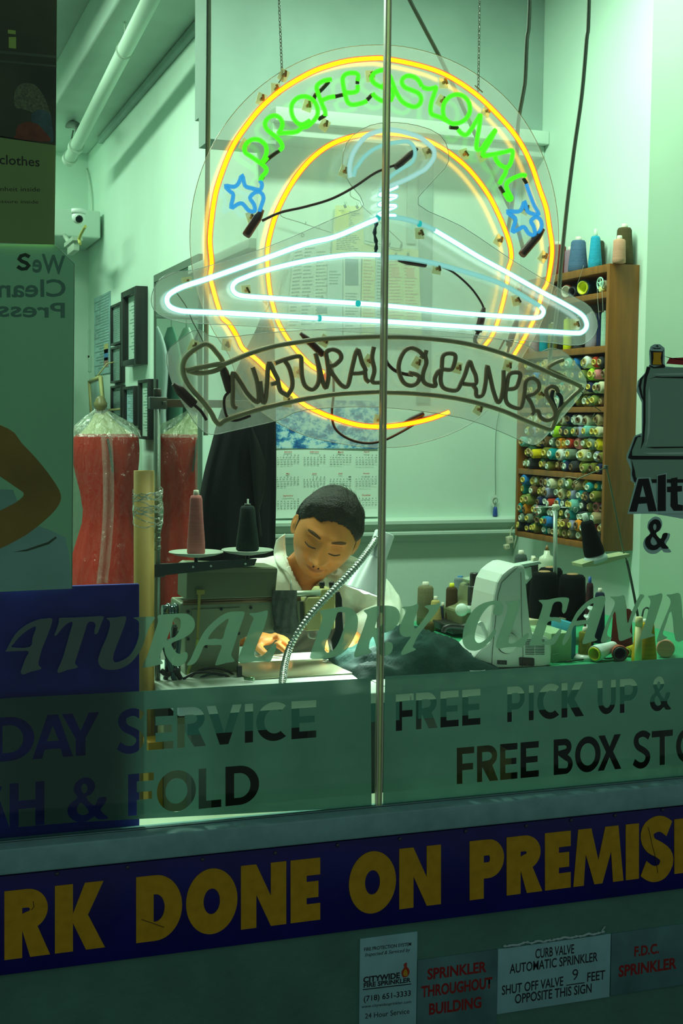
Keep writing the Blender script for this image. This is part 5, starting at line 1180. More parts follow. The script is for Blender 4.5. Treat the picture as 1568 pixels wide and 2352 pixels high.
# ================================================================== mirror, coat, dress form
mX = XL - .012
ym0, ym1 = PX(356, 900, mX).y, PX(456, 900, mX).y
zmt = PX(400, 628, mX).z
mir = thing('wall_mirror', (XL, ym1, .35), 'tall mirror on the left wall reflecting the red dress and hanging clothes', 'mirror')
MB().box2((mX, ym1, .35), (XL - .0005, ym0, zmt)).build('glass', mat('mirror_silver', (.78, .88, .80), .02, 1.0), mir)
MB().box2((mX - .004, ym1 - .012, .35), (XL - .0005, ym1, zmt)).box2((mX - .004, ym0, .35), (XL - .0005, ym0 + .012, zmt)).box2((mX - .004, ym1 - .012, zmt), (XL - .0005, ym0 + .012, zmt + .03)).build('frame', mat('mirror_frame', (.12, .17, .13), .4), mir)
za_, zb_ = PX(590, 548, XL - .03).z, PX(590, 566, XL - .03).z
tag(MB().box2((XL - .06, 1.86, zb_ - .01), (XL - .0005, ym1 - .02, za_), .006).box2((XL - .035, 1.86, zb_ - .05), (XL - .0005, ym1 - .02, zb_ - .01), .004).build('wall_rail', mat('rail_paint', (.40, .50, .42), .5)), 'grey ledge running from the mirror top toward the corner', 'rail')
# black coat
ckm = mat('black_cloth', (.005, .007, .0065), .9, spec=.15, bump=.25, bscale=220)
YK = 1.42
Lx = [(722, 604), (760, 588), (800, 568), (850, 545), (900, 526), (960, 505), (1020, 490), (1080, 474), (1140, 462), (1200, 455), (1280, 450), (1345, 448)]
def edge_at(y):
    for (a, b), (c, d) in zip(Lx, Lx[1:]):
        if a <= y <= c: return b + (d - b) * (y - a) / (c - a)
    return Lx[-1][1]
def coat_fn(u, v):
    y = 722 + (1345 - 722) * v; xl = edge_at(y); xr = 628 if v > .03 else 622
    a = 2 * math.pi * u
    cx = (xl + xr) / 2; hw = (xr - xl) / 2
    p = P(cx - hw * math.cos(a), y, YK)
    dep = (.03 + .07 * min(1, v * 2.2)) * math.sin(a)
    fold = .010 * math.sin(a * 7 + 1.5 * math.sin(v * 4)) * min(1, v * 3) + .004 * math.sin(a * 15 + v * 6)
    return p + Vector((0, -dep - fold, 0))
ct = thing('hanging_coat', P(560, 720, YK), 'long black coat hanging in the corner behind the cone stand', 'coat')
MB().grid(coat_fn, 64, 40).build('body', ckm, ct)
def lapel(u, v):
    x = 566 + 22 * v + (10 + 22 * math.sin(math.pi * min(1, v * 1.3))) * u; y = 980 + 250 * v
    p = P(x, y, YK - .1); return p + Vector((0, -.012 - .01 * math.sin(u * 3), 0))
MB().grid(lapel, 6, 14).build('lapel', mat('black_satin', (.003, .004, .004), .5, spec=.3), ct)
MB().tube(cr([P(a, b, YK) for a, b in ((612, 700), (608, 690), (614, 682), (622, 688), (618, 700), (612, 712), (600, 730), (625, 735))], 4), .002, 6).build('hanger_hook', mat('hanger_wire', (.16, .22, .17), .4, .5), ct)
MB().cyl(P(604, 690, YK), Vector((XL, YK, P(604, 690, YK).z)), .006).build('wall_peg', mat('hanger_wire', (.16, .22, .17), .4, .5), ct)
# ------------------------------------------------------------------ dress form in plastic
DY = 3.72
dc_ = P(246, 1000, DY); mp_ = pxm(DY, 246)
df = thing('dress_form', (dc_.x, DY, 0), 'dress form in a red dress under clear plastic behind the blue board', 'dress form')
def zpx(py): return P(246, py, DY).z
reds = mat('red_dress_cloth', (.60, .022, .006), .8, spec=.2, noise=.12, nscale=5, bump=.3, bscale=90)
def body_ring(levels, folds=0, amp=0, seg=48, flat_=.68):
    mb = MB(); vs = []; fs = []
    for j, (py, rpx, off) in enumerate(levels):
        z = zpx(py); r = rpx * mp_
        for k in range(seg):
            a = 2 * math.pi * k / seg; rr = r * (1 + amp * math.sin(folds * a + j * .35) * (j / len(levels)))
            vs.append((min(XL - .06, dc_.x + off * mp_ + rr * math.cos(a)), DY + rr * math.sin(a) * flat_, z))
    for j in range(len(levels) - 1):
        for k in range(seg): fs.append((j * seg + k, j * seg + (k + 1) % seg, (j + 1) * seg + (k + 1) % seg, (j + 1) * seg + k))
    fs.append(tuple(range(seg)))
    return mb.add(vs, fs, True)
body_ring([(996, 60, 0), (1000, 72, 0), (1010, 78, 0), (1030, 80, 0), (1060, 78, 0), (1090, 72, 0), (1130, 62, 0), (1170, 56, 0), (1200, 58, 0), (1240, 68, -2), (1290, 80, -5), (1340, 94, -8), (1420, 108, -10), (1500, 120, -10), (1560, 126, -10)], 11, .06).build('dress', reds, df)
body_ring([(946, 14, -12), (952, 17, -12), (965, 26, -10), (980, 40, -6), (992, 56, -2), (999, 64, 0)], 0, 0, 32).build('bust', mat('cream_jersey', (.66, .58, .28), .8), df)
kc = Vector((dc_.x - 15 * mp_, DY, 0))
MB().lathe([(.026, zpx(948)), (.024, zpx(938)), (.030, zpx(934)), (.030, zpx(926)), (.024, zpx(922)), (.022, zpx(916)), (.010, zpx(910)), (0, zpx(909))], kc, (0, 0, 1), 18).build('neck_knob', mat('turned_dark_wood', (.20, .18, .07), .4), df)
MB().cyl((dc_.x, DY, 0.02), (dc_.x, DY, zpx(1560)), .02).lathe([(.14, 0), (.14, .02), (.05, .03)], (dc_.x, DY, 0), (0, 0, 1), 24).build('stand', mat('dark_gloss2', (.03, .03, .03), .4), df)
MB().add([P(a, b, DY - .12) for a, b in ((245, 1008), (250, 1008), (262, 1082), (257, 1086))], [(0, 1, 2, 3)]).build('dark_ribbon', mat('dark_ribbon', (.03, .02, .015), .6), df)
def wrap_mat(name, gl=.10, df_=.05):
    if name in MATS: return MATS[name]
    m, nt, out = _m(name); N = nt.nodes.new; L = nt.links.new
    t = N('ShaderNodeBsdfTransparent'); t.inputs[0].default_value = (.93, .97, .93, 1)
    g = N('ShaderNodeBsdfGlossy'); g.inputs['Roughness'].default_value = .12
    d = N('ShaderNodeBsdfDiffuse'); d.inputs[0].default_value = (.8, .9, .82, 1)
    tc = N('ShaderNodeTexCoord'); mp = N('ShaderNodeMapping'); mp.inputs['Scale'].default_value = (1, 1, .35); L(tc.outputs['Object'], mp.inputs[0])
    n = N('ShaderNodeTexNoise'); n.inputs['Scale'].default_value = 22; n.inputs['Detail'].default_value = 4; n.inputs['Distortion'].default_value = 1.5; L(mp.outputs[0], n.inputs[0])
    b = N('ShaderNodeBump'); b.inputs['Strength'].default_value = 1.0; b.inputs['Distance'].default_value = .03; L(n.outputs[0], b.inputs['Height']); L(b.outputs[0], g.inputs['Normal'])
    m1 = N('ShaderNodeMixShader'); m1.inputs[0].default_value = df_; L(t.outputs[0], m1.inputs[1]); L(d.outputs[0], m1.inputs[2])
    m2 = N('ShaderNodeMixShader'); m2.inputs[0].default_value = gl; L(m1.outputs[0], m2.inputs[1]); L(g.outputs[0], m2.inputs[2]); L(m2.outputs[0], out.inputs[0])
    MATS[name] = m; return m
wr = wrap_mat('clear_garment_bag', .07, .01)
def bag(levels, folds, amp, seg=96):
    vs = []; fs = []; mb = MB()
    for j, (py, rpx, off) in enumerate(levels):
        z = zpx(py)
        for k in range(seg):
            a = 2 * math.pi * k / seg
            rr = rpx * mp_ * (1 + amp * math.sin(folds * a) + amp * .6 * math.sin(folds * 2.3 * a + j * .7))
            vs.append((min(XL - .06, dc_.x + off * mp_ + rr * math.cos(a)), DY + rr * math.sin(a) * .72, z))
    for j in range(len(levels) - 1):
        for k in range(seg): fs.append((j * seg + k, j * seg + (k + 1) % seg, (j + 1) * seg + (k + 1) % seg, (j + 1) * seg + k))
    return mb.add(vs, fs, True)
bag([(938, 12, -13), (944, 16, -13), (956, 34, -10), (972, 58, -4), (988, 78, 2), (1002, 90, 6), (1020, 96, 10), (1050, 100, 12), (1100, 96, 12), (1160, 88, 8), (1220, 90, 4), (1300, 100, 0), (1400, 112, -6), (1500, 122, -8)], 13, .035).build('plastic_cover', wr, df)
bag([(937, 12.5, -13), (943, 17, -13), (956, 36, -10), (972, 60, -4), (988, 80, 2), (1003, 92, 6)], 17, .06).build('gathered_plastic', wrap_mat('bag_gather', .16, .10), df)
for k, (x0, x1) in enumerate(((232, 258), )):
    def strip(u, v): 
        p = P(x0 + (x1 - x0) * u + 10 * math.sin(v * 3) - 12 * v, 1000 + 340 * v, DY - .15 - .05 * v); return p + Vector((0, -.015 * math.sin(u * 6), 0))
    MB().grid(strip, 8, 20).build('plastic_fold', wrap_mat('bag_seam', .10, .12), df)
# clothes rail at the back, seen in the mirror
gcol = [(.50, .62, .58), (.10, .14, .16), (.62, .74, .68), (.04, .06, .09), (.40, .50, .52), (.02, .03, .05), (.66, .76, .70), (.12, .30, .22), (.55, .64, .66)]
gl_ = ['pale grey', 'dark slate', 'white', 'navy', 'blue grey', 'black', 'cream white', 'green', 'light blue']
rail_ = thing('clothes_rail', (.62, 4.85, 0), 'steel clothes rail at the back, seen only in the mirror', 'rail')
MB().cyl((.18, 4.85, 1.86), (1.0, 4.85, 1.86), .014).cyl((.2, 4.85, 0), (.2, 4.85, 1.86), .014).cyl((.98, 4.85, 0), (.98, 4.85, 1.86), .014).build('bars', mat('steel_bar', (.4, .45, .42), .3, .8), rail_)
for i in range(9):
    gx = .27 + .082 * i; c = gcol[i]
    def gf_(u, v, gx=gx, i=i):
        a = 2 * math.pi * u; w_ = .06 + .17 * min(1, v * 5) ** .6; th = .012 + .022 * min(1, v * 4)
        return Vector((gx + th * math.cos(a) + .006 * math.sin(v * 9 + i), 4.85 + w_ * math.sin(a), 1.80 - (.70 + .08 * math.sin(i * 2)) * v))
    g = thing('hanging_garment', (gx, 4.85, 1.8), '%s garment in plastic on the back rail, %s from its left end' % (gl_[i], ORD[i]), 'garment', 'garments on the back rail')
    MB().grid(gf_, 24, 14).build('cloth', mat('garment_' + gl_[i].replace(' ', '_'), c, .7, bump=.3, bscale=20), g)
    MB().tube(cr([Vector((gx, 4.85, 1.79)), Vector((gx, 4.85, 1.84)), Vector((gx, 4.865, 1.868)), Vector((gx, 4.85, 1.878)), Vector((gx, 4.835, 1.866))], 3), .002, 5).build('hanger_hook', wm, g)
    if i in (2, 5): MB().box((gx, 4.66, 1.78), (.02, .10, .04), Matrix.Rotation(.5, 3, 'X'), .01).build('yellow_ticket', mat('yellow_ticket', (.85, .8, .05), .5), g)

# ================================================================== tables
ZT = .763
white_t = mat('white_laminate', (.78, .90, .82), .35); teal_t = mat('teal_apron', (.05, .22, .22), .5)
green_t = mat('green_cutting_mat', (.03, .36, .16), .45, noise=.1, nscale=12)
xj = P(905, 1560, .3).x
leg_m = mat('grey_leg', (.12, .15, .14), .5)
def table(name, x0, x1, y0, y1, label, top):
    t = thing(name, ((x0 + x1) / 2, (y0 + y1) / 2, 0), label, 'table')
    MB().box2((x0, y0, ZT - .022), (x1, y1, ZT), .003).build('table_top', top, t)
    MB().box2((x0 + .02, y0 + .01, ZT - .062), (x1 - .02, y0 + .03, ZT - .022)).box2((x0 + .02, y1 - .03, ZT - .062), (x1 - .02, y1 - .01, ZT - .022)).build('apron', teal_t, t)
    for x in (x0 + .05, x1 - .05):
        for y in (y0 + .04, y1 - .05): MB().box2((x - .02, y - .02, 0), (x + .02, y + .02, ZT - .062)).build('leg', leg_m, t)
    MB().box2((x0 + .003, y1 - .009, .02), (x1 - .001, y1 - .001, ZT - .024)).build('light_block_board', mat('light_block_dark', (.03, .04, .035), .7), t)  # dark panel added to block light and keep the space underneath dark
    return t
x0m = P(357, 1560, .42).x
table('sewing_table', x0m, xj - .002, .205, .69, 'white sewing table under the sewing machines in front of the tailor', white_t)
wt = table('work_table', xj, XR - .075, .205, .69, 'wide work table with a green mat at the right', white_t)
XS_ = 1.315
MB().box2((XS_, .6905, ZT - .022), (XR - .075, 1.06, ZT), .003).build('table_top', white_t, wt)
MB().box2((XS_, 1.045, .02), (XR - .076, 1.058, ZT - .023)).build('light_block_board', mat('light_block_dark', (.03, .04, .035), .7), wt)  # same added light-blocking panel for the rear part
for x in (XS_ + .03, XR - .12): MB().box2((x - .02, 1.0, 0), (x + .02, 1.04, ZT - .023)).build('leg', leg_m, wt)
xg = P(1085, 1500, .5).x
gmat = MB().box2((P(1290, 1540, .3).x, .21, ZT + .0002), (XR - .08, .50, ZT + .003)).box2((XS_ + .004, .66, ZT + .0002), (XR - .08, 1.05, ZT + .003)).box2((xg + .23, .50, ZT + .0002), (XR - .08, .66, ZT + .003))
tag(gmat.build('cutting_mat', green_t), 'green mat covering the rear and right parts of the work table', 'mat')
bx = MB().box2((P(590, 1700, .5).x, .45, 0), (P(690, 1700, .5).x, .62, .42), .01)
tag(bx.build('storage_box', mat('dark_box', (.05, .06, .05), .7)), 'dark box on the floor under the sewing table', 'box')
bx = MB().box2((P(1060, 1700, .5).x, .35, 0), (P(1110, 1700, .5).x, .6, .58), .01)
tag(bx.build('paper_bag', mat('brown_paper', (.34, .24, .08), .8)), 'brown paper bag on the floor under the work table', 'bag')
# orange carton and white papers left, seen through the cut-out letters
rolls = P(331, 1500, .44)
rt = thing('cardboard_tube', (rolls.x, .44, 0), 'tall brown cardboard tube standing beside the thread stand', 'tube')
zt_r = P(331, 1081, .44).z; rr = 23.5 * pxm(.44, 331)
MB().lathe([(rr * .86, zt_r - .06), (rr * .86, zt_r), (rr, zt_r), (rr, .0), (rr * .86, 0.0)], (rolls.x, .44, 0), (0, 0, 1), 28, False).build('tube_wall', mat('kraft_board', (.42, .28, .055), .65, noise=.10, nscale=4, bump=.1), rt)
ww = MB(); random.seed(9)
for k in range(14):
    z0_ = P(331, 1130 + k * 5, .44).z; pts = [Vector((rolls.x + .008 + (rr * 1.25 + .004) * math.cos(a), .44 + rr * 1.2 * math.sin(a), z0_ + .012 * math.sin(a + k) + random.uniform(-.003, .003))) for a in [2 * math.pi * i / 20 for i in range(20)]]
    ww.tube(pts, .0016, 4, True)
ww.build('stretch_wrap', wrap_mat('stretch_film', .4, .15), rt)['kind'] = 'stuff'
oc = P(362, 1700, .34)
tag(MB().box2((oc.x - .018, .345, .02), (oc.x + .012, .40, .66), .002).build('orange_carton', mat('orange_board', (.72, .36, .01), .6)), 'narrow orange board under the sewing table beside the cardboard tube', 'board')
tag(MB().box2((P(375, 1700, .36).x, .36, .0), (P(455, 1700, .36).x, .42, P(380, 1665, .36).z), .002).build('cream_carton', mat('cream_board', (.62, .60, .34), .6)), 'cream carton under the sewing table behind the service lettering', 'box')

# ================================================================== thread stand with trays
steel = mat('brushed_steel', (.45, .52, .48), .3, .85); dsteel = mat('dark_steel', (.10, .13, .12), .45, .4)
blackp = mat('black_plastic', (.010, .012, .011), .35)
YT = .46; m_t = pxm(YT, 365)
st = thing('thread_stand', P(366, 1560, YT), 'tall metal thread stand rising from the sewing table at the left', 'stand')
a, b = P(367, 905, YT), P(356, 1580, YT); b.z = ZT; a.x = b.x = (a.x + b.x) / 2
MB().cyl(b, a, 6.8 * m_t, seg=18).build('pole', mat('greenish_pole', (.20, .27, .23), .35, .6), st)
px_ = a.x
def at(px, py, Y=YT): return P(px, py, Y)
MB().lathe([(8.5 * m_t, 0), (9.5 * m_t, .004), (9.5 * m_t, 17 * m_t), (8 * m_t, 19 * m_t)], Vector((px_, YT, at(366, 912).z)), (0, 0, 1), 16).build('cap', mat('dark_cap', (.05, .055, .04), .5), st)
ca = Vector((px_, YT, at(366, 926).z))
MB().box(ca + Vector((0, -.002, 0)), (40 * m_t, .024, 28 * m_t), None, .002).box(ca + Vector((12 * m_t, -.016, 0)), (8 * m_t, .010, 8 * m_t), None, .001).build('clamp', dsteel, st)
e = P(575, 925, YT)
MB().box2((ca.x + 18 * m_t, YT - .004, ca.z - 9 * m_t), (e.x, YT + .004, ca.z + 9 * m_t), .001).build('upper_arm', mat('arm_brown', (.16, .12, .08), .5), st)
for z_ in (1218, 1238, 1258): 
    MB().lathe([(7.6 * m_t, -.005), (8.6 * m_t, 0), (7.6 * m_t, .005)], Vector((px_, YT, at(366, z_).z)), (0, 0, 1), 16).build('collar', mat('greenish_pole', (.20, .27, .23), .35, .6), st)
cb = Vector((px_, YT, at(366, 1312).z))
MB().box(cb, (32 * m_t, .022, 26 * m_t), None, .003).build('clamp', mat('black_enamel', (.03, .045, .04), .4), st)
MB().prism([P(a, b, YT - .012) for a, b in ((345, 1297), (590, 1284), (584, 1299), (345, 1325))], (0, .008, 0)).build('lower_arm', mat('black_enamel', (.03, .045, .04), .4), st)
for x_, y_ in ((443, 1302), (484, 1300), (563, 1295)): MB().lathe([(3 * m_t, 0), (2.6 * m_t, .002)], P(x_, y_, YT - .012), (0, -1, 0), 12).build('bolt', mat('bright_bolt', (.8, .9, .8), .25, .6), st)
tray = mat('tray_pale', (.42, .50, .40), .35)
trs = []
for cx_, cy_, rx in ((450, 1273, 64), (568, 1268, 62)):
    c = P(cx_, cy_, YT); r = rx * m_t
    MB().lathe([(.004, -.006), (r * .25, -.006), (r * .75, -.001), (r, .004), (r * .98, .006), (r * .7, .003), (r * .2, -.002), (.002, -.002)], c, (0, 0, 1), 40).build('tray', tray, st)
    MB().cyl(c + Vector((0, 0, -.018)), c + Vector((0, 0, .012)), .004).build('tray_post', blackp, st); trs.append(c)
MB().cyl(trs[1], P(569, 1146, YT), .0022, seg=8).build('spindle', steel, st)
c = trs[0]
cone('thread_cone', c + Vector((.0, 0, .0)), 28 * m_t * 1.0 + .100, 21 * m_t, 14 * m_t, thread_mat('rose pink', (.62, .20, .20)), 'rose pink thread cone on the left tray of the stand', tip=(.70, .74, .60))
MB
cone('thread_cone', trs[1] + Vector((0, 0, .003)), 107 * m_t, 27 * m_t, 17 * m_t, thread_mat('black green', (.012, .03, .025)), 'black green thread cone on the right tray of the stand', tip=(.03, .05, .04), core='black_tip', tiph=.004)
# ================================================================== sewing machine facing the tailor (seen from behind)
og = mat('olive_machine_paint', (.24, .29, .17), .42, noise=.08, nscale=12, bump=.05); og2 = mat('olive_cover', (.14, .17, .085), .45, noise=.1, nscale=6)
beige = mat('beige_cover', (.50, .46, .18), .45)
YM = .50
mm = pxm(YM, 560)
sm = thing('sewing_machine', P(560, 1560, YM + .06), 'olive industrial sewing machine seen from behind, in front of the tailor', 'sewing machine')
def prism_px(poly, Y, dep, bev=0): return MB().prism([P(a, b, Y) for a, b in poly], (0, dep, 0))
def part(name, poly, Y, dep, m, par=None, bev=0.0, sm_=0):
    if sm_: poly = [(p.x, p.y) for p in cr([(a, b, 0) for a, b in poly], sm_, True)]
    o = prism_px(poly, Y, dep).build(name, m, par or sm)
    if bev:
        md = o.modifiers.new('bevel', 'BEVEL'); md.width = bev; md.segments = 2; md.limit_method = 'ANGLE'; md.angle_limit = R(35)
    return o
part('arm_body', [(415, 1385), (690, 1375), (692, 1440), (680, 1448), (590, 1452), (552, 1470), (546, 1565), (425, 1572), (425, 1455), (412, 1420)], YM, .10, og, bev=.004)
part('motor_cover', [(430, 1302), (440, 1296), (635, 1303), (638, 1308), (632, 1372), (428, 1378)], YM - .008, .09, og2, bev=.005)
part('cover_lip', [(436, 1303), (636, 1306), (637, 1314), (434, 1316)], YM - .012, .006, mat('olive_light', (.20, .22, .12), .4))
part('arm_plate', [(440, 1400), (550, 1396), (552, 1405), (552, 1440), (442, 1443)], YM - .003, .004, og)
for y_ in (1377, 1383): MB().cyl(P(420, y_ + 4, YM - .004), P(690, y_ - 6, YM - .004), .0022 if y_ == 1377 else .0034, seg=10).build('guide_rod', mat('brown_rod', (.22, .15, .07), .3, .5), sm)
MB().cyl(P(640, 1366, YM), P(735, 1362, YM), .007, seg=12).build('shaft', mat('pale_shaft', (.5, .6, .45), .3, .4), sm)
for x_, y_ in ((432, 1405), (508, 1399), (576, 1396), (432, 1468), (473, 1485), (548, 1455)): MB().lathe([(.0035, 0), (.0033, .0016), (.002, .002)], P(x_, y_, YM - .003), (0, -1, 0), 10).build('screw', blackp, sm)
MB().cyl(P(372, 1403, YM + .03), P(415, 1402, YM + .03), .0125, seg=18).lathe([(.016, 0), (.016, .006), (.010, .008)], P(384, 1402, YM + .03), (1, 0, 0), 18).lathe([(.016, 0), (.016, .008), (.010, .010)], P(398, 1402, YM + .03), (1, 0, 0), 18).build('hand_wheel', mat('dark_chrome', (.16, .24, .24), .12, .8), sm)
part('yellow_belt', [(452, 1355), (470, 1355), (470, 1365), (461, 1366), (456, 1470), (451, 1470), (455, 1366), (452, 1366)], YM - .018, .004, mat('yellow_cord', (.34, .30, .06), .5))
MB().tube(cr([P(a, b, YM - .02) for a, b in ((453, 1468), (450, 1495), (440, 1520), (432, 1545), (436, 1562), (445, 1575))], 4), .003, 8).build('yellow_hose', mat('yellow_hose', (.46, .52, .10), .4), sm)
part('cover_block', [(700, 1385), (708, 1372), (735, 1372), (739, 1382), (738, 1448), (703, 1450)], YM - .012, .06, beige, bev=.003)
part('cover_block', [(733, 1362), (740, 1353), (768, 1353), (771, 1362), (770, 1445), (735, 1448)], YM + .02, .06, beige, bev=.003)
part('face_plate', [(690, 1382), (705, 1382), (705, 1440), (690, 1440)], YM, .05, mat('dark_face', (.06, .07, .045), .4))
part('dark_head', [(770, 1362), (780, 1358), (786, 1375), (790, 1470), (780, 1496), (765, 1498), (760, 1470), (768, 1450)], YM + .03, .03, blackp, bev=.002)
for x_ in (739, 761):
    c = P(x_, 1348, YM + .04); MB().lathe([(.005, -.006), (.005, 0), (.0065, .002), (.0065, .010), (.005, .012)], c, (0, 0, 1), 14).build('tension_knob', blackp, sm)
MB().cyl(P(668, 1332, YM + .02), P(668, 1372, YM + .02), .0014, seg=8).build('thread_post', steel, sm)
MB().tube(cr([P(a, b, YM + .01) for a, b in ((709, 1448), (709, 1462), (720, 1466), (727, 1460), (727, 1446))], 4), .0022, 6).build('thread_hook', steel, sm)
# needle bar and presser foot
nx = P(758, 1550, YM + .05)
MB().cyl(P(759, 1480, YM + .05), P(759, 1530, YM + .05), .0042, seg=12).box(P(757, 1534, YM + .05), (.010, .010, .010), None, .001).lathe([(.006, 0), (.011, .001), (.011, .003), (.004, .004)], Vector((nx.x, nx.y, ZT + .0035)), (0, 0, 1), 16).cyl(P(759, 1530, YM + .05), Vector((nx.x, nx.y, ZT + .004)), .0028).cyl(P(766, 1520, YM + .05), P(772, 1524, YM + .045), .0025).build('needle_bar', mat('polished_chrome', (.7, .8, .75), .12, 1.0), sm)
b0, b1 = PZ(560, 1540, ZT), PZ(850, 1552, ZT)
MB().box2((P(555, 1550, .45).x, .40, ZT + .0002), (P(855, 1550, .5).x - .03, .585, ZT + .0032), .001).build('bed_plate', mat('bed_steel', (.30, .33, .20), .28, .6, noise=.15, nscale=8), sm)
MB().lathe([(.022, 0), (.021, .0012)], Vector((nx.x, nx.y - .004, ZT + .0033)), (0, 0, 1), 24).build('needle_plate', steel, sm)
# grey pad wrapped round the arm
def pad(u, v):
    y = 1356 + 98 * v; x = 624 + 58 * u + 10 * v - 4 * math.sin(v * 3)
    bul = math.sin(math.pi * u)
    p = P(x, y, YM - .006 - .020 * bul ** .5 - .002 * math.sin(u * 20 + v * 9)); return p
pd = MB().grid(pad, 24, 30)
def pad2(u, v):
    a = math.pi * u; p = P(624 + 58 * u, 1356, YM - .006 - .02 * math.sin(a) ** .5 * (1 - v) + .06 * v); return p
pd.grid(pad2, 24, 6)
def pad3(u, v):
    a = 2 * math.pi * u; return P(658 + 31 * math.cos(a) * v, 1445 + 14 * math.sin(a) * v, YM - .014 - .012 * (1 - v ** 2))
pd.grid(pad3, 20, 6)
tag(pd.build('felt_pad', mat('grey_felt', (.10, .12, .10), .95, noise=.3, nscale=60, bump=.6, bscale=150)), 'worn grey felt pad wrapped around the sewing machine arm', 'pad')
# tangle of dark parts and cables left of the column
tg = thing('cable_tangle', P(395, 1540, .47), 'tangle of dark cables and fittings left of the sewing machine column', 'cables')
random.seed(21)
cols_ = [mat('cable_black', (.012, .016, .014), .35), mat('cable_teal', (.04, .11, .10), .35)]
for k, pts in enumerate((((420, 1560), (450, 1545), (490, 1545), (520, 1552), (540, 1570)), ((455, 1575), (462, 1556), (490, 1548), (515, 1555), (530, 1575)), ((430, 1572), (440, 1552), (465, 1538), (500, 1535), (530, 1545), (548, 1565)), ((376, 1480), (385, 1510), (395, 1545), (405, 1575)), ((402, 1440), (398, 1480), (388, 1520), (380, 1560)), ((412, 1450), (408, 1500), (400, 1540), (398, 1575)), ((370, 1540), (385, 1550), (402, 1540), (415, 1560)))):
    MB().tube(cr([P(a, b, .45 + .012 * (k % 3)) for a, b in pts], 4), .0028 if k < 3 else .0055, 8).build('cable', cols_[k % 2], tg)
for x_, y_, w_, h_ in ((398, 1462, .014, .05), (384, 1530, .012, .03), (406, 1545, .016, .03), (388, 1490, .01, .04)):
    MB().cyl(P(x_, y_, .49) - Vector((0, 0, h_ / 2)), P(x_, y_, .49) + Vector((0, 0, h_ / 2)), w_ / 2).build('fitting', mat('dark_chrome', (.16, .24, .24), .12, .8), tg)
tag(MB().box2((P(546, 1570, .44).x, .44, ZT + .0005), (P(556, 1570, .44).x, .452, P(550, 1530, .44).z), .001).build('bracket_block', mat('black_enamel', (.03, .045, .04), .4)), 'small black upright block on the table beside the olive column', 'block')
tag(MB().cyl(PZ(562, 1558, ZT + .006), PZ(583, 1560, ZT + .006), .004).build('marking_pen', mat('green_chrome', (.2, .35, .2), .2, .6)), 'short green metal pen lying on the table before the bed plate', 'pen')
# ================================================================== gooseneck lamp
lt = thing('desk_lamp', PZ(647, 1592, ZT), 'white shade gooseneck lamp bent over the sewing table', 'lamp')
gp = cr([PZ(647, 1592, ZT), P(649, 1562, .30), P(653, 1530, .35), P(664, 1490, .405), P(684, 1450, .415), P(712, 1413, .43), P(745, 1376, .445), P(785, 1335, .465), P(822, 1295, .485), P(850, 1258, .52), P(862, 1240, .545)], 8)
rs_ = []
L_ = 0; pts2 = []
for i in range(len(gp) - 1):
    seg_ = (gp[i + 1] - gp[i]).length; n = max(1, int(seg_ / .0016))
    for k in range(n): pts2.append(gp[i].lerp(gp[i + 1], k / n))
rs_ = [.0072 + .0011 * math.sin(i * 1.45) for i in range(len(pts2))]
MB().tube(pts2, rs_, 12).build('gooseneck', mat('neck_chrome', (.42, .48, .44), .25, .9), lt)
MB().lathe([(.022, 0), (.022, .006), (.012, .010)], gp[0] + Vector((0, 0, .0005)), (0, 0, 1), 20).build('base', dsteel, lt)
sa, sb_ = P(884, 1222, .56), P(836, 1360, .553)
ax = (sb_ - sa); Ls = ax.length
shade_m = mat('lamp_shade_white', (.66, .76, .76), .3)
prf = [(.0, 0), (.021, .001), (.0235, .004), (.0235, Ls * .42), (.025, Ls * .44), (.029, Ls * .46), (.049, Ls * .99), (.0505, Ls), (.047, Ls * .985), (.024, Ls * .47), (.018, Ls * .40)]
MB().lathe(prf, sa, ax, 36, False).build('lamp_shade', shade_m, lt)
MB().lathe([(.0225, Ls * .40), (.0235, Ls * .42), (.0225, Ls * .44)], sa, ax, 24, False).build('shade_ring', steel, lt)
MB().cyl(gp[-1], gp[-1] + (sa + ax * .12 - gp[-1]) * .8, .009).build('swivel', mat('neck_chrome', (.42, .48, .44), .25, .9), lt)
bpos = sa + ax * .90
MB().sphere(bpos, (.018, .018, .018), 16, 10).cyl(sa + ax * .5, bpos, .010).build('bulb', emat('bulb_white', (.92, 1, .94), 14), lt)
l = bpy.data.lights.new('desk_lamp_bulb', 'SPOT'); l.energy = 9; l.color = (.92, 1, .94); l.spot_size = R(125); l.spot_blend = .5; l.shadow_soft_size = .02
lo = bpy.data.objects.new('desk_lamp_bulb', l); COL.objects.link(lo); lo.location = bpos + ax.normalized() * .022
lo.rotation_euler = (Vector((0, 0, -1)).rotation_difference(ax.normalized())).to_euler()
# ================================================================== right-hand work table
def F5(*a): return [(1080 + x / 3.409, 1150 + y / 3.409) for x, y in a]
wp = mat('white_machine_plastic', (.74, .86, .78), .3)
YW = .36
wm_t = thing('white_sewing_machine', P(1180, 1530, YW), 'white portable sewing machine seen end-on on the work table', 'sewing machine')
def wpart(name, poly, Y, dep, m, sm_=0, bev=0.0): return part(name, poly, Y, dep, m, wm_t, bev, sm_)
zb = ZT + .0008
def drop(o, z=zb):
    """sit a part's lowest vertices on the table"""
    lo = min(v.co.z for v in o.data.vertices)
    for v in o.data.vertices: v.co.z += (z - lo)
    return o
body_p = F5((22, 1232), (60, 1182), (105, 1140), (160, 1100), (165, 980), (172, 880), (190, 740), (212, 640), (252, 575), (300, 535), (345, 508), (400, 500), (432, 520), (440, 650), (455, 800), (470, 950), (495, 1058), (600, 1062), (630, 1090), (638, 1180), (632, 1290), (560, 1300), (300, 1308), (130, 1314), (50, 1285))
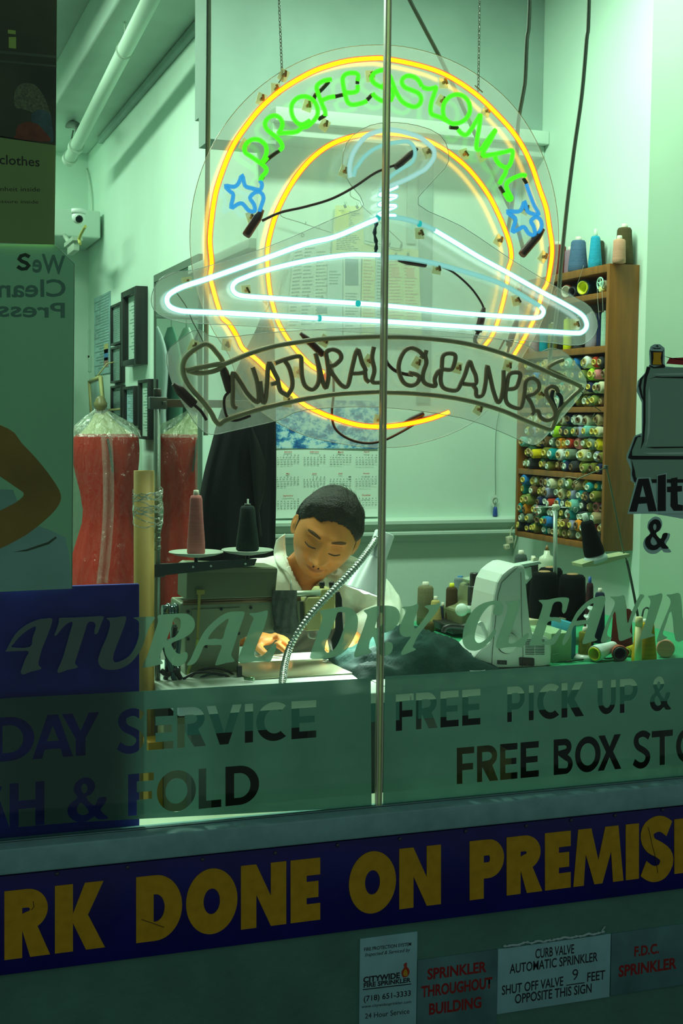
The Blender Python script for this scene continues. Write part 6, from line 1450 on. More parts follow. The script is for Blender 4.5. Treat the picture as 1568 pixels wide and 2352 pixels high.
o_body = wpart('body', body_p, YW, .115, wp, 0, .006)
dz_ = zb - min(v.co.z for v in o_body.data.vertices)
def W(px, py, Y): p = P(px, py, Y); return p
for (poly, nm) in ((F5((345, 508), (540, 474), (558, 486), (556, 496), (400, 522)), 'handle'), (F5((425, 530), (478, 518), (484, 600), (440, 655), (434, 650), (470, 592), (466, 530), (428, 540)), 'handle_post')):
    wpart(nm, poly, YW + .02, .03, mat('white_machine_shade', (.60, .74, .68), .3), 0, .002)
for (c, rx, L_, nm) in ((F5((185, 733))[0], 36, .020, 'dial'), (F5((140, 925))[0], 38, .022, 'dial')):
    p = P(c[0], c[1], YW + .04); MB().lathe([(rx / 3.409 * .00092, 0), (rx / 3.409 * .00094, .012), (rx / 3.409 * .00088, L_)], p + Vector((.012, 0, 0)), (-1, 0, 0), 24).build(nm, wp, wm_t)
wpart('presser_lever', F5((60, 960), (85, 944), (100, 950), (160, 1075), (150, 1090), (130, 1085), (85, 975), (75, 985)), YW + .02, .008, wp, 0, .001)
wpart('spool_pin_knob', F5((488, 478), (494, 450), (512, 444), (530, 452), (532, 476)), YW + .03, .012, mat('cream_plastic', (.7, .7, .5), .4), 0, .001)
c = F5((285, 1112))[0]; pc = P(c[0], c[1], YW - .001); r_ = 82 / 3.409 * pxm(YW, 1160)
MB().lathe([(r_, -.001), (r_, .006), (r_ * .9, .0105), (r_ * .5, .012), (0, .0125)], pc, (0, -1, 0), 40, False).build('hand_wheel', wp, wm_t)
MB().tube([pc + Vector((r_ * 1.02 * math.cos(a), -.0015, r_ * 1.02 * math.sin(a))) for a in [R(-150 + 215 * i / 24) for i in range(25)]], .0012, 6).build('wheel_gap', blackp, wm_t)
MB().tube([P(a, b, YW - .0008) for a, b in F5((168, 1290), (172, 1180), (200, 900), (215, 740), (245, 640), (370, 520))], .0006, 5).build('panel_seam', mat('seam_dark', (.05, .08, .06), .6), wm_t)
MB().tube([P(a, b, YW - .0008) for a, b in F5((408, 1300), (412, 1200), (400, 900), (395, 560))], .0005, 5).build('panel_seam', mat('seam_dark', (.05, .08, .06), .6), wm_t)
for j in range(10):
    y0_ = 1088 + j * 12.4
    for x0_, x1_ in ((430, 500), (506, 580)):
        wpart('vent_slot', F5((x0_, y0_ + 1), (x1_, y0_ - 1 + 2), (x1_, y0_ + 6), (x0_, y0_ + 5)), YW - .0008, .0012, blackp)
wpart('power_socket', F5((382, 1232), (390, 1226), (495, 1232), (502, 1240), (502, 1290), (494, 1296), (386, 1292)), YW - .002, .004, blackp, 0, .001)
wpart('socket_well', F5((410, 1242), (480, 1245), (478, 1275), (455, 1278), (450, 1292), (430, 1292), (428, 1275), (408, 1272)), YW - .003, .002, mat('socket_brown', (.05, .03, .02), .5))
wpart('switch', F5((213, 1250), (286, 1252), (286, 1285), (213, 1282)), YW - .0018, .003, blackp, 0, .0005)
for k in range(2): wpart('switch_rocker', F5((232 + k * 22, 1258), (248 + k * 22, 1259), (248 + k * 22, 1278), (232 + k * 22, 1277)), YW - .0026, .001, mat('rocker_dark', (.05, .07, .06), .4))
wpart('spec_label', F5((640, 1205), (690, 1195), (690, 1260), (640, 1275)), YW + .004, .001, mat('label_green', (.14, .30, .16), .6))
# cream box and pale carton right of the machine
def boxthing(name, px0, px1, pyt, Y, dep, m, label, cat, tilt=0, z=None, bev=.002):
    a, b = P(px0, pyt, Y), P(px1, pyt, Y); z0 = z if z is not None else ZT + .0035
    o = MB().box(((a.x + b.x) / 2, Y + dep / 2, (a.z + z0) / 2), (b.x - a.x, dep, a.z - z0), Matrix.Rotation(tilt, 3, 'Z'), bev).build(name, m)
    return tag(o, label, cat)
boxthing('cream_box', 1213, 1300, 1424, .60, .10, mat('cream_card', (.56, .54, .34), .6, noise=.06), 'cream box behind the white sewing machine under the big black cones', 'box')
boxthing('pale_carton', 1266, 1313, 1455, .385, .12, mat('pale_green_card', (.34, .52, .30), .45, noise=.25, nscale=10), 'pale green carton standing right of the white sewing machine', 'box')
boxthing('blue_folder', 1314, 1323, 1432, .41, .10, mat('sky_card', (.03, .30, .42), .5), 'thin blue folder on edge beside the pale green carton', 'folder', bev=.001)
# big black cones on a stand
cs_ = thing('cone_stand', P(1275, 1430, .66), 'steel cone stand carrying three big black thread cones', 'stand')
c0 = P(1275, 1420, .66); c0.z = P(1275, 1424, .66).z
MB().cyl(Vector((c0.x, .66, ZT + .0035)), P(1275, 1162, .66), .0052, seg=14).build('pole', mat('pole_grey', (.34, .44, .38), .3, .7), cs_)
ch_ = P(1276, 1165, .66)
MB().lathe([(.008, -.006), (.010, -.004), (.010, .004), (.007, .007)], ch_, (0, 0, 1), 16).build('top_cap', mat('cap_cream', (.62, .68, .52), .4), cs_)
for dx, dy in ((-.062, -.01), (.045, -.02), (-.02, .05), (.03, .05)):
    e_ = ch_ + Vector((dx, dy, .0)); MB().cyl(ch_, e_, .0013, seg=6).tube([e_ + Vector((.006 * math.cos(a), 0, -.006 + .006 * math.sin(a))) for a in [2 * math.pi * i / 10 for i in range(10)]], .0009, 5, True).build('thread_guide', steel, cs_)
MB().lathe([(.01, 0), (.03, .001), (.072, .003), (.075, .008), (.07, .009), (.02, .006)], Vector((c0.x + .006, .66, c0.z - .010)), (0, 0, 1), 36).build('cone_tray', mat('tray_white', (.66, .78, .66), .35), cs_)
blk_t = mat('black_thread', (.003, .006, .005), .9, spec=.08, bump=.4, bscale=260, stretch=(.3, .3, 9))
def pcone(px, pyb, pyt, Y, r0px, r1px, m, label, z=None, **k):
    b = P(px, pyb, Y); mm_ = pxm(Y, px)
    if z is not None: b.z = z
    t = P(px, pyt, Y)
    return cone('thread_cone', b, t.z - b.z, r0px * mm_, r1px * mm_, m, label, **k)
zc = c0.z - .001
pcone(1248, 1424, 1313, .63, 36, 30, blk_t, 'big black cone, left of two in front on the cone stand', z=zc, tip=(.42, .24, .10), core='brown_tip', tiph=.002)
pcone(1312, 1424, 1319, .63, 35, 29, blk_t, 'big black cone, right of two in front on the cone stand', z=zc, tip=(.42, .24, .10), core='brown_tip', tiph=.002)
pcone(1262, 1404, 1303, .72, 32, 27, blk_t, 'big black cone mostly hidden behind the two front cones', z=zc + .002, tip=(.42, .24, .10), core='brown_tip', tiph=.002)
# tilted tray stand
ts_ = thing('tilted_cone_stand', PZ(1470, 1500, ZT), 'thin rod stand with a tilted pale tray at the right', 'stand')
YQ = .52
rod = cr([P(1470, 1490, YQ), P(1465, 1420, YQ), P(1442, 1300, YQ), P(1430, 1262, YQ), P(1412, 1170, YQ), P(1396, 1090, YQ), P(1391, 1072, YQ)], 5)
MB().tube(rod[:12], .0032, 10).build('lower_rod', mat('dark_rod', (.05, .07, .06), .4, .4), ts_); MB().tube(rod[11:], .0020, 8).build('upper_rod', mat('rod_green', (.12, .18, .12), .4, .4), ts_)
MB().lathe([(.025, 0), (.025, .006), (.008, .010)], Vector((rod[0].x, YQ, ZT + .0035)), (0, 0, 1), 18).cyl(Vector((rod[0].x, YQ, ZT + .006)), rod[1], .0032).build('rod_base', dsteel, ts_)
MB().tube([P(a, b, YQ) for a, b in ((1391, 1074), (1365, 1084), (1330, 1098), (1318, 1108), (1322, 1112), (1330, 1104), (1324, 1098))], .0013, 6).build('guide_arm', mat('rod_green', (.12, .18, .12), .4, .4), ts_)
MB().box(P(1391, 1073, YQ), (.008, .008, .010), None, .001).build('guide_clamp', dsteel, ts_)
tc0, tc1 = P(1337, 1299, YQ), P(1446, 1278, YQ)
ty = MB(); axt = (tc1 - tc0).normalized(); nrm = axt.cross(Vector((0, 1, 0))).normalized(); nrm = nrm if nrm.z > 0 else -nrm
MB().prism([P(a, b, YQ - .022) for a, b in ((1336, 1296), (1360, 1288), (1446, 1272), (1447, 1278), (1420, 1286), (1370, 1300), (1338, 1303))], (0, .05, 0)).build('tray', mat('tray_cream', (.42, .48, .28), .4), ts_)
cb_ = P(1368, 1286, YQ); tp_ = P(1346, 1196, YQ); d_ = tp_ - cb_
MB().lathe([(.030, -.002), (.0285, .006), (.021, .016)], cb_, d_, 24).build('cone_foot', mat('foot_pale', (.52, .66, .68), .3), ts_)
cone('thread_cone', cb_ + d_.normalized() * .012, d_.length - .012, .0245, .0155, blk_t, 'black cone tilted left on the pale tray at the right', axis=d_, tip=(.55, .66, .60), core='pale_tip', tiph=.018)
# spools and cones lying on the green mat
ZG = ZT + .0035
def lay(px, py, Y, ax_, r0, r1, h, m, label, tip, core, hollow=True, **k):
    b = P(px, py, Y); b.z = ZG + r0 + .0006
    return cone('thread_cone', b, h, r0, r1, m, label, tip, ax_, None, core, .004, hollow, **k)
pcone(1353, 1321, 1400, .62, 10, 10, thread_mat('black maroon', (.05, .015, .02)), 'slim maroon spool with a blue cap behind the black cones', z=P(1353, 1400, .62).z) if False else None
pcone(1352, 1440, 1338, .56, 12, 8, thread_mat('black maroon', (.05, .015, .02)), 'slim maroon cone with a bright blue tip right of the black cones', z=ZG, tip=(.02, .10, .45), core='blue_tip', tiph=.014)
pcone(1375, 1470, 1360, .60, 13, 11, thread_mat('midnight blue', (.012, .025, .06)), 'dark blue cone standing behind the white lying cone', z=ZG)
pcone(1342, 1508, 1450, .40, 15, 14, thread_mat('olive', (.16, .17, .04)), 'olive spool standing on a white dish', z=ZG + .012)
p_ = P(1342, 1508, .40); tag(MB().lathe([(.012, .011), (.020, .010), (.026, 0), (.028, 0), (.020, .012), (.012, .0125)], Vector((p_.x, .40, ZG)), (0, 0, 1), 28).build('white_dish', mat('dish_white', (.75, .86, .80), .25)), 'white flared dish under the olive spool', 'dish')
lay(1365, 1500, .36, (.86, .42, .12), .0185, .011, .082, thread_mat('bluish white', (.72, .86, .84)), 'bluish white cone lying with its yellow ringed end forward', (.72, .62, .02), 'yellow_core')
lay(1424, 1495, .345, (.35, .9, .04), .0185, .012, .05, thread_mat('dusty coral', (.35, .10, .06)), 'hollow dark cone lying left of the tall yellow cone', (.015, .015, .018), 'black_core')
lay(1440, 1478, .40, (.8, .5, .1), .011, .009, .04, thread_mat('mustard', (.48, .42, .02)), 'small mustard spool lying behind the hollow dark cone', (.5, .5, .1), 'mustard_core')
pcone(1427, 1490, 1398, .50, 25, 21, thread_mat('brick red', (.28, .03, .02)), 'brick red cone standing behind the white lying cone and letters', z=ZG)
yb_ = P(1484, 1515, .30)
MB
cone('thread_cone', (yb_.x, .31, ZG), P(1484, 1428, .31).z - ZG, 29 * pxm(.31, 1484), 21 * pxm(.31, 1484), thread_mat('golden yellow', (.58, .36, .004)), 'tall golden yellow cone with a white tip at the right edge', tip=(.78, .86, .74), core='white_tip', tiph=.006, seg=32)
p_ = P(1467, 1432, .285)
tag(MB().lathe([(.0085, 0), (.0085, .020), (.006, .021)], (p_.x, .285, P(1467, 1438, .285).z), (0, 0, 1), 14).cyl((p_.x, .285, ZG), (p_.x, .285, P(1467, 1438, .285).z), .0082).build('paper_tube', mat('white_yellow_tube', (.72, .70, .35), .5)), 'thin pale paper tube in front of the golden cone', 'tube')
lay(1528, 1492, .36, (.5, .86, .0), .021, .014, .06, thread_mat('peach', (.70, .36, .24)), 'peach cone lying behind the golden cone at the right edge', (.7, .5, .3), 'peach_core', False)
tag(MB().tube(cr([P(a, b, .42) for a, b in ((1478, 1500), (1476, 1440), (1474, 1420), (1478, 1400), (1486, 1396), (1492, 1404), (1490, 1420))], 5), .0022, 8).build('wire_hook', dsteel), 'thin dark hooked wire standing behind the golden cone', 'hook')
p_ = P(1545, 1500, .5); 
tag(MB().tube(cr([PZ(a, b, ZG + .004) for a, b in ((1300, 1520), (1360, 1512), (1400, 1512), (1410, 1508))], 4), .0016, 6).build('loose_cord', blackp), 'loose black cord on the green mat below the white cone', 'cord')
p_ = P(1352, 1410, .50)
tag(MB().lathe([(.012, 0), (.014, .001), (.014, .003), (.006, .004), (.006, .022), (.014, .023), (.014, .026), (.012, .027)], P(1352, 1420, .48), (.2, -.4, 1), 18).cyl(Vector((P(1352, 1420, .48).x, .48, ZG)), P(1352, 1420, .48), .006).build('glass_bobbin', mat('clear_bobbin', (.6, .75, .7), .15, spec=.8)), 'clear bobbin on a post beside the black cones', 'bobbin')
# rear row behind the fabric
YRr = .98
def rear(px, pyb, pyt, r0, r1, nm, c, label, Y=YRr, **k): return pcone(px, pyb, pyt, Y, r0, r1, thread_mat(nm, c), label, z=ZG, **k)
rear(976, 1430, 1345, 20, 18, 'khaki', (.20, .19, .10), 'tall khaki cone with a pale tip at the left of the rear row', tip=(.6, .7, .6))
rear(999, 1440, 1378, 17, 10, 'old gold', (.55, .45, .16), 'small old gold cone on the green mat beside the khaki cone', .90)
rear(980, 1452, 1428, 17, 16, 'bronze', (.10, .07, .02), 'low bronze spool in front of the small gold cone', .86)
rear(1036, 1440, 1348, 15, 13, 'dark brown', (.07, .045, .015), 'dark brown spool with a yellow tip in the rear row', .90, tip=(.78, .75, .03), core='bright_yellow_tip')
rear(1055, 1425, 1325, 20, 14, 'cloudy grey', (.20, .26, .27), 'cloudy grey cone with a blue top at the back wall', 1.03, tip=(.04, .20, .45), core='blue_cap', tiph=.003)
rear(1062, 1440, 1376, 16, 15, 'royal navy', (.02, .04, .14), 'squat navy spool in front of the cloudy grey cone', .93)
rear(1016, 1436, 1392, 9, 8, 'ink', (.02, .03, .05), 'small ink dark spool between the gold and brown ones', .93)
rear(1195, 1345, 1272, 15, 14, 'steel grey', (.07, .10, .09), 'steel grey cone just left of the white squeeze bottle', 1.0)
rear(1222, 1400, 1285, 16, 12, 'night', (.02, .025, .02), 'very dark cone behind the white machine handle', 1.0)
bt = thing('squeeze_bottle', P(1255, 1330, .96), 'white squeeze bottle with a brown tip below the spool shelf', 'bottle')
bz_ = P(1255, 1256, .96).z; bm_ = pxm(.96, 1255)
MB().lathe([(19 * bm_, ZG), (19.5 * bm_, ZG + .01), (19.5 * bm_, bz_ - 34 * bm_), (17 * bm_, bz_ - 24 * bm_), (8 * bm_, bz_ - 18 * bm_), (6 * bm_, bz_ - 8 * bm_)], (P(1255, 1300, .96).x, .96, 0), (0, 0, 1), 24).build('body', mat('bottle_white', (.62, .68, .52), .3), bt)
MB().lathe([(6 * bm_, bz_ - 8 * bm_), (3 * bm_, bz_), (1 * bm_, bz_ + 4 * bm_)], (P(1255, 1300, .96).x, .96, 0), (0, 0, 1), 14).build('tip', mat('bottle_tip', (.30, .14, .05), .4), bt)
# overlock machine half hidden behind the white machine
ov = thing('overlock_machine', P(1110, 1440, .82), 'small olive and black overlock machine left of the white sewing machine', 'sewing machine')
part('body', [(1100, 1350), (1150, 1335), (1165, 1340), (1165, 1452), (1062, 1452), (1060, 1405), (1088, 1392)], .80, .12, mat('olive_overlock', (.20, .23, .11), .4), ov, .006)
part('top_plate', [(1098, 1338), (1150, 1325), (1152, 1333), (1100, 1347)], .79, .10, mat('pale_shaft', (.5, .6, .45), .3, .4), ov, .002)
part('base_plate', [(1040, 1440), (1165, 1440), (1165, 1458), (1040, 1458)], .76, .16, blackp, ov, .003)
for x_, y_, r_ in ((1088, 1372, .016), (1112, 1375, .012), (1090, 1342, .013)):
    p = P(x_, y_, .80); MB().lathe([(r_ * .9, -.03), (r_, -.026), (r_, .026), (r_ * .9, .03)], p, (0, 0, 1) if r_ > .012 else (1, -.5, 0), 16).build('tension_dial', mat('overlock_black', (.012, .015, .012), .3, noise=.3), ov)
c = P(1060, 1400, .76); MB().lathe([(.014, 0), (.016, .002), (.016, .016), (.013, .022), (0, .023)], c + Vector((0, 0, 0)), (-.5, -1, .05), 24).cyl(c, P(1085, 1400, .80), .010).build('white_knob', wp, ov)
MB().tube(cr([P(a, b, .74) for a, b in ((1080, 1388), (1110, 1385), (1140, 1382), (1160, 1390))], 4), .004, 8).build('black_hose', blackp, ov)
tag(MB().tube(cr([P(a, b, .66) for a, b in ((1018, 1452), (1022, 1442), (1035, 1438), (1060, 1440), (1085, 1440), (1105, 1448))], 4), [.006] * 13 + [.009] * 8, 10).build('scissor_handle', mat('black_handle', (.012, .014, .012), .3)), 'black curved handle lying behind the dark fabric pile', 'tool')
# dark green fabric pile
def pile():
    mb = MB(); n = 70; m = 34
    cx_, cy_ = P(942, 1500, .46).x, .46
    import mathutils
    def fn(u, v):
        x = (u - .5) * 2; y = (v - .5) * 2
        hx = .165; hy = .135
        e = max(0.0, 1 - abs(x) ** 2.6) ** .5 * max(0.0, 1 - abs(y) ** 2.6) ** .5
        prof = .040 + .052 * math.exp(-((x + .02) / .42) ** 2) + .014 * math.exp(-((x - .55) / .2) ** 2)
        n1 = mathutils.noise.noise(Vector((x * 2.2, y * 2.0, 1.3))); n2 = abs(mathutils.noise.noise(Vector((x * 4 + y * 2, y * 3 - x, 4.7))))
        z = ZT + .0008 + e * (prof + .020 * n1 - .028 * n2 + .006 * math.sin(x * 9 + y * 5))
        b = .06 * mathutils.noise.noise(Vector((x * 1.5, y * 1.5, 9)))
        return Vector((cx_ + x * hx * (1 + b), cy_ + y * hy * (1 + b), max(z, ZT + .0008)))
    mb.grid(fn, n, m); return mb
tag(pile().build('fabric_pile', mat('dark_green_cloth', (.012, .050, .040), .85, noise=.25, nscale=12, bump=.4, bscale=90, spec=.2)), 'crumpled pile of dark green cloth on the tables right of the tailor', 'fabric')
tag(MB().box2((P(862, 1560, .3).x, .26, ZT + .0006), (P(905, 1550, .3).x - .004, .50, ZT + .0016), .0003).build('white_paper', mat('note_paper2', (.80, .92, .84), .6)), 'white paper sheet on the table in front of the dark cloth', 'paper')
p_ = PZ(1095, 1528, ZT)
tag(MB().lathe([(.004, .0), (.03, .001), (.034, .006), (.033, .0065), (.02, .003)], (P(1085, 1528, .36).x, .36, ZT + .0006), (0, 0, 1), 24).build('small_dish', mat('dish_grey', (.36, .46, .42), .3)), 'small grey dish beside the white sewing machine foot', 'dish')
# ================================================================== the tailor
import mathutils
def proj(p):
    q = RM.transposed() @ (Vector(p) - CAM); return (784 + FPX * q.x / -q.z, 1176 - FPX * q.y / -q.z)
skinm = mat('skin', (.72, .255, .055), .48, noise=.06, nscale=14, bump=.06, bscale=160)
HS = .985
A_, B_, C_ = .077, .097, .116
def g(x, s): return math.exp(-(x / s) ** 2)
def D(x, y, z):
    """base ellipsoid point -> sculpted head point (face looks along +y, up is +z)"""
    X, Y, Z = x, y, z
    fr = max(0.0, min(1.0, (y + .01) / .05))
    t = max(0.0, min(1.0, (-z - .005) / .105))
    X *= 1 - .13 * t ** 1.6 - .05 * max(0, z / C_) ** 2
    if y < 0: Y *= 1.0 - .22 * t                       # nape goes in
    X *= 1 + .03 * g(z + .03, .03) * fr
    ax = abs(x)
    Y += fr * (-.006 * g(z - .075, .03))                # forehead slopes back
    f = 0
    f += .0075 * g(z - .030, .010) * g(ax - .026, .026)       # brow ridge
    f += -.0135 * g(z - .010, .013) * g(ax - .031, .017)       # sockets
    f += .0065 * g(z - .006, .0085) * g(ax - .031, .0125)         # closed lids
    f += -.0022 * g(z + .0035, .0022) * g(ax - .031, .014)      # lid line
    f += .0060 * g(z + .024, .018) * g(ax - .044, .018)       # cheekbones
    f += -.003 * g(z + .05, .02) * g(ax - .045, .014)
    br = max(0.0, min(1.0, (.022 - z) / .052)) if z > -.034 else max(0.0, 1 - (-.034 - z) / .008)
    f += (.005 + .028 * br ** 1.15) * g(x, .0120) * (1 if -.046 < z < .026 else 0) * min(1, max(0, (.028 - z) / .01))
    f += .0115 * g(z + .031, .0085) * g(ax - .0145, .0068)      # nostril wings
    f += .007 * g(z + .031, .009) * g(x, .010)
    f += -.004 * g(z + .042, .004) * g(ax - .008, .005)
    f += .006 * g(z + .055, .017) * g(x, .030)                # muzzle
    f += .0040 * g(z + .0535, .0040) * g(x, .021)               # upper lip
    f += .0058 * g(z + .0650, .0050) * g(x, .018)               # lower lip
    f += -.0058 * g(z + .0590, .0022) * g(x, .022)              # mouth line
    f += -.0035 * g(z + .060, .006) * g(ax - .027, .005)        # corners
    f += -.0045 * g(z + .076, .005) * g(x, .018)
    f += .0095 * g(z + .095, .015) * g(x, .020)               # chin
    f += -.0030 * g((z + .040) - (ax - .028) * -1.2, .0035) * g(ax - .026, .012)   # smile fold
    Y += fr * f
    return Vector((X, Y, Z)) * HS
Yface = .745
eye = P(741, 1262, Yface)
fv = (CAM - eye).normalized(); uc = (RM @ Vector((0, 1, 0))); uc = (uc - fv * uc.dot(fv)).normalized()
xl_ = fv.cross(uc).normalized(); Bm = Matrix((xl_, fv, uc)).transposed()
HM = Matrix.Rotation(R(-22), 3, fv) @ Bm @ Matrix.Rotation(R(-24), 3, 'X') @ Matrix.Rotation(R(4), 3, 'Z')
HC = eye - HM @ Vector((0, .100 * HS, .004))
def hw(v): return HC + HM @ v
nu, nv = 150, 120
hv = []; hf = []
for j in range(nv + 1):
    th = math.pi * j / nv
    for i in range(nu):
        a = 2 * math.pi * i / nu
        hv.append(hw(D(A_ * math.sin(th) * math.cos(a), B_ * math.sin(th) * math.sin(a), C_ * math.cos(th))))
for j in range(nv):
    for i in range(nu): hf.append((j * nu + i, j * nu + (i + 1) % nu, (j + 1) * nu + (i + 1) % nu, (j + 1) * nu + i))
head = MB().add(hv, hf, True)
# ears
for sx in (-1, 1):
    def ear(u, v, sx=sx):
        a = 2 * math.pi * u; b = math.pi * v
        rim = 1 + .10 * math.sin(a) ; cup = 1 - .75 * g(v - .25, .22)
        x = .0085 * math.cos(b) * (cup if math.cos(b) > 0 else 1) + .003
        y = -.012 + .017 * math.sin(b) * math.cos(a) * rim; z = -.008 + (.027 if math.sin(a) > 0 else .025) * math.sin(b) * math.sin(a)
        return hw(Vector((sx * (.0735 + x * .9 + (-y - .004) * .55), y, z)) * HS)
    head.grid(ear, 28, 20)
def skin_mesh(chains, sub=2):
    """chains: list of [(point, (rx, ry)) ...]; shared points are merged by position"""
    vs = []; rr = []; es = []; idx = {}
    def vid(p, r):
        k = tuple(round(c, 5) for c in p)
        if k not in idx: idx[k] = len(vs); vs.append(tuple(p)); rr.append(r)
        return idx[k]
    for ch in chains:
        ids = [vid(p, r) for p, r in ch]
        es += list(zip(ids, ids[1:]))
    me = bpy.data.meshes.new('tmp_skin'); me.from_pydata(vs, es, [])
    o = bpy.data.objects.new('tmp_skin', me); COL.objects.link(o)
    o.modifiers.new('s', 'SKIN'); 
    for i, v in enumerate(me.skin_vertices[0].data):
        r = rr[i]; v.radius = r if isinstance(r, tuple) else (r, r); v.use_root = (i == 0)
    o.modifiers.new('ss', 'SUBSURF').levels = sub
    dg = bpy.context.evaluated_depsgraph_get(); dg.update()
    m2 = bpy.data.meshes.new_from_object(o.evaluated_get(dg), depsgraph=dg)
    bpy.data.objects.remove(o); bpy.data.meshes.remove(me)
    return m2
def add_mesh(mb, me):
    return mb.add([v.co.copy() for v in me.vertices], [tuple(p.vertices) for p in me.polygons], True)
def clampz(p, z=ZT + .010): p = Vector(p); p.z = max(p.z, z); return p
neck_t = hw(Vector((0, -.025, -.060)) * HS); neck_b = P(693, 1322, .925)
chest = P(702, 1395, .965); waist = P(708, 1500, 1.06); pelvis = Vector((P(708, 1500, 1.2).x, 1.20, .50))
sL, sR = P(583, 1330, .925), P(842, 1352, .925)
eL, wL = P(508, 1462, .88), P(568, 1478, .745); eR, wR = P(890, 1470, .86), P(818, 1500, .70)
eL.z = max(eL.z, .80); wL = clampz(wL, ZT + .032); eR.z = max(eR.z, .80); wR = clampz(wR, ZT + .030)
hipL, hipR = pelvis + Vector((-.09, -.01, -.01)), pelvis + Vector((.09, -.01, -.01))
kL, kR = Vector((pelvis.x - .14, .84, .50)), Vector((pelvis.x + .14, .84, .50))
aL, aR = Vector((kL.x, .90, .09)), Vector((kR.x, .90, .09)); tL, tR = Vector((kL.x, .80, .04)), Vector((kR.x, .80, .04))
kn = P(622, 1476, .675); kn = clampz(kn, ZT + .034)
body_ch = [
    [(pelvis, (.15, .11)), (waist, (.135, .10)), (chest, (.150, .105)), (neck_b, (.070, .060)), ((neck_b + neck_t) / 2, (.054, .054)), (neck_t, (.050, .050))],
    [(chest, (.150, .105)), ((chest + sL) / 2 + Vector((0, 0, .02)), (.080, .075)), (sL, (.058, .058)), ((sL + eL) / 2, (.047, .047)), (eL, (.040, .040)), ((eL + wL) / 2, (.037, .037)), (wL, (.026, .022))],
    [(chest, (.150, .105)), ((chest + sR) / 2 + Vector((0, 0, .02)), (.080, .075)), (sR, (.058, .058)), ((sR + eR) / 2, (.047, .047)), (eR, (.040, .040)), ((eR + wR) / 2, (.037, .037)), (wR, (.026, .022))],
    [(pelvis, (.15, .11)), (hipL, (.09, .09)), ((hipL + kL) / 2, (.075, .075)), (kL, (.056, .056)), ((kL + aL) / 2, (.050, .050)), (aL, (.036, .036)), (tL, (.034, .028))],
    [(pelvis, (.15, .11)), (hipR, (.09, .09)), ((hipR + kR) / 2, (.075, .075)), (kR, (.056, .056)), ((kR + aR) / 2, (.050, .050)), (aR, (.036, .036)), (tR, (.034, .028))],
]
mb_ = MB(); add_mesh(mb_, skin_mesh(body_ch, 2))
def hand(W, dirx, knc, sgn, tips, thumb):
    """palm + four fingers + thumb, each its own chain rooted inside the palm"""
    palm = [(W, (.024, .020)), (W.lerp(knc, .5), (.034, .018)), (knc, (.036, .015))]
    add_mesh(mb_, skin_mesh([palm], 2))
    for a, b, c, d, r in tips:
        add_mesh(mb_, skin_mesh([[(a, r * 1.15), (b, r), (c, r * .92), (d, r * .78)]], 2))
    add_mesh(mb_, skin_mesh([[(thumb[0], .013), (thumb[1], .0105), (thumb[2], .0095), (thumb[3], .008)]], 2))
def fing(px1, py1, y1, px2, py2, y2, px3, py3, y3, root, r):
    a = clampz(P(px1, py1, y1), ZT + .020); return (root.lerp(a, .55), a, clampz(P(px2, py2, y2), ZT + .014), clampz(P(px3, py3, y3), ZT + .010), r)
tips = [fing(640, 1482, .640, 655, 1494, .628, 661, 1514, .618, kn, .0088), fing(645, 1470, .662, 662, 1482, .650, 668, 1505, .640, kn, .0092),
        fing(640, 1462, .684, 658, 1470, .674, 668, 1492, .664, kn, .0088), fing(630, 1458, .704, 646, 1462, .698, 658, 1480, .690, kn, .0078)]
hand(wL, 1, kn, 1, tips, [clampz(P(588, 1490, .70), ZT + .024), clampz(P(596, 1506, .668), ZT + .018), clampz(P(606, 1518, .640), ZT + .012), clampz(P(618, 1528, .612), ZT + .010)])
kr = clampz(P(786, 1500, .66), ZT + .030)
tipr = []
for i, (yy, r) in enumerate(((.610, .0088), (.632, .0092), (.654, .0088), (.676, .0078))):
    a = Vector((kr.x - .018, yy + .018, ZT + .026)); tipr.append((kr.lerp(a, .5), a, a + Vector((-.022, -.006, -.006)), a + Vector((-.038 + .004 * i, -.012, -.015)), r))
hand(wR, -1, kr, -1, tipr, [kr + Vector((.02, -.01, -.004)), kr + Vector((.008, -.035, -.010)), kr + Vector((-.008, -.052, -.014)), kr + Vector((-.022, -.062, -.018))])
tmp = mb_.build('tmp_body', skinm)
rm = tmp.modifiers.new('r', 'REMESH'); rm.mode = 'VOXEL'; rm.voxel_size = .0042; rm.use_smooth_shade = True
smo = tmp.modifiers.new('s', 'SMOOTH'); smo.iterations = 3; smo.factor = .5
hd = head.build('tmp_head', skinm)
bo = tmp.modifiers.new('b', 'BOOLEAN'); bo.object = hd; bo.operation = 'UNION'; bo.solver = 'FAST'
dg = bpy.context.evaluated_depsgraph_get(); dg.update()
bmesh_me = bpy.data.meshes.new_from_object(tmp.evaluated_get(dg), depsgraph=dg)
if len(bmesh_me.vertices) < len(hd.data.vertices) * 1.2:
    tmp.modifiers.remove(bo); dg.update(); b2 = MB(); m3 = bpy.data.meshes.new_from_object(tmp.evaluated_get(dg), depsgraph=dg)
    add_mesh(b2, m3); add_mesh(b2, hd.data); xx = b2.build('tmp2'); bmesh_me = xx.data; bpy.data.objects.remove(xx)
bpy.data.objects.remove(tmp); bpy.data.objects.remove(hd)
man = thing('person', (pelvis.x, pelvis.y, 0), 'man in a pale open-collar shirt bending his head over the sewing table', 'person')
bmesh_me.materials.clear(); bmesh_me.name = 'body'
for p in bmesh_me.polygons: p.use_smooth = True; p.material_index = 0
bd = link('body', bmesh_me, skinm, man)
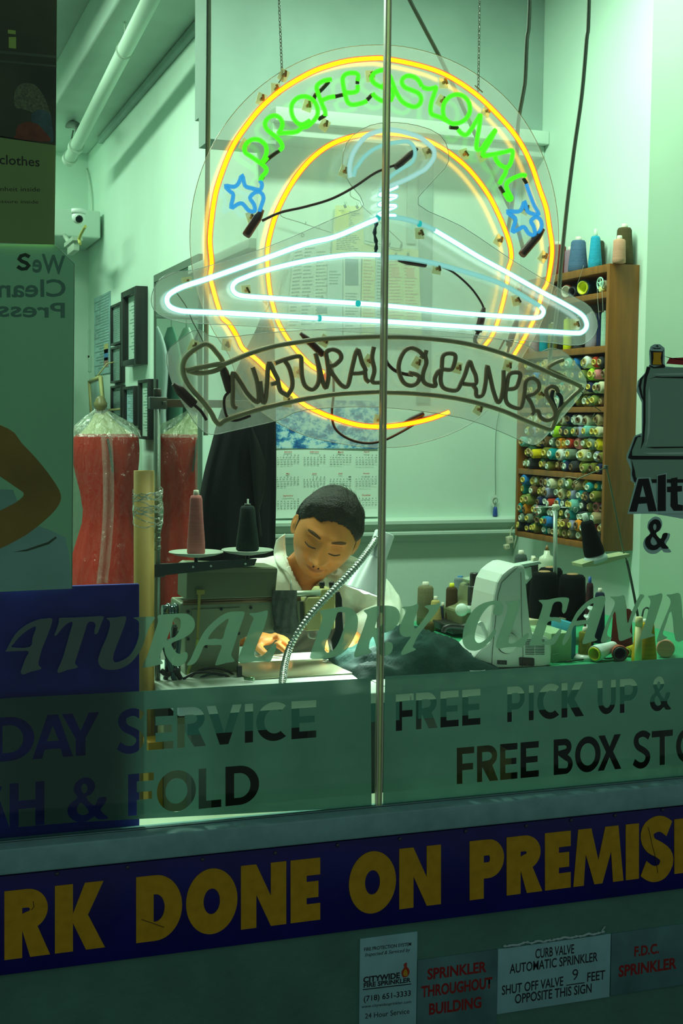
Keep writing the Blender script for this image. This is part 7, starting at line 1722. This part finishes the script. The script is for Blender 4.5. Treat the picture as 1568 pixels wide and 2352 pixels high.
# surface patches on the face
def patch(name, u0, u1, v0, v1, off, m, shape=None, nx_=24, nz=6):
    """x from u0..u1, z centre/height functions"""
    def fn(u, v):
        x = u0 + (u1 - u0) * u; zc, h = shape(u); z = zc + h * (v - .5)
        y = B_ * math.sqrt(max(0, 1 - (x / A_) ** 2 - (z / C_) ** 2))
        e = .0002 + off * math.sin(math.pi * v) * math.sin(math.pi * min(1, max(0, u))) ** .5
        p = D(x, y, z); return hw(p + Vector((0, e, 0)))
    return MB().grid(fn, nx_, nz).build(name, m, bd)
hairm = mat('black_hair', (.014, .012, .007), .55, noise=.5, nscale=120, bump=.8, bscale=260, stretch=(1, .25, 1), spec=.3)
lipm = mat('lip_skin', (.46, .145, .045), .5); lashm = mat('lash_dark', (.03, .015, .006), .6); browm = mat('brow_hair', (.11, .05, .016), .9)
patch('lips', -.025, .025, 0, 0, .0008, lipm, lambda u: (-.0595 + .0012 * math.cos(2 * math.pi * u), .0150 * math.sin(math.pi * u) ** .6 + .0005))
patch('mouth_line', -.027, .027, 0, 0, .0010, mat('mouth_dark', (.10, .030, .014), .6), lambda u: (-.0590 + .0016 * (2 * u - 1) ** 2, .0016))
for s in (-1, 1):
    q = (lambda u, s=s: (.0265 + .0025 * math.sin(math.pi * (u if s > 0 else 1 - u) * .8), .0090 * math.sin(math.pi * min(1, .12 + u * .8)) + .0018))
    patch('eyebrow', .014 if s > 0 else -.050, .050 if s > 0 else -.014, 0, 0, .0013, browm, q)
    patch('eyelashes', .016 if s > 0 else -.046, .046 if s > 0 else -.016, 0, 0, .0012, lashm, lambda u: (-.0030 - .0035 * math.sin(math.pi * u), .0026))
    patch('eyelid_fold', .017 if s > 0 else -.045, .045 if s > 0 else -.017, 0, 0, .0004, mat('lid_shadow', (.30, .115, .035), .6), lambda u: (.0135 + .0030 * math.sin(math.pi * u), .0014))
    MB().sphere(hw(D(s * .0065, B_ * .95, -.040) + Vector((0, .0115, -.0015))), .0026, 8, 6).build('nostril', mat('nostril_dark', (.05, .015, .006), .7), bd)
# hair shell
def hairline(x, y, z):
    """positive inside the hair"""
    fr_ = max(0, y / B_)
    line = -.062 if y < -.05 else (-.062 + (.030 + .062) * min(1, (y + .05) / .035))
    if y > .015: line = .034 + .030 * min(1, (y - .015) / .045) + .007 * math.cos(x * 62 + .5) + .004 * mathutils.noise.noise(Vector((x * 70, z * 40, 2)))
    if y > 0 and abs(x) > .05: line -= .012 * min(1, (abs(x) - .05) / .02)
    return z - line
hv = []; hf = []; keep = []
nu2, nv2 = 170, 120
rr_ = random.Random(4)
for j in range(nv2 + 1):
    th = math.pi * j / nv2
    for i in range(nu2):
        a = 2 * math.pi * i / nu2
        x, y, z = A_ * math.sin(th) * math.cos(a), B_ * math.sin(th) * math.sin(a), C_ * math.cos(th)
        k = hairline(x, y, z); p = D(x, y, z); n = Vector((x / A_ ** 2, y / B_ ** 2, z / C_ ** 2)).normalized()
        th_ = .0145 * min(1, max(0, k) / .026) ** .7 + .0008
        th_ += .0042 * min(1, max(0, k) / .03) * mathutils.noise.noise(Vector((x * 30 + z * 12, y * 22, z * 30))) + .0016 * min(1, max(0, k) / .02) * mathutils.noise.noise(Vector((y * 190 + x * 40, x * 30, z * 30)))
        hv.append(hw(p + n * th_)); keep.append(k > -.001)
for j in range(nv2):
    for i in range(nu2):
        f = (j * nu2 + i, j * nu2 + (i + 1) % nu2, (j + 1) * nu2 + (i + 1) % nu2, (j + 1) * nu2 + i)
        if sum(keep[v] for v in f) >= 3: hf.append(f)
ho = MB().add(hv, hf, True).build('hair', hairm, bd)
bm = bmesh.new(); bm.from_mesh(ho.data); bmesh.ops.delete(bm, geom=[v for v in bm.verts if not v.link_faces], context='VERTS'); bm.to_mesh(ho.data); bm.free()
st_ = MB()
for i in range(70):
    a = rr_.uniform(.1, 1.0) * (1 if rr_.random() > .35 else -1); y0 = rr_.uniform(-.05, .05)
    th0 = a * 1.1; base = Vector((A_ * math.sin(th0) * -1, y0, C_ * math.cos(th0)))
    sc = math.sqrt(max(.05, 1 - (y0 / B_) ** 2)); base.x *= sc; base.z *= sc
    n = Vector((base.x / A_ ** 2, base.y / B_ ** 2, base.z / C_ ** 2)).normalized()
    tg_ = Vector((0, 1, 0)).cross(n) * (-1 if a > 0 else 1) * -1
    p0 = D(*base) + n * .013; L_ = rr_.uniform(.012, .028)
    st_.tube([hw(p0), hw(p0 + n * .004 + tg_ * L_ * .4), hw(p0 + n * rr_.uniform(.003, .009) + tg_ * L_)], [.00035, .0003, .0001], 4, caps=False)
so = st_.build('stray_hair', hairm, bd); so['kind'] = 'stuff'
for s in (-1, 1):
    def sb_fn(u, v, s=s):
        y = -.004 + .020 * u; z = .036 - .042 * v - .010 * u * v; x = A_ * math.sqrt(max(0, 1 - (y / B_) ** 2 - (z / C_) ** 2))
        p = D(s * x, y, z); return hw(p + Vector((s * (.0022 * (1 - v * .7)), 0, 0)))
    MB().grid(sb_fn, 8, 10).build('sideburn', hairm, bd)
# shirt
shm = mat('pale_shirt_cotton', (.88, .92, .80), .8, bump=.25, bscale=140, noise=.03, nscale=9, spec=.2)
def infl(ch, k, add, upto=None):
    out = []
    for p, r in ch[:upto]:
        r = r if isinstance(r, tuple) else (r, r); out.append((p, (r[0] * k + add, r[1] * k + add)))
    return out
fa = .55
def cut(ch, fa):
    c = infl(ch, 1.10, .012, 5); a, b = ch[4][0], ch[6][0]; c.append((a.lerp(b, fa), (.046, .046) if fa < .6 else (.052, .052))); return c
sc_ = [infl(body_ch[0], 1.08, .010, 4)[:3] + [(neck_b + Vector((0, .01, -.025)), (.080, .070))], cut(body_ch[1], .45), cut(body_ch[2], 1.02)]
sh_me = skin_mesh(sc_, 3)
tmp = bpy.data.objects.new('tmp', sh_me); COL.objects.link(tmp)
r_ = tmp.modifiers.new('r', 'REMESH'); r_.mode = 'VOXEL'; r_.voxel_size = .0055; r_.use_smooth_shade = True
tmp.modifiers.new('s', 'SMOOTH').iterations = 4
dg = bpy.context.evaluated_depsgraph_get(); dg.update(); sh2 = bpy.data.meshes.new_from_object(tmp.evaluated_get(dg), depsgraph=dg)
bpy.data.objects.remove(tmp)
sh2.update()
nrm_ = [v.normal.copy() for v in sh2.vertices]
def fold_amt(p):
    n = mathutils.noise.noise
    a = abs(n(Vector((p.x * 11 + p.z * 5, p.y * 9, p.z * 7)))) * -.013 + .006
    b = abs(n(Vector((p.x * 26 - p.z * 20, p.y * 12, p.z * 16 + 5)))) * -.007
    return a + b
for v, n in zip(sh2.vertices, nrm_): v.co += n * fold_amt(v.co)
Vp = [(650, 1215), (656, 1262), (664, 1300), (680, 1335), (699, 1368), (722, 1350), (745, 1325), (775, 1290), (790, 1240), (700, 1200)]
def inside(p, poly):
    x, y = p; c = False
    for i in range(len(poly)):
        (x0, y0), (x1, y1) = poly[i - 1], poly[i]
        if (y0 > y) != (y1 > y) and x < (x1 - x0) * (y - y0) / (y1 - y0) + x0: c = not c
    return c
bm = bmesh.new(); bm.from_mesh(sh2)
kill = [f for f in bm.faces if inside(proj(f.calc_center_median()), Vp) and f.calc_center_median().y < .96]
bmesh.ops.delete(bm, geom=kill, context='FACES')
bm.to_mesh(sh2); bm.free(); sh2.materials.clear(); sh2.name = 'shirt'
for p in sh2.polygons: p.use_smooth = True
shirt = link('shirt', sh2, shm, man)
# collar flaps and placket, standing off the neck
dg = bpy.context.evaluated_depsgraph_get(); dg.update()
from mathutils.bvhtree import BVHTree
allv = [v.co.copy() for v in sh2.vertices] + [v.co.copy() for v in bmesh_me.vertices]
n0 = len(sh2.vertices)
tree = BVHTree.FromPolygons(allv, [tuple(p.vertices) for p in sh2.polygons] + [tuple(i + n0 for i in p.vertices) for p in bmesh_me.polygons])
def on_body(px, py, off, ymax=1.0):
    d = ray(px, py).normalized(); loc, n, i, dist = tree.ray_cast(CAM, d)
    if loc is None or loc.y > ymax: loc = P(px, py, .93)
    return loc - d * off
tree_s = BVHTree.FromPolygons(allv[:n0], [tuple(p.vertices) for p in sh2.polygons])
def on_shirt(px, py):
    d = ray(px, py).normalized(); loc, n, i, dist = tree_s.ray_cast(CAM, d)
    if loc is None or loc.y > 1.0 or loc.y < .84: loc = P(px, py, .885)
    return loc
def flap(name, inner, outer, off=.008, m=None, n=10, fn=None):
    """cloth strip between two pixel polylines, laid over the body"""
    A = cr([(a, b, 0) for a, b in inner], n); B = cr([(a, b, 0) for a, b in outer], n)
    rows = []
    mm_ = MB(); k = len(A)
    pts = [[(on_shirt(a.x + (b.x - a.x) * t, a.y + (b.y - a.y) * t) if fn else on_body(a.x + (b.x - a.x) * t, a.y + (b.y - a.y) * t, 0)) for t in [i / 5 for i in range(6)]] for a, b in zip(A, B)]
    for it in range(3):
        pts = [[(pts[max(0, i - 1)][j] + pts[i][j] * 2 + pts[min(k - 1, i + 1)][j]) / 4 if 0 < i < k - 1 else pts[i][j] for j in range(6)] for i in range(k)]
    vs = []
    for i in range(k):
        for j in range(6):
            p = pts[i][j]; d = (CAM - p).normalized(); vs.append(p + d * (off + .004 * math.sin(math.pi * j / 5)))
    mm_.add(vs, [(i * 6 + j, i * 6 + j + 1, (i + 1) * 6 + j + 1, (i + 1) * 6 + j) for i in range(k - 1) for j in range(5)], True)
    o = mm_.build(name, m or shm, shirt); md = o.modifiers.new('t', 'SOLIDIFY'); md.thickness = .002; md.offset = 1
    return o
flap('collar', [(655, 1226), (656, 1262), (664, 1300), (682, 1338)], [(634, 1240), (628, 1272), (640, 1300), (660, 1316)], .007)
flap('collar', [(792, 1268), (775, 1295), (748, 1325), (728, 1345)], [(830, 1290), (815, 1312), (790, 1336), (752, 1352)], .007, fn=1)
flap('placket', [(664, 1300), (680, 1335), (699, 1368), (706, 1420)], [(650, 1310), (668, 1345), (686, 1376), (692, 1420)], .004)
flap('placket', [(745, 1325), (722, 1350), (703, 1372), (708, 1420)], [(756, 1332), (736, 1356), (718, 1380), (720, 1420)], .003, fn=1)
# trousers and shoes
tro = skin_mesh([infl([(pelvis + Vector((0, 0, .04)), (.15, .11)), (pelvis, (.15, .11))], 1.05, .012), infl(body_ch[3], 1.08, .012, 6), infl(body_ch[4], 1.08, .012, 6)], 2)
tro.materials.clear()
for p in tro.polygons: p.use_smooth = True
link('trousers', tro, mat('dark_trousers', (.02, .025, .03), .85), man)
for t_, a_ in ((tL, aL), (tR, aR)):
    MB().sphere((t_.x, t_.y + .055, .045), (.05, .14, .045), 18, 12).build('shoe', mat('black_shoe', (.012, .012, .012), .35), man)
sto = thing('work_stool', (pelvis.x, pelvis.y, 0), 'dark work stool under the tailor', 'stool')
MB().lathe([(.001, .345), (.17, .345), (.18, .355), (.18, .372), (.165, .380), (.001, .382)], (pelvis.x, pelvis.y + .02, 0), (0, 0, 1), 30, False).build('seat', mat('stool_vinyl', (.03, .03, .03), .5), sto)
for i in range(4):
    a = R(45 + 90 * i); MB().cyl((pelvis.x + .11 * math.cos(a), pelvis.y + .02 + .11 * math.sin(a), .35), (pelvis.x + .16 * math.cos(a), pelvis.y + .02 + .16 * math.sin(a), 0), .012).build('leg', dsteel, sto)
